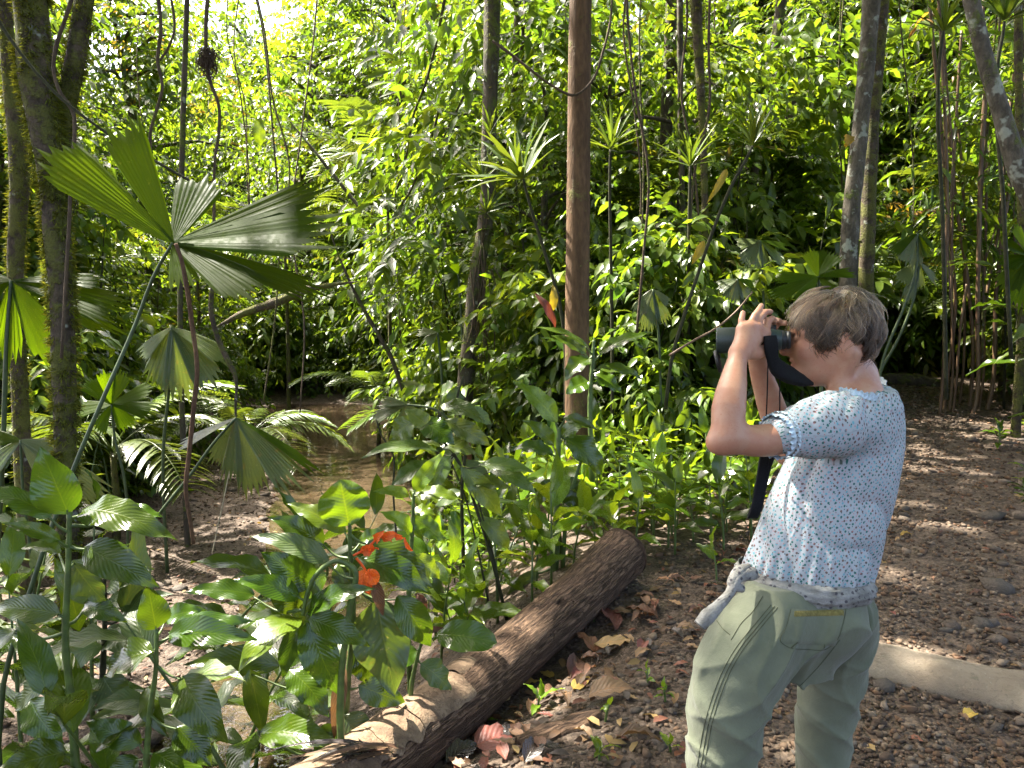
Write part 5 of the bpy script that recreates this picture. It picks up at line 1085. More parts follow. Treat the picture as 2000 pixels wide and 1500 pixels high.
# leaf litter too small to pick apart
lt = MB(); n = 9000; y = 2.2 + 20 * r.random(n) ** 1.7; x = r.uniform(-1, 1, n) * (.75 * y + 1.5); px = np.interp(y, YS, PX); keep = (np.abs(x - px) > .55 * r.random(n) * 1.8) & ~((np.abs(x - np.interp(y, YS, XC)) < .5)); x, y = x[keep], y[keep]; n = len(x)
LC = np.array([[.10, .055, .03], [.15, .09, .045], [.06, .035, .022], [.13, .05, .03], [.20, .14, .06], [.035, .025, .02]])
d = r.normal(size=(n, 3)); d[:, 2] *= .18; s = r.uniform(.03, .085, n)
put_leaves(lt, LT8, np.stack([x, y, ground(x, y) + .008 + .012 * r.random(n)], -1), d, UP + r.normal(size=(n, 3)) * .35, s, s * .5, LC[r.integers(0, 6, n)] * r.uniform(.7, 1.2, (n, 1)))
M_litter = leaf_mat("litter_leaf", None, .6, .12, spec=.35)
tag(lt.build("leaf_litter", M_litter), "brown leaf litter scattered over the forest floor", "leaf litter", kind="stuff")
# fallen leaves that can be picked out one by one
def litter_mat(n, c, rough=.55): return leaf_mat(n, c, rough, .12, veins=9, vein_str=.3, spots=.5, rand_amt=.3, dry=.3)
M_lr, M_lb, M_ly, M_lk, M_lt = litter_mat("red_litter", (.12, .045, .026)), litter_mat("brown_litter", (.12, .068, .038)), litter_mat("yellow_litter", (.36, .27, .05)), litter_mat("black_litter", (.025, .018, .016), .28), litter_mat("tan_litter", (.26, .165, .085))
LM = {m.name: [unit_leaf("broad", .05 + .07 * i, .2 + .35 * i, .12, 8, 4, 600 + i, m, "fallen_leaf") for i in range(3)] for m in (M_lr, M_lb, M_ly, M_lk, M_lt)}
def fallen(label, px, py, Lp, m, ang, ratio=.55, tilt=(0, 0), group=None, seed=0, pos=None, v=None):
    p = ray_ground(px, py) if pos is None else V3(pos); L = Lp * p[1] / FPX if pos is None else Lp; r = np.random.default_rng(seed + int(px))
    d = np.array([math.cos(ang), math.sin(ang), tilt[0]]); e = bpy.data.objects.new("fallen_leaf", LM[m.name][r.integers(0, 3) if v is None else v]); COL.objects.link(e)
    X = nrm(d); Z = UP + np.array([tilt[1], -abs(tilt[1]) * .5, 0]); Z = nrm(Z - X * np.dot(Z, X)); Y = np.cross(Z, X); q = p - X * L * .5 + UP * (.012 + abs(tilt[0]) * L * .5)
    e.matrix_world = Matrix(((X[0] * L, Y[0] * L * ratio, Z[0] * L, q[0]), (X[1] * L, Y[1] * L * ratio, Z[1] * L, q[1]), (X[2] * L, Y[2] * L * ratio, Z[2] * L, q[2]), (0, 0, 0, 1)))
    return tag(e, label, "leaf", group)
fallen("large red-brown hole-riddled leaf on the ground below the log", 972, 1450, 105, M_lr, .5, .8, (.06, .2), v=0)
fallen("curled brick-red leaf standing up in the litter right of the log", 1142, 1280, 88, M_lr, 2.2, .5, (.35, .5), v=1)
fallen("brown cupped leaf under the curled brick-red one", 1120, 1312, 70, M_lb, 1.2, .7, (.1, .6), v=2)
fallen("purple-red leaf near the upper end of the log", 1185, 1215, 90, M_lr, 1.9, .5, (.05, .3), v=1)
fallen("long reddish leaf at the edge of the sunlit gingers", 1250, 1205, 80, M_lr, 2.6, .4, (.03, .3))
fallen("yellow speckled oval leaf in the middle of the litter", 1136, 1340, 62, M_ly, .9, .55, (.04, .1), v=0)
fallen("small yellow leaf lying closest to the log", 1032, 1338, 48, M_ly, .15, .5, (.04, .2), v=0)
fallen("round bright yellow leaf behind the small yellow one", 1068, 1322, 34, M_ly, 2.5, .8, (.04, .1), v=0)
fallen("dark chestnut leaf with ragged yellow edge right of the yellow oval", 1195, 1362, 95, M_lb, .1, .6, (.1, .4), v=1)
fallen("tan torn leaf fragment beyond the chestnut leaf", 1205, 1262, 95, M_lt, .2, .45, (.03, .1), v=0)
fallen("folded tan leaf at the end of the plank of bark", 1138, 1442, 50, M_lt, 2.4, .4, (.06, .3), v=2)
fallen("wet black leaf at the bottom edge beside the log", 905, 1482, 80, M_lk, .6, .7, (.15, .3), v=1)
fallen("wet dark brown leaf below the plank of bark", 1040, 1478, 75, M_lk, 1.1, .6, (.1, .3), v=2)
fallen("long thin brown leaf lying near the woman's trousers", 1250, 1455, 95, M_lb, -.25, .25, (.03, .5), v=2)
fallen("small orange-brown leaf left of the woman's knee", 1232, 1368, 34, M_lt, -.6, .5, (.06, .1))
fallen("yellow-green leaf dropped on the trail beside the blouse", 1770, 1050, 26, M_ly, .1, .45, (.05, .1))
fallen("yellow leaf lying below the kerb", 1897, 1405, 36, M_ly, .3, .8, (.05, .1))
r = np.random.default_rng(99)
for i in range(95):
    y = 2.7 + 2.6 * r.random(); t = (y - 2.75) / 1.8; x = -.62 + 1.29 * t + .25 + abs(r.normal()) * .36
    m = (M_lb, M_lr, M_lt, M_lk, M_lb)[r.integers(0, 5)]
    fallen({"brown_litter": "dead brown leaf in the litter right of the log", "red_litter": "dead rust-red leaf in the litter right of the log", "tan_litter": "dead tan leaf in the litter right of the log", "black_litter": "rotting black leaf in the litter right of the log"}[m.name], i, 0, r.uniform(.05, .13), m, r.uniform(0, 6.28), r.uniform(.35, .6), (r.normal() * .05, r.normal() * .2), {"brown_litter": "brown leaves", "red_litter": "rust-red leaves", "tan_litter": "tan leaves", "black_litter": "black leaves"}[m.name] + " beside the log", i, (x, y, gz(x, y) + r.uniform(0, .02)))
for i in range(45):
    y = 2.8 + 8 * r.random(); x = np.interp(y, YS, PX) + r.normal() * 1.0; fallen("small dry leaf lying on the gravel trail", i, 0, r.uniform(.05, .12), (M_lb, M_lt, M_lr)[i % 3], r.uniform(0, 6.28), .45, (r.normal() * .08, r.normal() * .2), "dry leaves on the trail", i, (x, y, gz(x, y) + .004))
# slab of rotten bark
a, b = ray_ground(1015, 1462), ray_ground(1172, 1404); nn = 22; t = np.linspace(0, 1, nn); c0 = a + (b - a) * t[:, None]; sd = nrm(np.cross(b - a, UP)); r2 = np.random.default_rng(5)
hw = .055 * (1 + .25 * snoise(np.stack([t * 9, t * 0, t * 0], -1), 1, 3)) * np.clip((1 - t) * 5, .25, 1) ** .6; w = np.linspace(-1, 1, 9)
top = c0[:, None] + sd * (hw[:, None] * w[None])[..., None] + UP * (.045 - .018 * w[None] ** 2 + 0 * t[:, None])[..., None]; top = top + UP * (.006 * snoise(top, 30., 3))[..., None]
bot = top - UP * .028; V = np.concatenate([top.reshape(-1, 3), bot.reshape(-1, 3)]); q = grid_q(nn, 9); m = nn * 9; e = []
for i in range(nn - 1): e += [(i * 9, (i + 1) * 9, m + (i + 1) * 9, m + i * 9), (i * 9 + 8, m + i * 9 + 8, m + (i + 1) * 9 + 8, (i + 1) * 9 + 8)]
for j in range(8): e += [(j, m + j, m + j + 1, j + 1), ((nn - 1) * 9 + j, (nn - 1) * 9 + j + 1, m + (nn - 1) * 9 + j + 1, m + (nn - 1) * 9 + j)]
mb = MB(); mb.add(V, None, np.concatenate([q, q[:, ::-1] + m, np.array(e)]), np.concatenate([np.stack(np.broadcast_arrays(t[:, None] * .4, w[None] * .05), -1).reshape(-1, 2)] * 2)); tag(mb.build("bark_slab", M_log, smooth=False), "flat slab of rotten brown bark below the log", "bark")
# seedlings in the litter
for i, (px, py, h, n, L, lab) in enumerate([(1050, 1390, .10, 4, .10, "little seedling with one tall leaf beside the yellow leaves"), (1182, 1410, .10, 3, .055, "tiny two-leaved seedling at the tip of the bark slab"), (1160, 1215, .09, 4, .06, "small seedling by the purple-red leaf"), (1300, 1370, .09, 5, .05, "seedling just left of the woman's trousers"),
        (1170, 1485, .07, 6, .06, "spreading seedling at the bottom edge of the litter"), (990, 1360, .08, 4, .05, "seedling tucked under the log"), (945, 1425, .07, 3, .06, "dark seedling sprouting from beneath the log"), (1265, 1340, .09, 4, .05, "seedling with pale stem above the long thin leaf"), (1310, 1470, .07, 4, .05, "curled seedling at the foot of the woman's trousers"), (1400, 1135, .22, 4, .15, "single glossy plant touching the woman's waist")]):
    p = ray_ground(px, py); small_plant("seedling", lab, "seedling", p[0], p[1], h, n, L, .42, "bright", 1200 + i, lo=.5)
# dead palm fibre at the near end of the log
pl = Plant("dead_palm_frond", "dark brown shredded palm frond draped at the near end of the log", "frond", P(700, 1500, 2.72)); r = np.random.default_rng(12)
for i in range(26):
    a = P(760 + r.normal() * 14, 1470 + r.normal() * 8, 2.74); e = P(610 + r.normal() * 30, 1500 + r.normal() * 22, 2.62 + r.normal() * .05); mb = MB(); V, Q, uv = bigleaf(a, e, r.uniform(.012, .03), (0, -.4, .9), r.uniform(.05, .16), .4, .05, "strap", 8, 2, 1300 + i); mb.add(V, None, Q, uv); pl.part("strip", mb, M_lk if i % 2 else M_lb)
# ------------------------------------------------------------------ the woman: bodies grown from smooth distance fields
class Field:
    def __init__(s, lo, hi, h):
        s.lo = V3(lo); s.h = h; s.n = np.ceil((V3(hi) - s.lo) / h).astype(int) + 1; s.F = np.full(s.n, 0.2, np.float32)
        s.ax = [s.lo[i] + np.arange(s.n[i]) * h for i in range(3)]
    def box(s, lo, hi, pad):
        a = np.clip(np.floor((V3(lo) - pad - s.lo) / s.h).astype(int), 0, s.n - 1); b = np.clip(np.ceil((V3(hi) + pad - s.lo) / s.h).astype(int) + 1, 1, s.n)
        sl = tuple(slice(a[i], b[i]) for i in range(3)); return sl, np.meshgrid(*[s.ax[i][a[i]:b[i]] for i in range(3)], indexing='ij', sparse=True)
    def merge(s, sl, d, k):
        if k <= 0: s.F[sl] = np.minimum(s.F[sl], d); return
        f = s.F[sl]; h = np.maximum(k - np.abs(f - d), 0) / k; s.F[sl] = np.minimum(f, d) - h * h * k * .25
    def cone(s, a, b, r1, r2, k=.015):
        a, b = V3(a), V3(b); m = max(r1, r2); sl, (x, y, z) = s.box(np.minimum(a, b) - m, np.maximum(a, b) + m, .03 + k); ba = b - a; L2 = ba @ ba + 1e-9
        t = np.clip(((x - a[0]) * ba[0] + (y - a[1]) * ba[1] + (z - a[2]) * ba[2]) / L2, 0, 1)
        d = np.sqrt((x - a[0] - t * ba[0]) ** 2 + (y - a[1] - t * ba[1]) ** 2 + (z - a[2] - t * ba[2]) ** 2) - (r1 + (r2 - r1) * t); s.merge(sl, d.astype(np.float32), k)
    def chain(s, pts, rad, k=.015, n=0):
        pts = V3(pts); rad = V3(rad); m = max(rad)
        if n: t = np.linspace(0, 1, n); pr = catmull(np.hstack([pts, rad[:, None]]), n); pts, rad = pr[:, :3], pr[:, 3]
        sl, (x, y, z) = s.box(pts.min(0) - m, pts.max(0) + m, .03 + k); D_ = None
        for i in range(len(pts) - 1):
            a, b = pts[i], pts[i + 1]; ba = b - a; L2 = ba @ ba + 1e-9; t = np.clip(((x - a[0]) * ba[0] + (y - a[1]) * ba[1] + (z - a[2]) * ba[2]) / L2, 0, 1)
            d = np.sqrt((x - a[0] - t * ba[0]) ** 2 + (y - a[1] - t * ba[1]) ** 2 + (z - a[2] - t * ba[2]) ** 2) - (rad[i] + (rad[i + 1] - rad[i]) * t); D_ = d if D_ is None else np.minimum(D_, d)
        s.merge(sl, D_.astype(np.float32), k)
    def ell(s, c, r, axes=None, k=.015, sub=False):
        c, r = V3(c), V3(r); A = np.eye(3) if axes is None else np.array(axes); m = max(r); sl, (x, y, z) = s.box(c - m, c + m, .03 + k)
        q = [((x - c[0]) * A[i][0] + (y - c[1]) * A[i][1] + (z - c[2]) * A[i][2]) / r[i] for i in range(3)]
        k0 = np.sqrt(q[0] ** 2 + q[1] ** 2 + q[2] ** 2); k1 = np.sqrt((q[0] / r[0]) ** 2 + (q[1] / r[1]) ** 2 + (q[2] / r[2]) ** 2) + 1e-9
        d = (k0 * (k0 - 1) / k1).astype(np.float32)
        if sub:
            f = s.F[sl]; h = np.maximum(k - np.abs(f + d), 0) / k; s.F[sl] = np.maximum(f, -d) + h * h * k * .25
        else: s.merge(sl, d, k)
    def column(s, zt, cx, cy, rx, ry, k=.02):
        """vertical body of elliptical sections given by tables over z"""
        o = np.argsort(zt); zt = V3(zt)[o]; cx, cy, rx, ry = [V3(t)[o] for t in (cx, cy, rx, ry)]
        lo = [np.min(cx - rx), np.min(cy - ry), zt[0]]; hi = [np.max(cx + rx), np.max(cy + ry), zt[-1]]; sl, (x, y, z) = s.box(lo, hi, .05)
        zz = np.clip(z, zt[0], zt[-1]); a = [np.interp(zz, zt, t) for t in (cx, cy, rx, ry)]
        q = np.sqrt(((x - a[0]) / a[2]) ** 2 + ((y - a[1]) / a[3]) ** 2); d = (q - 1) * np.minimum(a[2], a[3]); d = np.maximum(d, np.maximum(zt[0] - z, z - zt[-1])); s.merge(sl, d.astype(np.float32), k)
    def below(s, p, n):
        """keep only what lies under the plane through p with normal n"""
        x, y, z = np.meshgrid(*s.ax, indexing='ij', sparse=True); s.F = np.maximum(s.F, ((x - p[0]) * n[0] + (y - p[1]) * n[1] + (z - p[2]) * n[2]).astype(np.float32))
    def net(s):
        """surface nets"""
        F = s.F; S = F < 0; n = s.n; c = np.zeros(n - 1, np.uint8)
        for i in (0, 1):
            for j in (0, 1):
                for k in (0, 1): c += S[i:n[0] - 1 + i, j:n[1] - 1 + j, k:n[2] - 1 + k]
        I = np.argwhere((c > 0) & (c < 8)); idx = np.full(n - 1, -1, np.int32); idx[tuple(I.T)] = np.arange(len(I)); acc = np.zeros((len(I), 3)); cnt = np.zeros(len(I))
        for ax in range(3):
            e = np.eye(3, dtype=int)[ax]; o1, o2 = [np.eye(3, dtype=int)[q] for q in range(3) if q != ax]
            for u in (0, 1):
                for v in (0, 1):
                    a = I + o1 * u + o2 * v; b = a + e; fa, fb = F[tuple(a.T)], F[tuple(b.T)]; m = (fa < 0) != (fb < 0); t = np.where(m, fa / (fa - fb + 1e-12), 0); acc += np.where(m[:, None], a - 0 + e * t[:, None], 0); cnt += m
        V = s.lo + acc / cnt[:, None] * s.h; Q = []
        for ax in range(3):
            e = np.eye(3, dtype=int)[ax]; o1, o2 = np.eye(3, dtype=int)[(ax + 1) % 3], np.eye(3, dtype=int)[(ax + 2) % 3]
            sa = [slice(0, n[q] - 1) if q == ax else slice(1, n[q] - 1) for q in range(3)]; sb = [slice(1, n[q]) if q == ax else slice(1, n[q] - 1) for q in range(3)]
            A, B = S[tuple(sa)], S[tuple(sb)]; off = np.array([0 if q == ax else 1 for q in range(3)])
            for flip, mask in ((False, A & ~B), (True, ~A & B)):
                p = np.argwhere(mask) + off; q = np.stack([idx[tuple((p - o1 - o2).T)], idx[tuple((p - o2).T)], idx[tuple(p.T)], idx[tuple((p - o1).T)]], -1); Q.append(q[:, ::-1] if flip else q)
        Q = np.concatenate(Q); Q = Q[(Q >= 0).all(1)]
        return V, Q
def relax(V, Q, it=2, lam=.5):
    e = np.concatenate([Q[:, [0, 1]], Q[:, [1, 2]], Q[:, [2, 3]], Q[:, [3, 0]]])
    for _ in range(it):
        a = np.zeros_like(V); c = np.zeros(len(V))
        for i, j in ((0, 1), (1, 0)):
            for d in range(3): a[:, d] += np.bincount(e[:, i], V[e[:, j], d], len(V))
            c += np.bincount(e[:, i], minlength=len(V))
        V = V + lam * (a / np.maximum(c, 1)[:, None] - V)
    return V
def vnormals(V, Q):
    fn = np.cross(V[Q[:, 2]] - V[Q[:, 0]], V[Q[:, 3]] - V[Q[:, 1]]); N = np.zeros_like(V)
    for j in range(4):
        for d in range(3): N[:, d] += np.bincount(Q[:, j], fn[:, d], len(V))
    return nrm(N)
WX0 = P(1600, 900, 1.85); wg = gz(WX0[0], WX0[1])
person = thing("person", "woman in dotted white blouse and green trousers looking through binoculars", "person", None, (WX0[0], WX0[1], wg)); PO = V3([WX0[0], WX0[1], wg])
def ppart(name, V, mat, Q=None, T=None, uv=None, col=None, under=None, smooth=True):
    mb = MB(); mb.add(V - PO, T, Q, uv, col); return mb.build(name, mat, under or person, smooth)
# head frame
HF = nrm(V3([-.95, .27, -.14])); HL = nrm(np.cross(UP, HF)); HU = np.cross(HF, HL); HC = P(1635, 650, 1.85); HAX = [HF, HL, HU]
def Hd(f, l, u): return HC + HF * f + HL * l + HU * u
B = Field((.36, 1.52, .92), (1.02, 2.18, 1.76), .0032)
B.column([P(0, y, 1.87)[2] for y in (800, 850, 950, 1050, 1120)], [P(x, 800, 1.87)[0] for x in (1672, 1662, 1640, 1615, 1595)], [1.87] * 5, [.085, .10, .115, .12, .12], [.10, .115, .10, .10, .10], .03)
B.ell(Hd(.003, 0, .010), (.093, .072, .087), HAX, .02); B.ell(Hd(.050, 0, -.040), (.060, .060, .078), HAX, .03); B.cone(Hd(.0, .050, -.055), Hd(.080, .012, -.092), .020, .019, .03); B.cone(Hd(.0, -.050, -.055), Hd(.080, -.012, -.092), .020, .019, .03)
B.ell(Hd(.086, 0, -.086), (.024, .024, .019), HAX, .02); B.ell(Hd(.048, 0, -.092), (.040, .045, .026), HAX, .03)
B.cone(Hd(.106, 0, .004), Hd(.129, 0, -.029), .0085, .0095, .012); B.cone(Hd(.129, 0, -.029), Hd(.114, 0, -.037), .009, .008, .008)
for s_ in (-1, 1): B.ell(Hd(.113, .012 * s_, -.032), (.010, .007, .008), HAX, .008); B.cone(Hd(.098, .018 * s_, .018), Hd(.080, .046 * s_, .014), .010, .010, .015); B.ell(Hd(.085, .034 * s_, -.035), (.020, .020, .020), HAX, .03); B.ell(Hd(-.004, .073 * s_, -.028), (.020, .008, .031), HAX, .008)
B.ell(Hd(.111, 0, -.055), (.0085, .022, .0055), HAX, .008); B.ell(Hd(.107, 0, -.066), (.0095, .020, .0065), HAX, .008); B.ell(Hd(.122, 0, -.0603), (.012, .022, .0022), HAX, .004, True)
for s_ in (-1, 1): B.ell(Hd(.104, .031 * s_, -.001), (.012, .015, .009), HAX, .012, True); B.ell(Hd(.092, .031 * s_, -.001), (.012, .013, .011), HAX, .004)
B.chain([P(1644, 700, 1.86), P(1655, 745, 1.87), P(1664, 790, 1.875)], [.052, .051, .058], .03); B.cone(Hd(-.02, .052, -.055), P(1630, 772, 1.81), .016, .015, .03)
B.chain([P(1674, 735, 1.875), P(1684, 775, 1.82), P(1652, 815, 1.755)], [.038, .046, .052], .04); B.chain([P(1674, 735, 1.885), P(1690, 775, 1.93), P(1700, 812, 1.985)], [.038, .046, .052], .04); B.ell(P(1692, 800, 1.875), (.055, .10, .050), None, .04)
# near arm and hand
B.chain([P(1648, 822, 1.75), P(1560, 842, 1.69), P(1490, 861, 1.655), P(1424, 856, 1.635)], [.048, .040, .0365, .0335], .02, 9); B.chain([P(1421, 853, 1.635), P(1423, 800, 1.655), P(1431, 750, 1.69), P(1438, 712, 1.722), P(1443, 692, 1.735)], [.0345, .0375, .0315, .0240, .0215], .018, 9); B.ell(P(1398, 866, 1.635), (.018, .020, .018), None, .03)
def hand(W, K, fingers, thumb, palm=(.0185, .0125)):
    for q in K: B.cone(W, q, palm[0], palm[1], .012)
    B.cone(K[0], K[1], .0118, .0118, .01); B.cone(K[1], K[2], .0118, .0118, .01); B.cone(K[2], K[3], .0118, .0118, .01); B.ell((W + K[1] + K[2]) / 3, (.026, .013, .028), None, .012)
    for f, r in fingers: B.chain(f, r, .0035)
    B.chain(thumb[0], thumb[1], .008)
dh = .038
K = [P(1494, 651, 1.752 + dh), P(1478, 641, 1.745 + dh), P(1464, 638, 1.738 + dh), P(1449, 643, 1.732 + dh)]
hand(P(1444, 690, 1.702 + dh), K, [([K[3], P(1448, 625, 1.742 + dh), P(1451, 611, 1.757 + dh)], [.0092, .0078, .0066]), ([K[2], P(1474, 617, 1.752 + dh), P(1482, 606, 1.766 + dh), P(1487, 597, 1.78 + dh)], [.0098, .0086, .0078, .0066]),
      ([K[1], P(1484, 622, 1.753 + dh), P(1495, 610, 1.766 + dh), P(1505, 609, 1.785 + dh)], [.0100, .0090, .0082, .0068]), ([K[0], P(1500, 628, 1.760 + dh), P(1508, 623, 1.774 + dh), P(1512, 630, 1.793 + dh)], [.0102, .0094, .0084, .0070])],
     ([P(1458, 686, 1.712 + dh), P(1476, 690, 1.732 + dh), P(1492, 684, 1.755 + dh), P(1500, 676, 1.785 + dh)], [.0185, .0170, .0135, .0095]), (.0185, .0124))
# far arm and hand
B.chain([P(1702, 820, 1.985), P(1620, 855, 2.04), P(1540, 884, 2.06)], [.048, .040, .036], .02, 7); B.chain([P(1538, 880, 2.06), P(1512, 810, 2.04), P(1496, 760, 2.015), P(1482, 715, 1.99), P(1479, 698, 1.985)], [.036, .038, .033, .026, .024], .018, 9)
K2 = [P(1508, 645, 1.955), P(1496, 640, 1.96), P(1483, 640, 1.965), P(1470, 645, 1.97)]
hand(P(1479, 697, 1.985), K2, [([K2[i], K2[i] + V3([.008, -.02, .020]), K2[i] + V3([.018, -.045, .018])], [.0098, .0088, .0070]) for i in range(4)], ([P(1484, 690, 1.975), P(1497, 688, 1.945), P(1506, 683, 1.915)], [.017, .013, .009]))
V, Q = B.net(); V = relax(V, Q, 1, .35)
lip = np.exp(-np.sum(((V - Hd(.110, 0, -.060)) @ np.array(HAX).T / V3([.02, .022, .010])) ** 2, -1)); ruddy = sum(np.exp(-np.sum((V - c) ** 2, -1) / .022 ** 2) for c in (Hd(.085, .045, -.035), Hd(.12, 0, -.03), P(1402, 868, 1.63), K[1]))
arm = sstep(.60, .50, V[:, 0])
colr = V3([.39, .212, .136])[None] * (1 - .0 * arm[:, None]); colr = colr * (1 - .55 * np.clip(lip, 0, 1)[:, None] * V3([.25, .6, .5])) * (1 - .22 * np.clip(ruddy, 0, 1)[:, None] * V3([.0, .6, .6]))
k = NT("skin"); at = k.node("Attribute", attribute_name="col").outputs['Color']; oc = k.obj_co(); n1 = k.noise(28., 4., .6, oc); n2 = k.noise(240., 3., .6, oc); n3 = k.noise(420., 2., .6, oc)
c = k.mix(k.rampv(n1, .35, .65, 0, .7), at, k.mix(1.0, at, (.92, .74, .70), 'MULTIPLY')); c = k.mix(k.rampv(n2, .60, .70, 0, .55), c, k.mix(1.0, at, (.72, .55, .45), 'MULTIPLY'))
M_skin = k.fin(k.princ(c, k.rampv(n1, .3, .7, .42, .58), k.bump(n3, .12, .001), .4, **{'Subsurface Weight': .12, 'Subsurface Radius': (.012, .005, .003), 'Subsurface Scale': 1.0}))
ppart("body", V, M_skin, Q, col=colr)

# blouse
C_ = Field((.36, 1.50, .93), (1.06, 2.22, 1.58), .0040)
T_ = [(742, 1690, 36), (765, 1684, 56), (790, 1675, 76), (830, 1668, 89), (870, 1661, 98), (900, 1652, 105), (950, 1637, 115), (1000, 1622, 119), (1050, 1608, 122), (1100, 1593, 124), (1122, 1586, 124), (1140, 1584, 120), (1152, 1584, 106)]
zt = [P(0, t[0], 1.85)[2] for t in T_]; cxs = [P(t[1], 900, 1.85)[0] for t in T_]; rxs = [t[2] * 1.85 / FPX for t in T_]; rys = [.085, .10, .118, .128, .130, .128, .126, .128, .132, .138, .140, .136, .12]
C_.column(zt, cxs, [1.865] * 13, rxs, rys, .02)
C_.chain([P(1662, 822, 1.78), P(1628, 830, 1.735), P(1582, 838, 1.70), P(1540, 848, 1.678), P(1524, 851, 1.668)], [.070, .078, .068, .053, .046], .03)
C_.chain([P(1702, 815, 1.97), P(1660, 835, 2.02), P(1610, 852, 2.05)], [.075, .075, .052], .03)
ring_px = [(1640, 764, 1.775), (1668, 768, 1.738), (1697, 776, 1.735), (1721, 774, 1.785), (1728, 760, 1.865), (1716, 744, 1.955), (1680, 742, 1.985), (1648, 748, 1.94), (1634, 757, 1.86)]
ring = np.array([P(*q) for q in ring_px]); rc = ring.mean(0); _, _, vt_ = np.linalg.svd(ring - rc); rn = vt_[2] * np.sign(vt_[2][2])
C_.below(rc + rn * .004, rn)
# folds
x, y, z = np.meshgrid(*C_.ax, indexing='ij', sparse=True); cxz = np.interp(z, zt[::-1], cxs[::-1]); an = np.arctan2(y - 1.865, x - cxz); top = np.clip((z - 1.30) / .16, 0, 1); bot = np.clip((1.10 - z) / .12, 0, 1)
fold = (.0085 * (1 - np.abs(np.sin(an * 15 + 1.5 * np.sin(z * 9)))) ** 1.5 - .003) * top + .0060 * (1 - np.abs(np.sin(an * 8.5 + 3 * np.sin(z * 5 + 1)))) ** 1.5 * (.35 + .65 * bot) - .002 + .0110 * (1 - np.abs(np.sin(an * 3.5 + z * 11 + 1.5 * np.sin(an * 2.3) + 1.2 * np.sin(z * 17)))) ** 2 * (1 - top) + .004 * np.sin(an * 26 + z * 10) * bot
C_.F += fold.astype(np.float32)
V, Q = C_.net(); V = relax(V, Q, 1, .4)
arm_a, arm_b = P(1662, 822, 1.78), P(1524, 851, 1.668); ad = nrm(arm_b - arm_a); tt = (V - arm_a) @ ad; rad = np.linalg.norm(V - arm_a - tt[:, None] * ad, axis=1)
cx_v = np.interp(V[:, 2], zt[::-1], cxs[::-1]); ang = np.arctan2(V[:, 1] - 1.865, V[:, 0] - cx_v); slv = (tt > .035) & (rad < .10) & (V[:, 1] < 1.80)
au = nrm(np.cross(ad, UP)); av_ = np.cross(au, ad); q = V - arm_a; uvv = np.stack([ang * .145 * (1 + 0 * tt), V[:, 2] + .12 * ang * .2], -1); uvs_ = np.stack([np.arctan2(q @ av_, q @ au) * .062, tt], -1); uvv = np.where(slv[:, None], uvs_, uvv)
k = NT("dotted_blouse_cotton"); uvn = k.node("TexCoord").outputs['UV']; mp = k.node("Mapping"); mp.inputs['Scale'].default_value = (1, 1, 1); mp.inputs['Rotation'].default_value = (0, 0, .55); k.link(uvn, mp.inputs[0])
c = (.44, .48, .51); sel = None
for sc, rd, cols_, rnd in ((84., .24, [(0, (.045, .17, .15)), (.34, (.045, .17, .15)), (.36, (.17, .12, .11)), (.62, (.17, .12, .11)), (.64, (.18, .42, .48)), (1, (.18, .42, .48))], .42), (104., .15, [(0, (.52, .22, .22)), (.5, (.52, .22, .22)), (.52, (.06, .12, .13)), (1, (.06, .12, .13))], .55)):
    vo = k.node("TexVoronoi", feature='F1', voronoi_dimensions='2D'); vo.inputs['Scale'].default_value = sc; vo.inputs['Randomness'].default_value = rnd; k.link(mp.outputs[0], vo.inputs['Vector'])
    sp = k.node("SeparateColor"); k.link(vo.outputs['Color'], sp.inputs[0]); dc = k.ramp(sp.outputs[0], cols_); c = k.mix(k.rampv(vo.outputs['Distance'], rd - .05, rd + .04, 1.0, 0.0), c, dc)
oc = k.obj_co(); wv = k.noise(900., 2., .5, oc); mp3 = k.node('Mapping'); mp3.inputs['Scale'].default_value = (1, 1, .22); mp3.inputs['Rotation'].default_value = (0, .25, 0); k.link(oc, mp3.inputs[0]); wr = k.noise(38., 4., .55, mp3.outputs[0], .6)
pb = k.princ(c, .85, k.bump(k.math('ADD', k.math('MULTIPLY', wr, 1.0), k.math('MULTIPLY', wv, .08)), .75, .010), .2); tl = k.node("BsdfTranslucent"); k.link(c if not isinstance(c, tuple) else c, tl.inputs[0]); ms = k.node("MixShader"); ms.inputs[0].default_value = .22; k.link(pb, ms.inputs[1]); k.link(tl.outputs[0], ms.inputs[2]); M_blouse = k.fin(ms.outputs[0])
o_blouse = ppart("blouse", V, M_blouse, Q, uv=uvv)
M_trim = plain_mat("blue_white_trim", (.46, .56, .62), .85, .2, .25, 160., .5, .003)
def frill(pts, out, width, waves, amp, name, n=160, closed=True):
    p = catmull(np.vstack([pts, pts[:1]]), n) if closed else catmull(pts, n); t = np.linspace(0, 1, n); r = np.random.default_rng(4); amp = amp * (.55 + .9 * np.abs(snoise(np.stack([t * 40, t * 0, t * 0], -1), 1., 2)))[:, None]; ph = np.cumsum(r.uniform(.2, 1.8, n)); ph = ph / ph[-1] * waves * 6.283
    ce = p.mean(0); rows = []
    for w in (-.6, 0, .5, 1.0):
        o_ = out(p, t); rad_ = nrm(p - ce - np.outer((p - ce) @ nrm(o_.mean(0)), nrm(o_.mean(0)))); rows.append(p + o_ * width * w + rad_ * (.003 + amp * max(w, 0) * np.sin(ph)[:, None]) - o_ * (amp * .8 * max(w, 0)) * np.cos(ph * .53)[:, None])
    G = np.stack(rows, 1); return ppart(name, G.reshape(-1, 3), M_trim, grid_q(n, 4), under=o_blouse, uv=None)
frill(ring, lambda p, t: np.broadcast_to(rn, p.shape), .010, 46, .0035, "neck_frill")
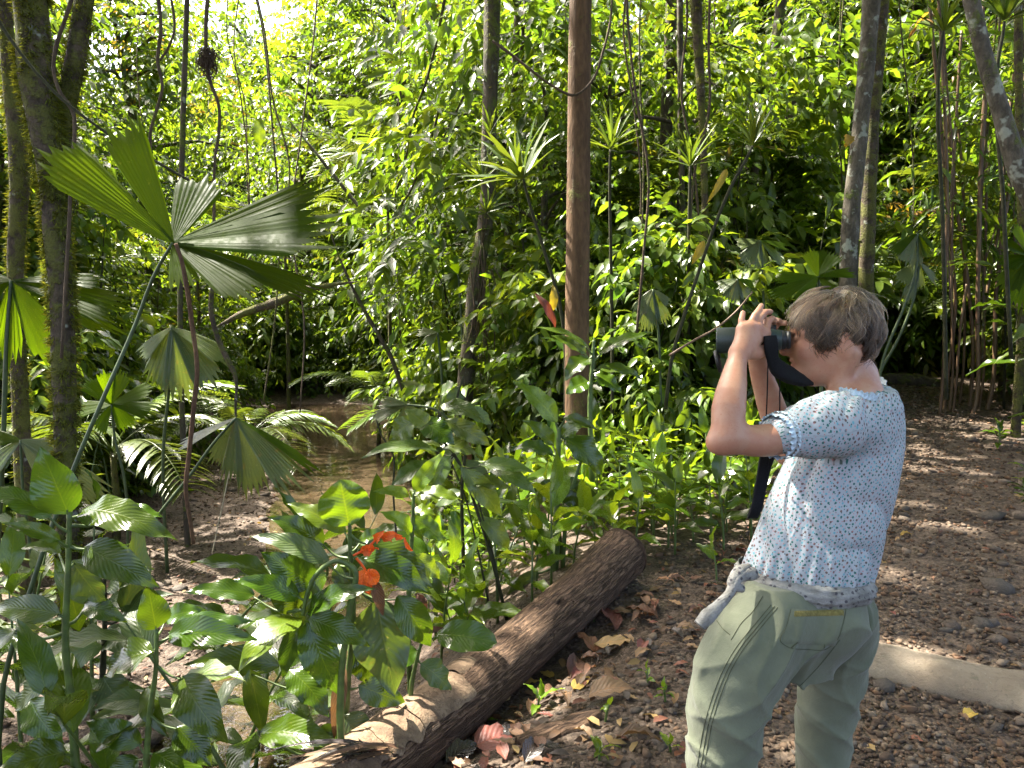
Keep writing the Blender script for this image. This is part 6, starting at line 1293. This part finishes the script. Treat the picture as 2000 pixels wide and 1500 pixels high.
ce = P(1521, 851, 1.667); cu = nrm(np.cross(ad, UP)); cv2 = np.cross(cu, ad); cuff = np.array([ce + (cu * math.cos(a) + cv2 * math.sin(a)) * .0465 for a in np.linspace(0, 6.283, 14, endpoint=False)])
frill(cuff, lambda p, t: np.broadcast_to(ad, p.shape), .014, 30, .0045, "sleeve_frill")
sm = np.array([ce - ad * .012 + (cu * math.cos(a) + cv2 * math.sin(a)) * .051 for a in np.linspace(0, 6.283, 14, endpoint=False)]); frill(sm, lambda p, t: np.broadcast_to(ad, p.shape), .008, 40, .0025, "sleeve_smocking")

# trousers
D = Field((.34, 1.50, wg + .02), (1.06, 2.20, 1.02), .0042)
HT = [(1118, 1584, 108), (1150, 1582, 112), (1185, 1576, 122), (1220, 1568, 120), (1260, 1560, 106), (1300, 1555, 84)]
D.column([P(0, t[0], 1.85)[2] for t in HT], [P(t[1], 900, 1.85)[0] for t in HT], [1.855] * 6, [t[2] * 1.85 / FPX for t in HT], [.130, .135, .142, .145, .13, .11], .03)
D.ell(P(1612, 1212, 1.80), (.098, .095, .098), None, .035); D.ell(P(1655, 1210, 1.925), (.060, .085, .098), None, .035)
NL = [P(1512, 1205, 1.77), P(1466, 1270, 1.735), P(1430, 1340, 1.715), P(1414, 1430, 1.705), P(1410, 1500, 1.70)]; e = NL[-1]; NL += [V3([e[0] + .02, e[1], .30]), V3([e[0] + .05, e[1] + .01, wg + .07])]
D.chain(NL, [.106, .106, .099, .089, .084, .080, .075], .035, 14)
FL = [P(1650, 1215, 1.93), P(1622, 1340, 1.95), P(1609, 1430, 1.95), P(1606, 1500, 1.95)]; e = FL[-1]; FL += [V3([e[0] + .01, e[1], .30]), V3([e[0] + .02, e[1], wg + .07])]
D.chain(FL, [.088, .084, .075, .070, .069, .067], .03, 12)
x, y, z = np.meshgrid(*D.ax, indexing='ij', sparse=True)
rdg = lambda ph, pw_: (1 - np.abs(np.sin(ph))) ** pw_
hipz = np.clip((z - .60) / .2, .3, 1) * np.clip((.98 - z) / .08, 0, 1)
fx = -.0100 * rdg(z * 21 - x * 15 + 1.6 * np.sin(x * 11 + y * 9) + .9 * np.sin(z * 9), 2.2) * hipz - .0075 * rdg(x * 24 + z * 9 + 1.7 * np.sin(z * 14 + y * 6), 2.5) - .0070 * rdg(z * 30 + x * 12 + 2.2 * np.sin(y * 15 + x * 6), 2.5) * np.clip((.80 - z) / .1, 0, 1) + .006
D.F += fx.astype(np.float32)
D.below(V3([WX0[0], 1.85, .975]), nrm(V3([.03, 0, 1.])))
V, Q = D.net(); V = relax(V, Q, 1, .4)
k = NT("olive_trouser_cotton"); oc = k.obj_co(); n1 = k.noise(5., 5., .6, oc); n2 = k.noise(500., 2., .5, oc); n3 = k.noise(26., 4., .6, oc)
c = k.mix(k.rampv(n1, .3, .7), (.092, .102, .066), (.130, .142, .096)); M_trous = k.fin(k.princ(c, .8, k.bump(k.math('ADD', n3, k.math('MULTIPLY', n2, .15)), .35, .010), .25, **{'Sheen Weight': .15}))
o_tr = ppart("trousers", V, M_trous, Q)
BT = BVHTree.FromPolygons([tuple(v) for v in V], [tuple(int(i) for i in q) for q in Q])
def on_trousers(px, py, off=.0):
    d = P(px, py, 1.0) - CAM; h = BT.ray_cast(Vector(CAM), Vector(nrm(d)), 6.0)
    if h[0] is None: return P(px, py, 1.72)
    n_ = V3(h[1]); n_ = n_ if n_ @ d < 0 else -n_; return V3(h[0]) + n_ * off
M_stitch = plain_mat("dark_olive_stitching", (.062, .066, .040), .9, .1, .2)
def seam(pxs, r_=.0008, n=50, name="seam"):
    q = catmull(np.array([(a, b, 0.) for a, b in pxs]), n); pts = np.array([on_trousers(a, b, .0006) for a, b, _ in q]); mb = MB(); add_tube(mb, pts - PO, r_, 5, n); mb.build(name, M_stitch, o_tr)
SD = [(1506, 1182), (1470, 1225), (1440, 1262), (1412, 1310), (1392, 1360), (1375, 1420), (1362, 1496)]
for dx in (0, 7, 13): seam([(a + dx, b + dx * .35) for a, b in SD])
seam([(1490, 1165), (1470, 1195), (1450, 1215), (1428, 1250)]); seam([(1400, 1212), (1412, 1228), (1426, 1240)]); seam([(1640, 1250), (1600, 1300), (1562, 1340)])
def patch(cor, n, m, off, mat, name):
    c = V3(cor); u, v = np.linspace(0, 1, n), np.linspace(0, 1, m); G = np.array([[(c[0] * (1 - a) + c[1] * a) * (1 - b) + (c[3] * (1 - a) + c[2] * a) * b for b in v] for a in u]); W = np.array([[on_trousers(q[0], q[1], off if 0 < i < n - 1 and 0 < j < m - 1 else .0005) for j, q in enumerate(rw)] for i, rw in enumerate(G)])
    return ppart(name, W.reshape(-1, 3), mat, grid_q(n, m), under=o_tr)
patch([(1545, 1190), (1652, 1190), (1632, 1262), (1526, 1256)], 22, 16, .0028, M_trous, "back_pocket")
patch([(1548, 1192), (1650, 1190), (1648, 1204), (1546, 1207)], 20, 5, .0045, plain_mat("mustard_trim", (.16, .135, .045), .85, .2, .3, 200., .4, .002), "pocket_trim")
seam([(1545, 1190), (1535, 1225), (1524, 1252), (1540, 1264), (1575, 1268), (1612, 1268), (1634, 1250), (1648, 1212), (1652, 1190)], name="pocket_stitching"); seam([(1582, 1215), (1570, 1240), (1545, 1266)], .0014); seam([(1618, 1214), (1613, 1240), (1610, 1266)], .0014)
# knitted jacket tied round the waist
n = 120; th = np.linspace(0, 2 * np.pi, n); cx0 = P(1578, 900, 1.85)[0]
G = []
for w in np.linspace(0, 1, 11):
    zz = .986 - .052 * w + .012 * np.cos(th + 2.9) + .002 * np.sin(th * 40 + w * 9); bul = .004 + .013 * np.sin(np.pi * w) + .0025 * np.sin(w * 22 + 2 * np.sin(th * 5)) + .0015 * np.sin(th * 60 + w * 14); G.append(np.stack([cx0 + (.156 + bul) * np.cos(th), 1.855 + (.134 + bul) * np.sin(th), zz], -1))
k = NT("grey_knit"); oc = k.obj_co(); v1 = k.voro(62., 'F1', oc); n2 = k.noise(330., 3., .6, oc); n1 = k.noise(30., 4., .6, oc)
c = k.mix(k.rampv(n1, .35, .65), (.18, .175, .16), (.31, .305, .285)); c = k.mix(k.rampv(v1, .18, .30, .85, 0), c, (.055, .05, .06)); M_knit = k.fin(k.princ(c, .95, k.bump(n2, .9, .004), .1))
o_kn = ppart("tied_knit_jacket", np.stack(G, 1).reshape(-1, 3), M_knit, grid_q(n, 11))
slp = [P(1470, 1120, 1.735), P(1440, 1128, 1.70), P(1424, 1160, 1.68), P(1400, 1186, 1.665), P(1380, 1206, 1.655), P(1366, 1222, 1.65)]; mb = MB(); add_tube(mb, np.array(slp) - PO, [.017, .014, .011, .014, .018, .016], 16, 40, .08, 40.); mb.build("knit_sleeve", M_knit, o_kn)
mb = MB(); add_tube(mb, np.array([P(1462, 1108, 1.74), P(1440, 1120, 1.705), P(1430, 1142, 1.69), P(1450, 1150, 1.70)]) - PO, [.010, .014, .012, .009], 14, 20, .12, 40.); mb.build("knot", M_knit, o_kn)
# shoes
M_shoe = plain_mat("dark_shoe", (.05, .045, .04), .7)
for f in (NL[-1], FL[-1]):
    mb = MB(); V_, Q_, T_2, uv_ = tube([f + V3([.09, -.02, -.035]), f + V3([.0, 0, -.02]), f + V3([-.09, .03, -.035]), f + V3([-.17, .05, -.045])], [.032, .046, .042, .022], 14, 20); V_[:, 2] = np.maximum(V_[:, 2], wg + .004); mb.add(V_ - PO, T_2, Q_, uv_); mb.build("shoe", M_shoe, person)

# hair: a scalp and several thousand strands lying over it
M_scalp = plain_mat("hair_base", (.045, .030, .020), .7, .3, .3, 60., .5, .004)
def hend(ph):       # how far down (angle from the crown) the hair reaches in each direction: 0 = face, pi/2 = towards her left ear, pi = nape
    a = np.abs((ph + np.pi) % (2 * np.pi) - np.pi); return np.interp(a, [0, .35, .75, 1.15, 1.55, 2.0, 2.5, 3.1416], [1.42, 1.62, 2.02, 2.22, 2.26, 2.30, 2.50, 2.62])
HR = V3([.100, .080, .094]); HO = Hd(.000, 0, .011)
def hpt(th, ph, lift):
    d = np.stack([np.sin(th) * np.cos(ph), np.sin(th) * np.sin(ph), np.cos(th)], -1); low = np.clip(th - 1.45, 0, 1)[..., None]
    ax = np.array([HF, HL, HU]); R = HR[None] * (1 - low * V3([.10, .06, -.02])); return HO + (d * (R + np.asarray(lift)[..., None])) @ ax
uu, vv = np.meshgrid(np.linspace(0, 1, 24), np.linspace(0, 2 * np.pi, 65), indexing='ij'); S = hpt(uu * hend(vv) * .97, vv, -.003 - .003 * (uu > .95)); o_hair = ppart("hair", S.reshape(-1, 3), M_scalp, grid_q(24, 65))
r = np.random.default_rng(17); NLK, PER = 400, 25; NS = NLK * PER; NP_ = 10
phl = r.uniform(-np.pi, np.pi, NLK); el_ = hend(phl); tl0 = el_ * (r.random(NLK) ** .8) * .80; cl = np.stack([np.cos(phl) * 3.0, np.sin(phl) * 3.0, tl0 * 2.2], -1)
cnl = snoise(cl, 1.0, 2) + .25 * r.normal(size=NLK); cn2l = snoise(cl + 9, 1.5, 2); liftl = r.normal(size=NLK) * .0035 + .006 * cn2l; curl_ = r.normal(size=NLK); tintl = r.normal(size=NLK)
rep = lambda a: np.repeat(a, PER); spread = r.normal(size=(2, NS)) * np.array([[.085], [.055]])
ph0 = rep(phl) + spread[0] / np.maximum(np.sin(np.clip(rep(tl0) + .3, .3, 2.6)), .35); t0 = np.clip(rep(tl0) + spread[1], .02, 3); e1 = hend(ph0); t1 = np.minimum(t0 + rep(r.uniform(.55, .95, NLK)) * r.uniform(.85, 1.1, NS), e1 * (1 + r.normal(size=NS) * .03))
s = np.linspace(0, 1, NP_)[None]; th = t0[:, None] + (t1 - t0)[:, None] * s; front = np.exp(-((np.abs(ph0) - .9) / .7) ** 2)
ph = ph0[:, None] - (ph0 - rep(phl))[:, None] * .65 * s ** 1.2 + (.62 * rep(cnl)[:, None] * s ** 1.4 + .15 * np.sin(s * 6 + rep(cn2l)[:, None] * 4) * s) / np.maximum(np.sin(np.clip(th, .35, 2.7)), .4) - .22 * np.sign(ph0)[:, None] * front[:, None] * s
lift = rep(liftl)[:, None] + .003 + .010 * np.sin(np.pi * np.clip(s * 1.05, 0, 1)) * (.5 + .5 * r.random((NS, 1))) + .006 * rep(curl_)[:, None] * s ** 2 - .006 * s - .003 + .018 * (r.random((NS, 1)) < .08) * s ** 2 * r.uniform(0, 1.5, (NS, 1))
Pn = hpt(np.clip(th, .02, 2.6), ph, lift) - PO
hc = bpy.data.hair_curves.new("hair_strands"); hc.add_curves([NP_] * NS); hc.attributes["position"].data.foreach_set("vector", Pn.astype(np.float32).reshape(-1))
ra = hc.attributes.get("radius") or hc.attributes.new("radius", 'FLOAT', 'POINT'); ra.data.foreach_set("value", np.tile(np.linspace(.00085, .00032, NP_), NS).astype(np.float32))
ca = hc.attributes.new("tint", 'FLOAT', 'CURVE'); ca.data.foreach_set("value", np.clip(.20 + .24 * rep(tintl) + .13 * r.normal(size=NS) + .30 * sstep(.0, .8, np.cos(t0)), 0, 1).astype(np.float32))
k = NT("grey_brown_hair"); tn = k.node("Attribute", attribute_name="tint").outputs['Fac']; c = k.ramp(tn, [(0, (.010, .006, .003)), (.4, (.032, .016, .007)), (.72, (.10, .060, .028)), (1, (.27, .175, .095))])
hb = k.node("BsdfHairPrincipled"); hb.parametrization = 'COLOR'; k.link(c, hb.inputs['Color']); hb.inputs['Roughness'].default_value = .38; hb.inputs['Radial Roughness'].default_value = .45; M_hair = k.fin(hb.outputs[0])
hc.materials.append(M_hair); oh = obj("hair_strands", hc, o_hair)
# ------------------------------------------------------------------ binoculars
M_arm = plain_mat("dark_green_rubber", (.018, .030, .026), .45, .45, .15, 300., .10, .001)
M_blk = plain_mat("black_rubber", (.007, .007, .008), .5, .4, .2, 200., .1, .001)
M_web = plain_mat("black_webbing", (.007, .007, .008), .85, .15, .3, 300., .4, .002)
k = NT("coated_lens"); M_lens = k.fin(k.princ((.01, .012, .02), .05, None, .8))
BA, BE = P(1399, 665, 1.850), P(1527, 664, 1.806); bd = nrm(BE - BA); bs = nrm(np.cross(UP, bd)); bu = np.cross(bd, bs); bs = bs if bs[1] > 0 else -bs; SEP = .066
bino = thing("binoculars", "black and dark green binoculars held to the woman's eyes", "binoculars", None, tuple(BA)); LB = np.linalg.norm(BE - BA)
def lathe(mbx, o, d, prof, seg=28):
    A = nrm(np.cross(d, UP)); B_ = np.cross(A, d); an = np.linspace(0, 2 * np.pi, seg, endpoint=False); pr = np.array(prof); V = o + d * pr[:, 0][:, None, None] + (A * np.cos(an)[:, None] + B_ * np.sin(an)[:, None])[None] * pr[:, 1][:, None, None]
    n = len(pr); i, j = np.meshgrid(np.arange(n - 1), np.arange(seg), indexing='ij'); j2 = (j + 1) % seg; mbx.add(V.reshape(-1, 3) - BA, None, np.stack([i * seg + j, i * seg + j2, (i + 1) * seg + j2, (i + 1) * seg + j], -1).reshape(-1, 4)); return mbx
for s_ in (0, 1):
    o = BA + bs * SEP * s_
    b_ = lathe(MB(), o, bd, [(.006, .0), (.006, .0245), (.000, .0255), (.000, .0300), (.003, .0318), (.040, .0322), (.075, .0300), (.105, .0285), (.135, .0270), (LB - .018, .0262), (LB - .006, .0250), (LB, .0230), (LB, .0)]).build("barrel", M_arm, bino)
    lathe(MB(), o, bd, [(.007, 0), (.0065, .0120), (.0055, .0242)]).build("objective_lens", M_lens, b_)
    lathe(MB(), o, bd, [(LB - .004, .0), (LB - .004, .0228), (LB + .004, .0234), (LB + .008, .0215), (LB + .010, .0180), (LB + .012, .0212), (LB + .017, .0218), (LB + .020, .0195), (LB + .020, .0)]).build("eyecup", M_blk, bino)
m_ = BA + bs * SEP * .5
mb = MB(); V, Q, T, uv = tube([m_ + bd * .018 + bu * .006, m_ + bd * .06 + bu * .010, m_ + bd * .10 + bu * .010], [.020, .024, .020], 14, 14); mb.add(V - BA, T, Q, uv); mb.build("bridge", M_arm, bino)
lathe(MB(), m_ + bu * .024, bd, [(.108, 0), (.108, .013), (.112, .0155), (.118, .0148), (.122, .0158), (.128, .0148), (.132, .0158), (.138, .0150), (.142, .013), (.142, 0)], 20).build("focus_wheel", M_blk, bino)
o = BA + bd * .129 - bs * .026; lathe(MB(), o - bu * .006, -bs, [(-.006, .0), (-.006, .017), (.004, .0165), (.006, .012), (.004, .008), (.006, 0)], 22).build("strap_lug", M_blk, bino)
# open lens cap dangling under the near barrel
cp = P(1402, 706, 1.845); capo = lathe(MB(), cp, nrm(V3([.9, -.3, .25])), [(-.004, 0), (-.004, .028), (.004, .029), (.006, .026), (.006, 0)]).build("lens_cap", M_blk, bino)
mb = MB(); add_tube(mb, np.array([P(1406, 690, 1.845), P(1406, 698, 1.845), P(1405, 704, 1.845)]) - BA, .0012, 5, 6); mb.build("cap_tether", M_blk, bino)
def ribbon(path, w, t, side, n=60):
    """flat padded band: path (k,3), width and thickness tables, side = direction of its width"""
    c = catmull(np.array(path), n); u = np.linspace(0, 1, n); ww = np.interp(u, np.linspace(0, 1, len(w)), w); tt_ = np.interp(u, np.linspace(0, 1, len(t)), t); tg = nrm(np.gradient(c, axis=0))
    sd = np.array([np.interp(u, np.linspace(0, 1, len(side)), V3(side)[:, i]) for i in range(3)]).T; sd = nrm(sd - tg * np.sum(sd * tg, -1, keepdims=True)); nn_ = np.cross(tg, sd); an = np.linspace(0, 2 * np.pi, 14, endpoint=False)
    R = np.sign(np.cos(an)) * np.abs(np.cos(an)) ** .6; S_ = np.sign(np.sin(an)) * np.abs(np.sin(an)) ** .6
    V = c[:, None] + sd[:, None] * (ww[:, None] * .5 * R)[..., None] + nn_[:, None] * (tt_[:, None] * .5 * S_)[..., None]; i, j = np.meshgrid(np.arange(n - 1), np.arange(14), indexing='ij'); j2 = (j + 1) % 14
    mb = MB(); mb.add(V.reshape(-1, 3) - BA, None, np.stack([i * 14 + j, i * 14 + j2, (i + 1) * 14 + j2, (i + 1) * 14 + j], -1).reshape(-1, 4)); return mb
yb = 1.765
ribbon([P(1504, 656, yb), P(1506, 676, yb - .004), P(1509, 700, yb), P(1520, 719, 1.775), P(1543, 733, 1.785), P(1566, 743, 1.79), P(1588, 750, 1.795)], [.030, .034, .028, .042, .042, .030, .008], [.012, .016, .016, .024, .028, .022, .006], [(1, 0, 0), (1, 0, .1), (1, 0, .3), (.6, .2, .8), (.3, .5, .8), (.2, .6, .8), (.1, .6, .8)]).build("padded_strap_end", M_web, bino)
ribbon([P(1500, 690, 1.765), P(1499, 750, 1.762), P(1496, 830, 1.80), P(1494, 885, 1.83)], [.0028] * 2, [.0028] * 2, [(1, 0, 0)] * 2).build("strap_cord", M_web, bino)
ribbon([P(1524, 700, 1.88), P(1523, 760, 1.87), P(1522, 820, 1.86), P(1512, 885, 1.84)], [.0028] * 2, [.0028] * 2, [(1, 0, 0)] * 2).build("strap_cord", M_web, bino)
ribbon([P(1494, 880, 1.80), P(1490, 920, 1.785), P(1484, 960, 1.77), P(1475, 1000, 1.76), P(1470, 1010, 1.77), P(1478, 990, 1.80), P(1500, 900, 1.84), P(1512, 870, 1.85)], [.024, .030, .030, .028, .026, .028, .03, .024], [.006] * 3, [(1, .25, 0)] * 3).build("neck_strap", M_web, bino)
# ------------------------------------------------------------------ one label for each of the many alike plants and leaves
bpy.context.view_layer.update()
LMK = [(-9999, "the left edge"), (95, "the mossy forked trunk"), (338, "the great fan leaf"), (461, "the drooping fan leaf"), (610, "the gravel bar"), (760, "the pool"), (945, "the epiphyte trunk"),
       (1130, "the red-brown trunk"), (1305, "the dark straight trunk"), (1420, "the binoculars"), (1635, "the woman's head"), (1690, "the lichen trunk"), (1842, "the canes"), (1960, "the leaning trunk"), (2000, "the right edge")]
ORD = ["front", "second", "third", "fourth", "fifth", "sixth", "seventh", "eighth", "ninth", "tenth", "eleventh", "twelfth", "thirteenth", "fourteenth", "fifteenth", "sixteenth", "seventeenth", "eighteenth", "nineteenth", "twentieth"]
TENS = {2: "twenty", 3: "thirty", 4: "forty"}
def ordw(i):
    if i < 20: return ORD[i]
    t, u = divmod(i + 1, 10); return TENS[t] + ("-" + ["", "first", "second", "third", "fourth", "fifth", "sixth", "seventh", "eighth", "ninth"][u] if u else "th").replace("th", "th") if u else TENS[t][:-1] + "ieth"
def pxof(o):
    p = V3(o.matrix_world.translation); d = p - CAM; f = np.array([0, math.cos(PITCH), -math.sin(PITCH)]); return 1000 + FPX * d[0] / (d @ f), d[1]
SHORT = {"forest_tree": "tall forest tree", "understorey_tree": "slender understorey tree", "shrub": "leafy green shrub", "bright_ginger_seedling": "knee-high bright ginger", "broad_leaved_clump": "broad-leaved plant", "feather_palm": "feather palm", "trailside_seedling": "low trailside seedling", "hanging_vine": "thin hanging vine", "tall_ginger": "tall lance-leaved ginger", "ginger_plant": "glossy dark ginger"}
byg = {}
for o in list(scene.objects):
    if o.parent is None and o.get("group"): byg.setdefault(o["group"], []).append(o)
bins = {}
for g, L in byg.items():
    nm = L[0].name.split(".")[0]
    if nm == "fallen_leaf":
        L.sort(key=lambda o: pxof(o)[0])
        for i, o in enumerate(L):
            b = " ".join(o["label"].split()[:3])
            o["label"] = b + ", " + ("leftmost" if i == 0 else "rightmost" if i == len(L) - 1 else ordw(i) + " from the left") + (" of those on the gravel trail" if "trail" in g else " of its colour beside the log")
        continue
    for o in L: 
        px, y = pxof(o); i = max(j for j in range(len(LMK)) if LMK[j][0] <= px); bins.setdefault((SHORT[nm], i), []).append((y, o))
for (s_, i), L in bins.items():
    L.sort(key=lambda t: t[0])
    where = "past the right edge" if i == len(LMK) - 1 else "left of the mossy forked trunk" if i == 0 else "between %s and %s" % (LMK[i][1], LMK[i + 1][1])
    for j, (y, o) in enumerate(L): o["label"] = "%s %s, %s" % (s_, where, "the front one" if j == 0 else "the farthest back" if j == len(L) - 1 else ordw(j) + " back")
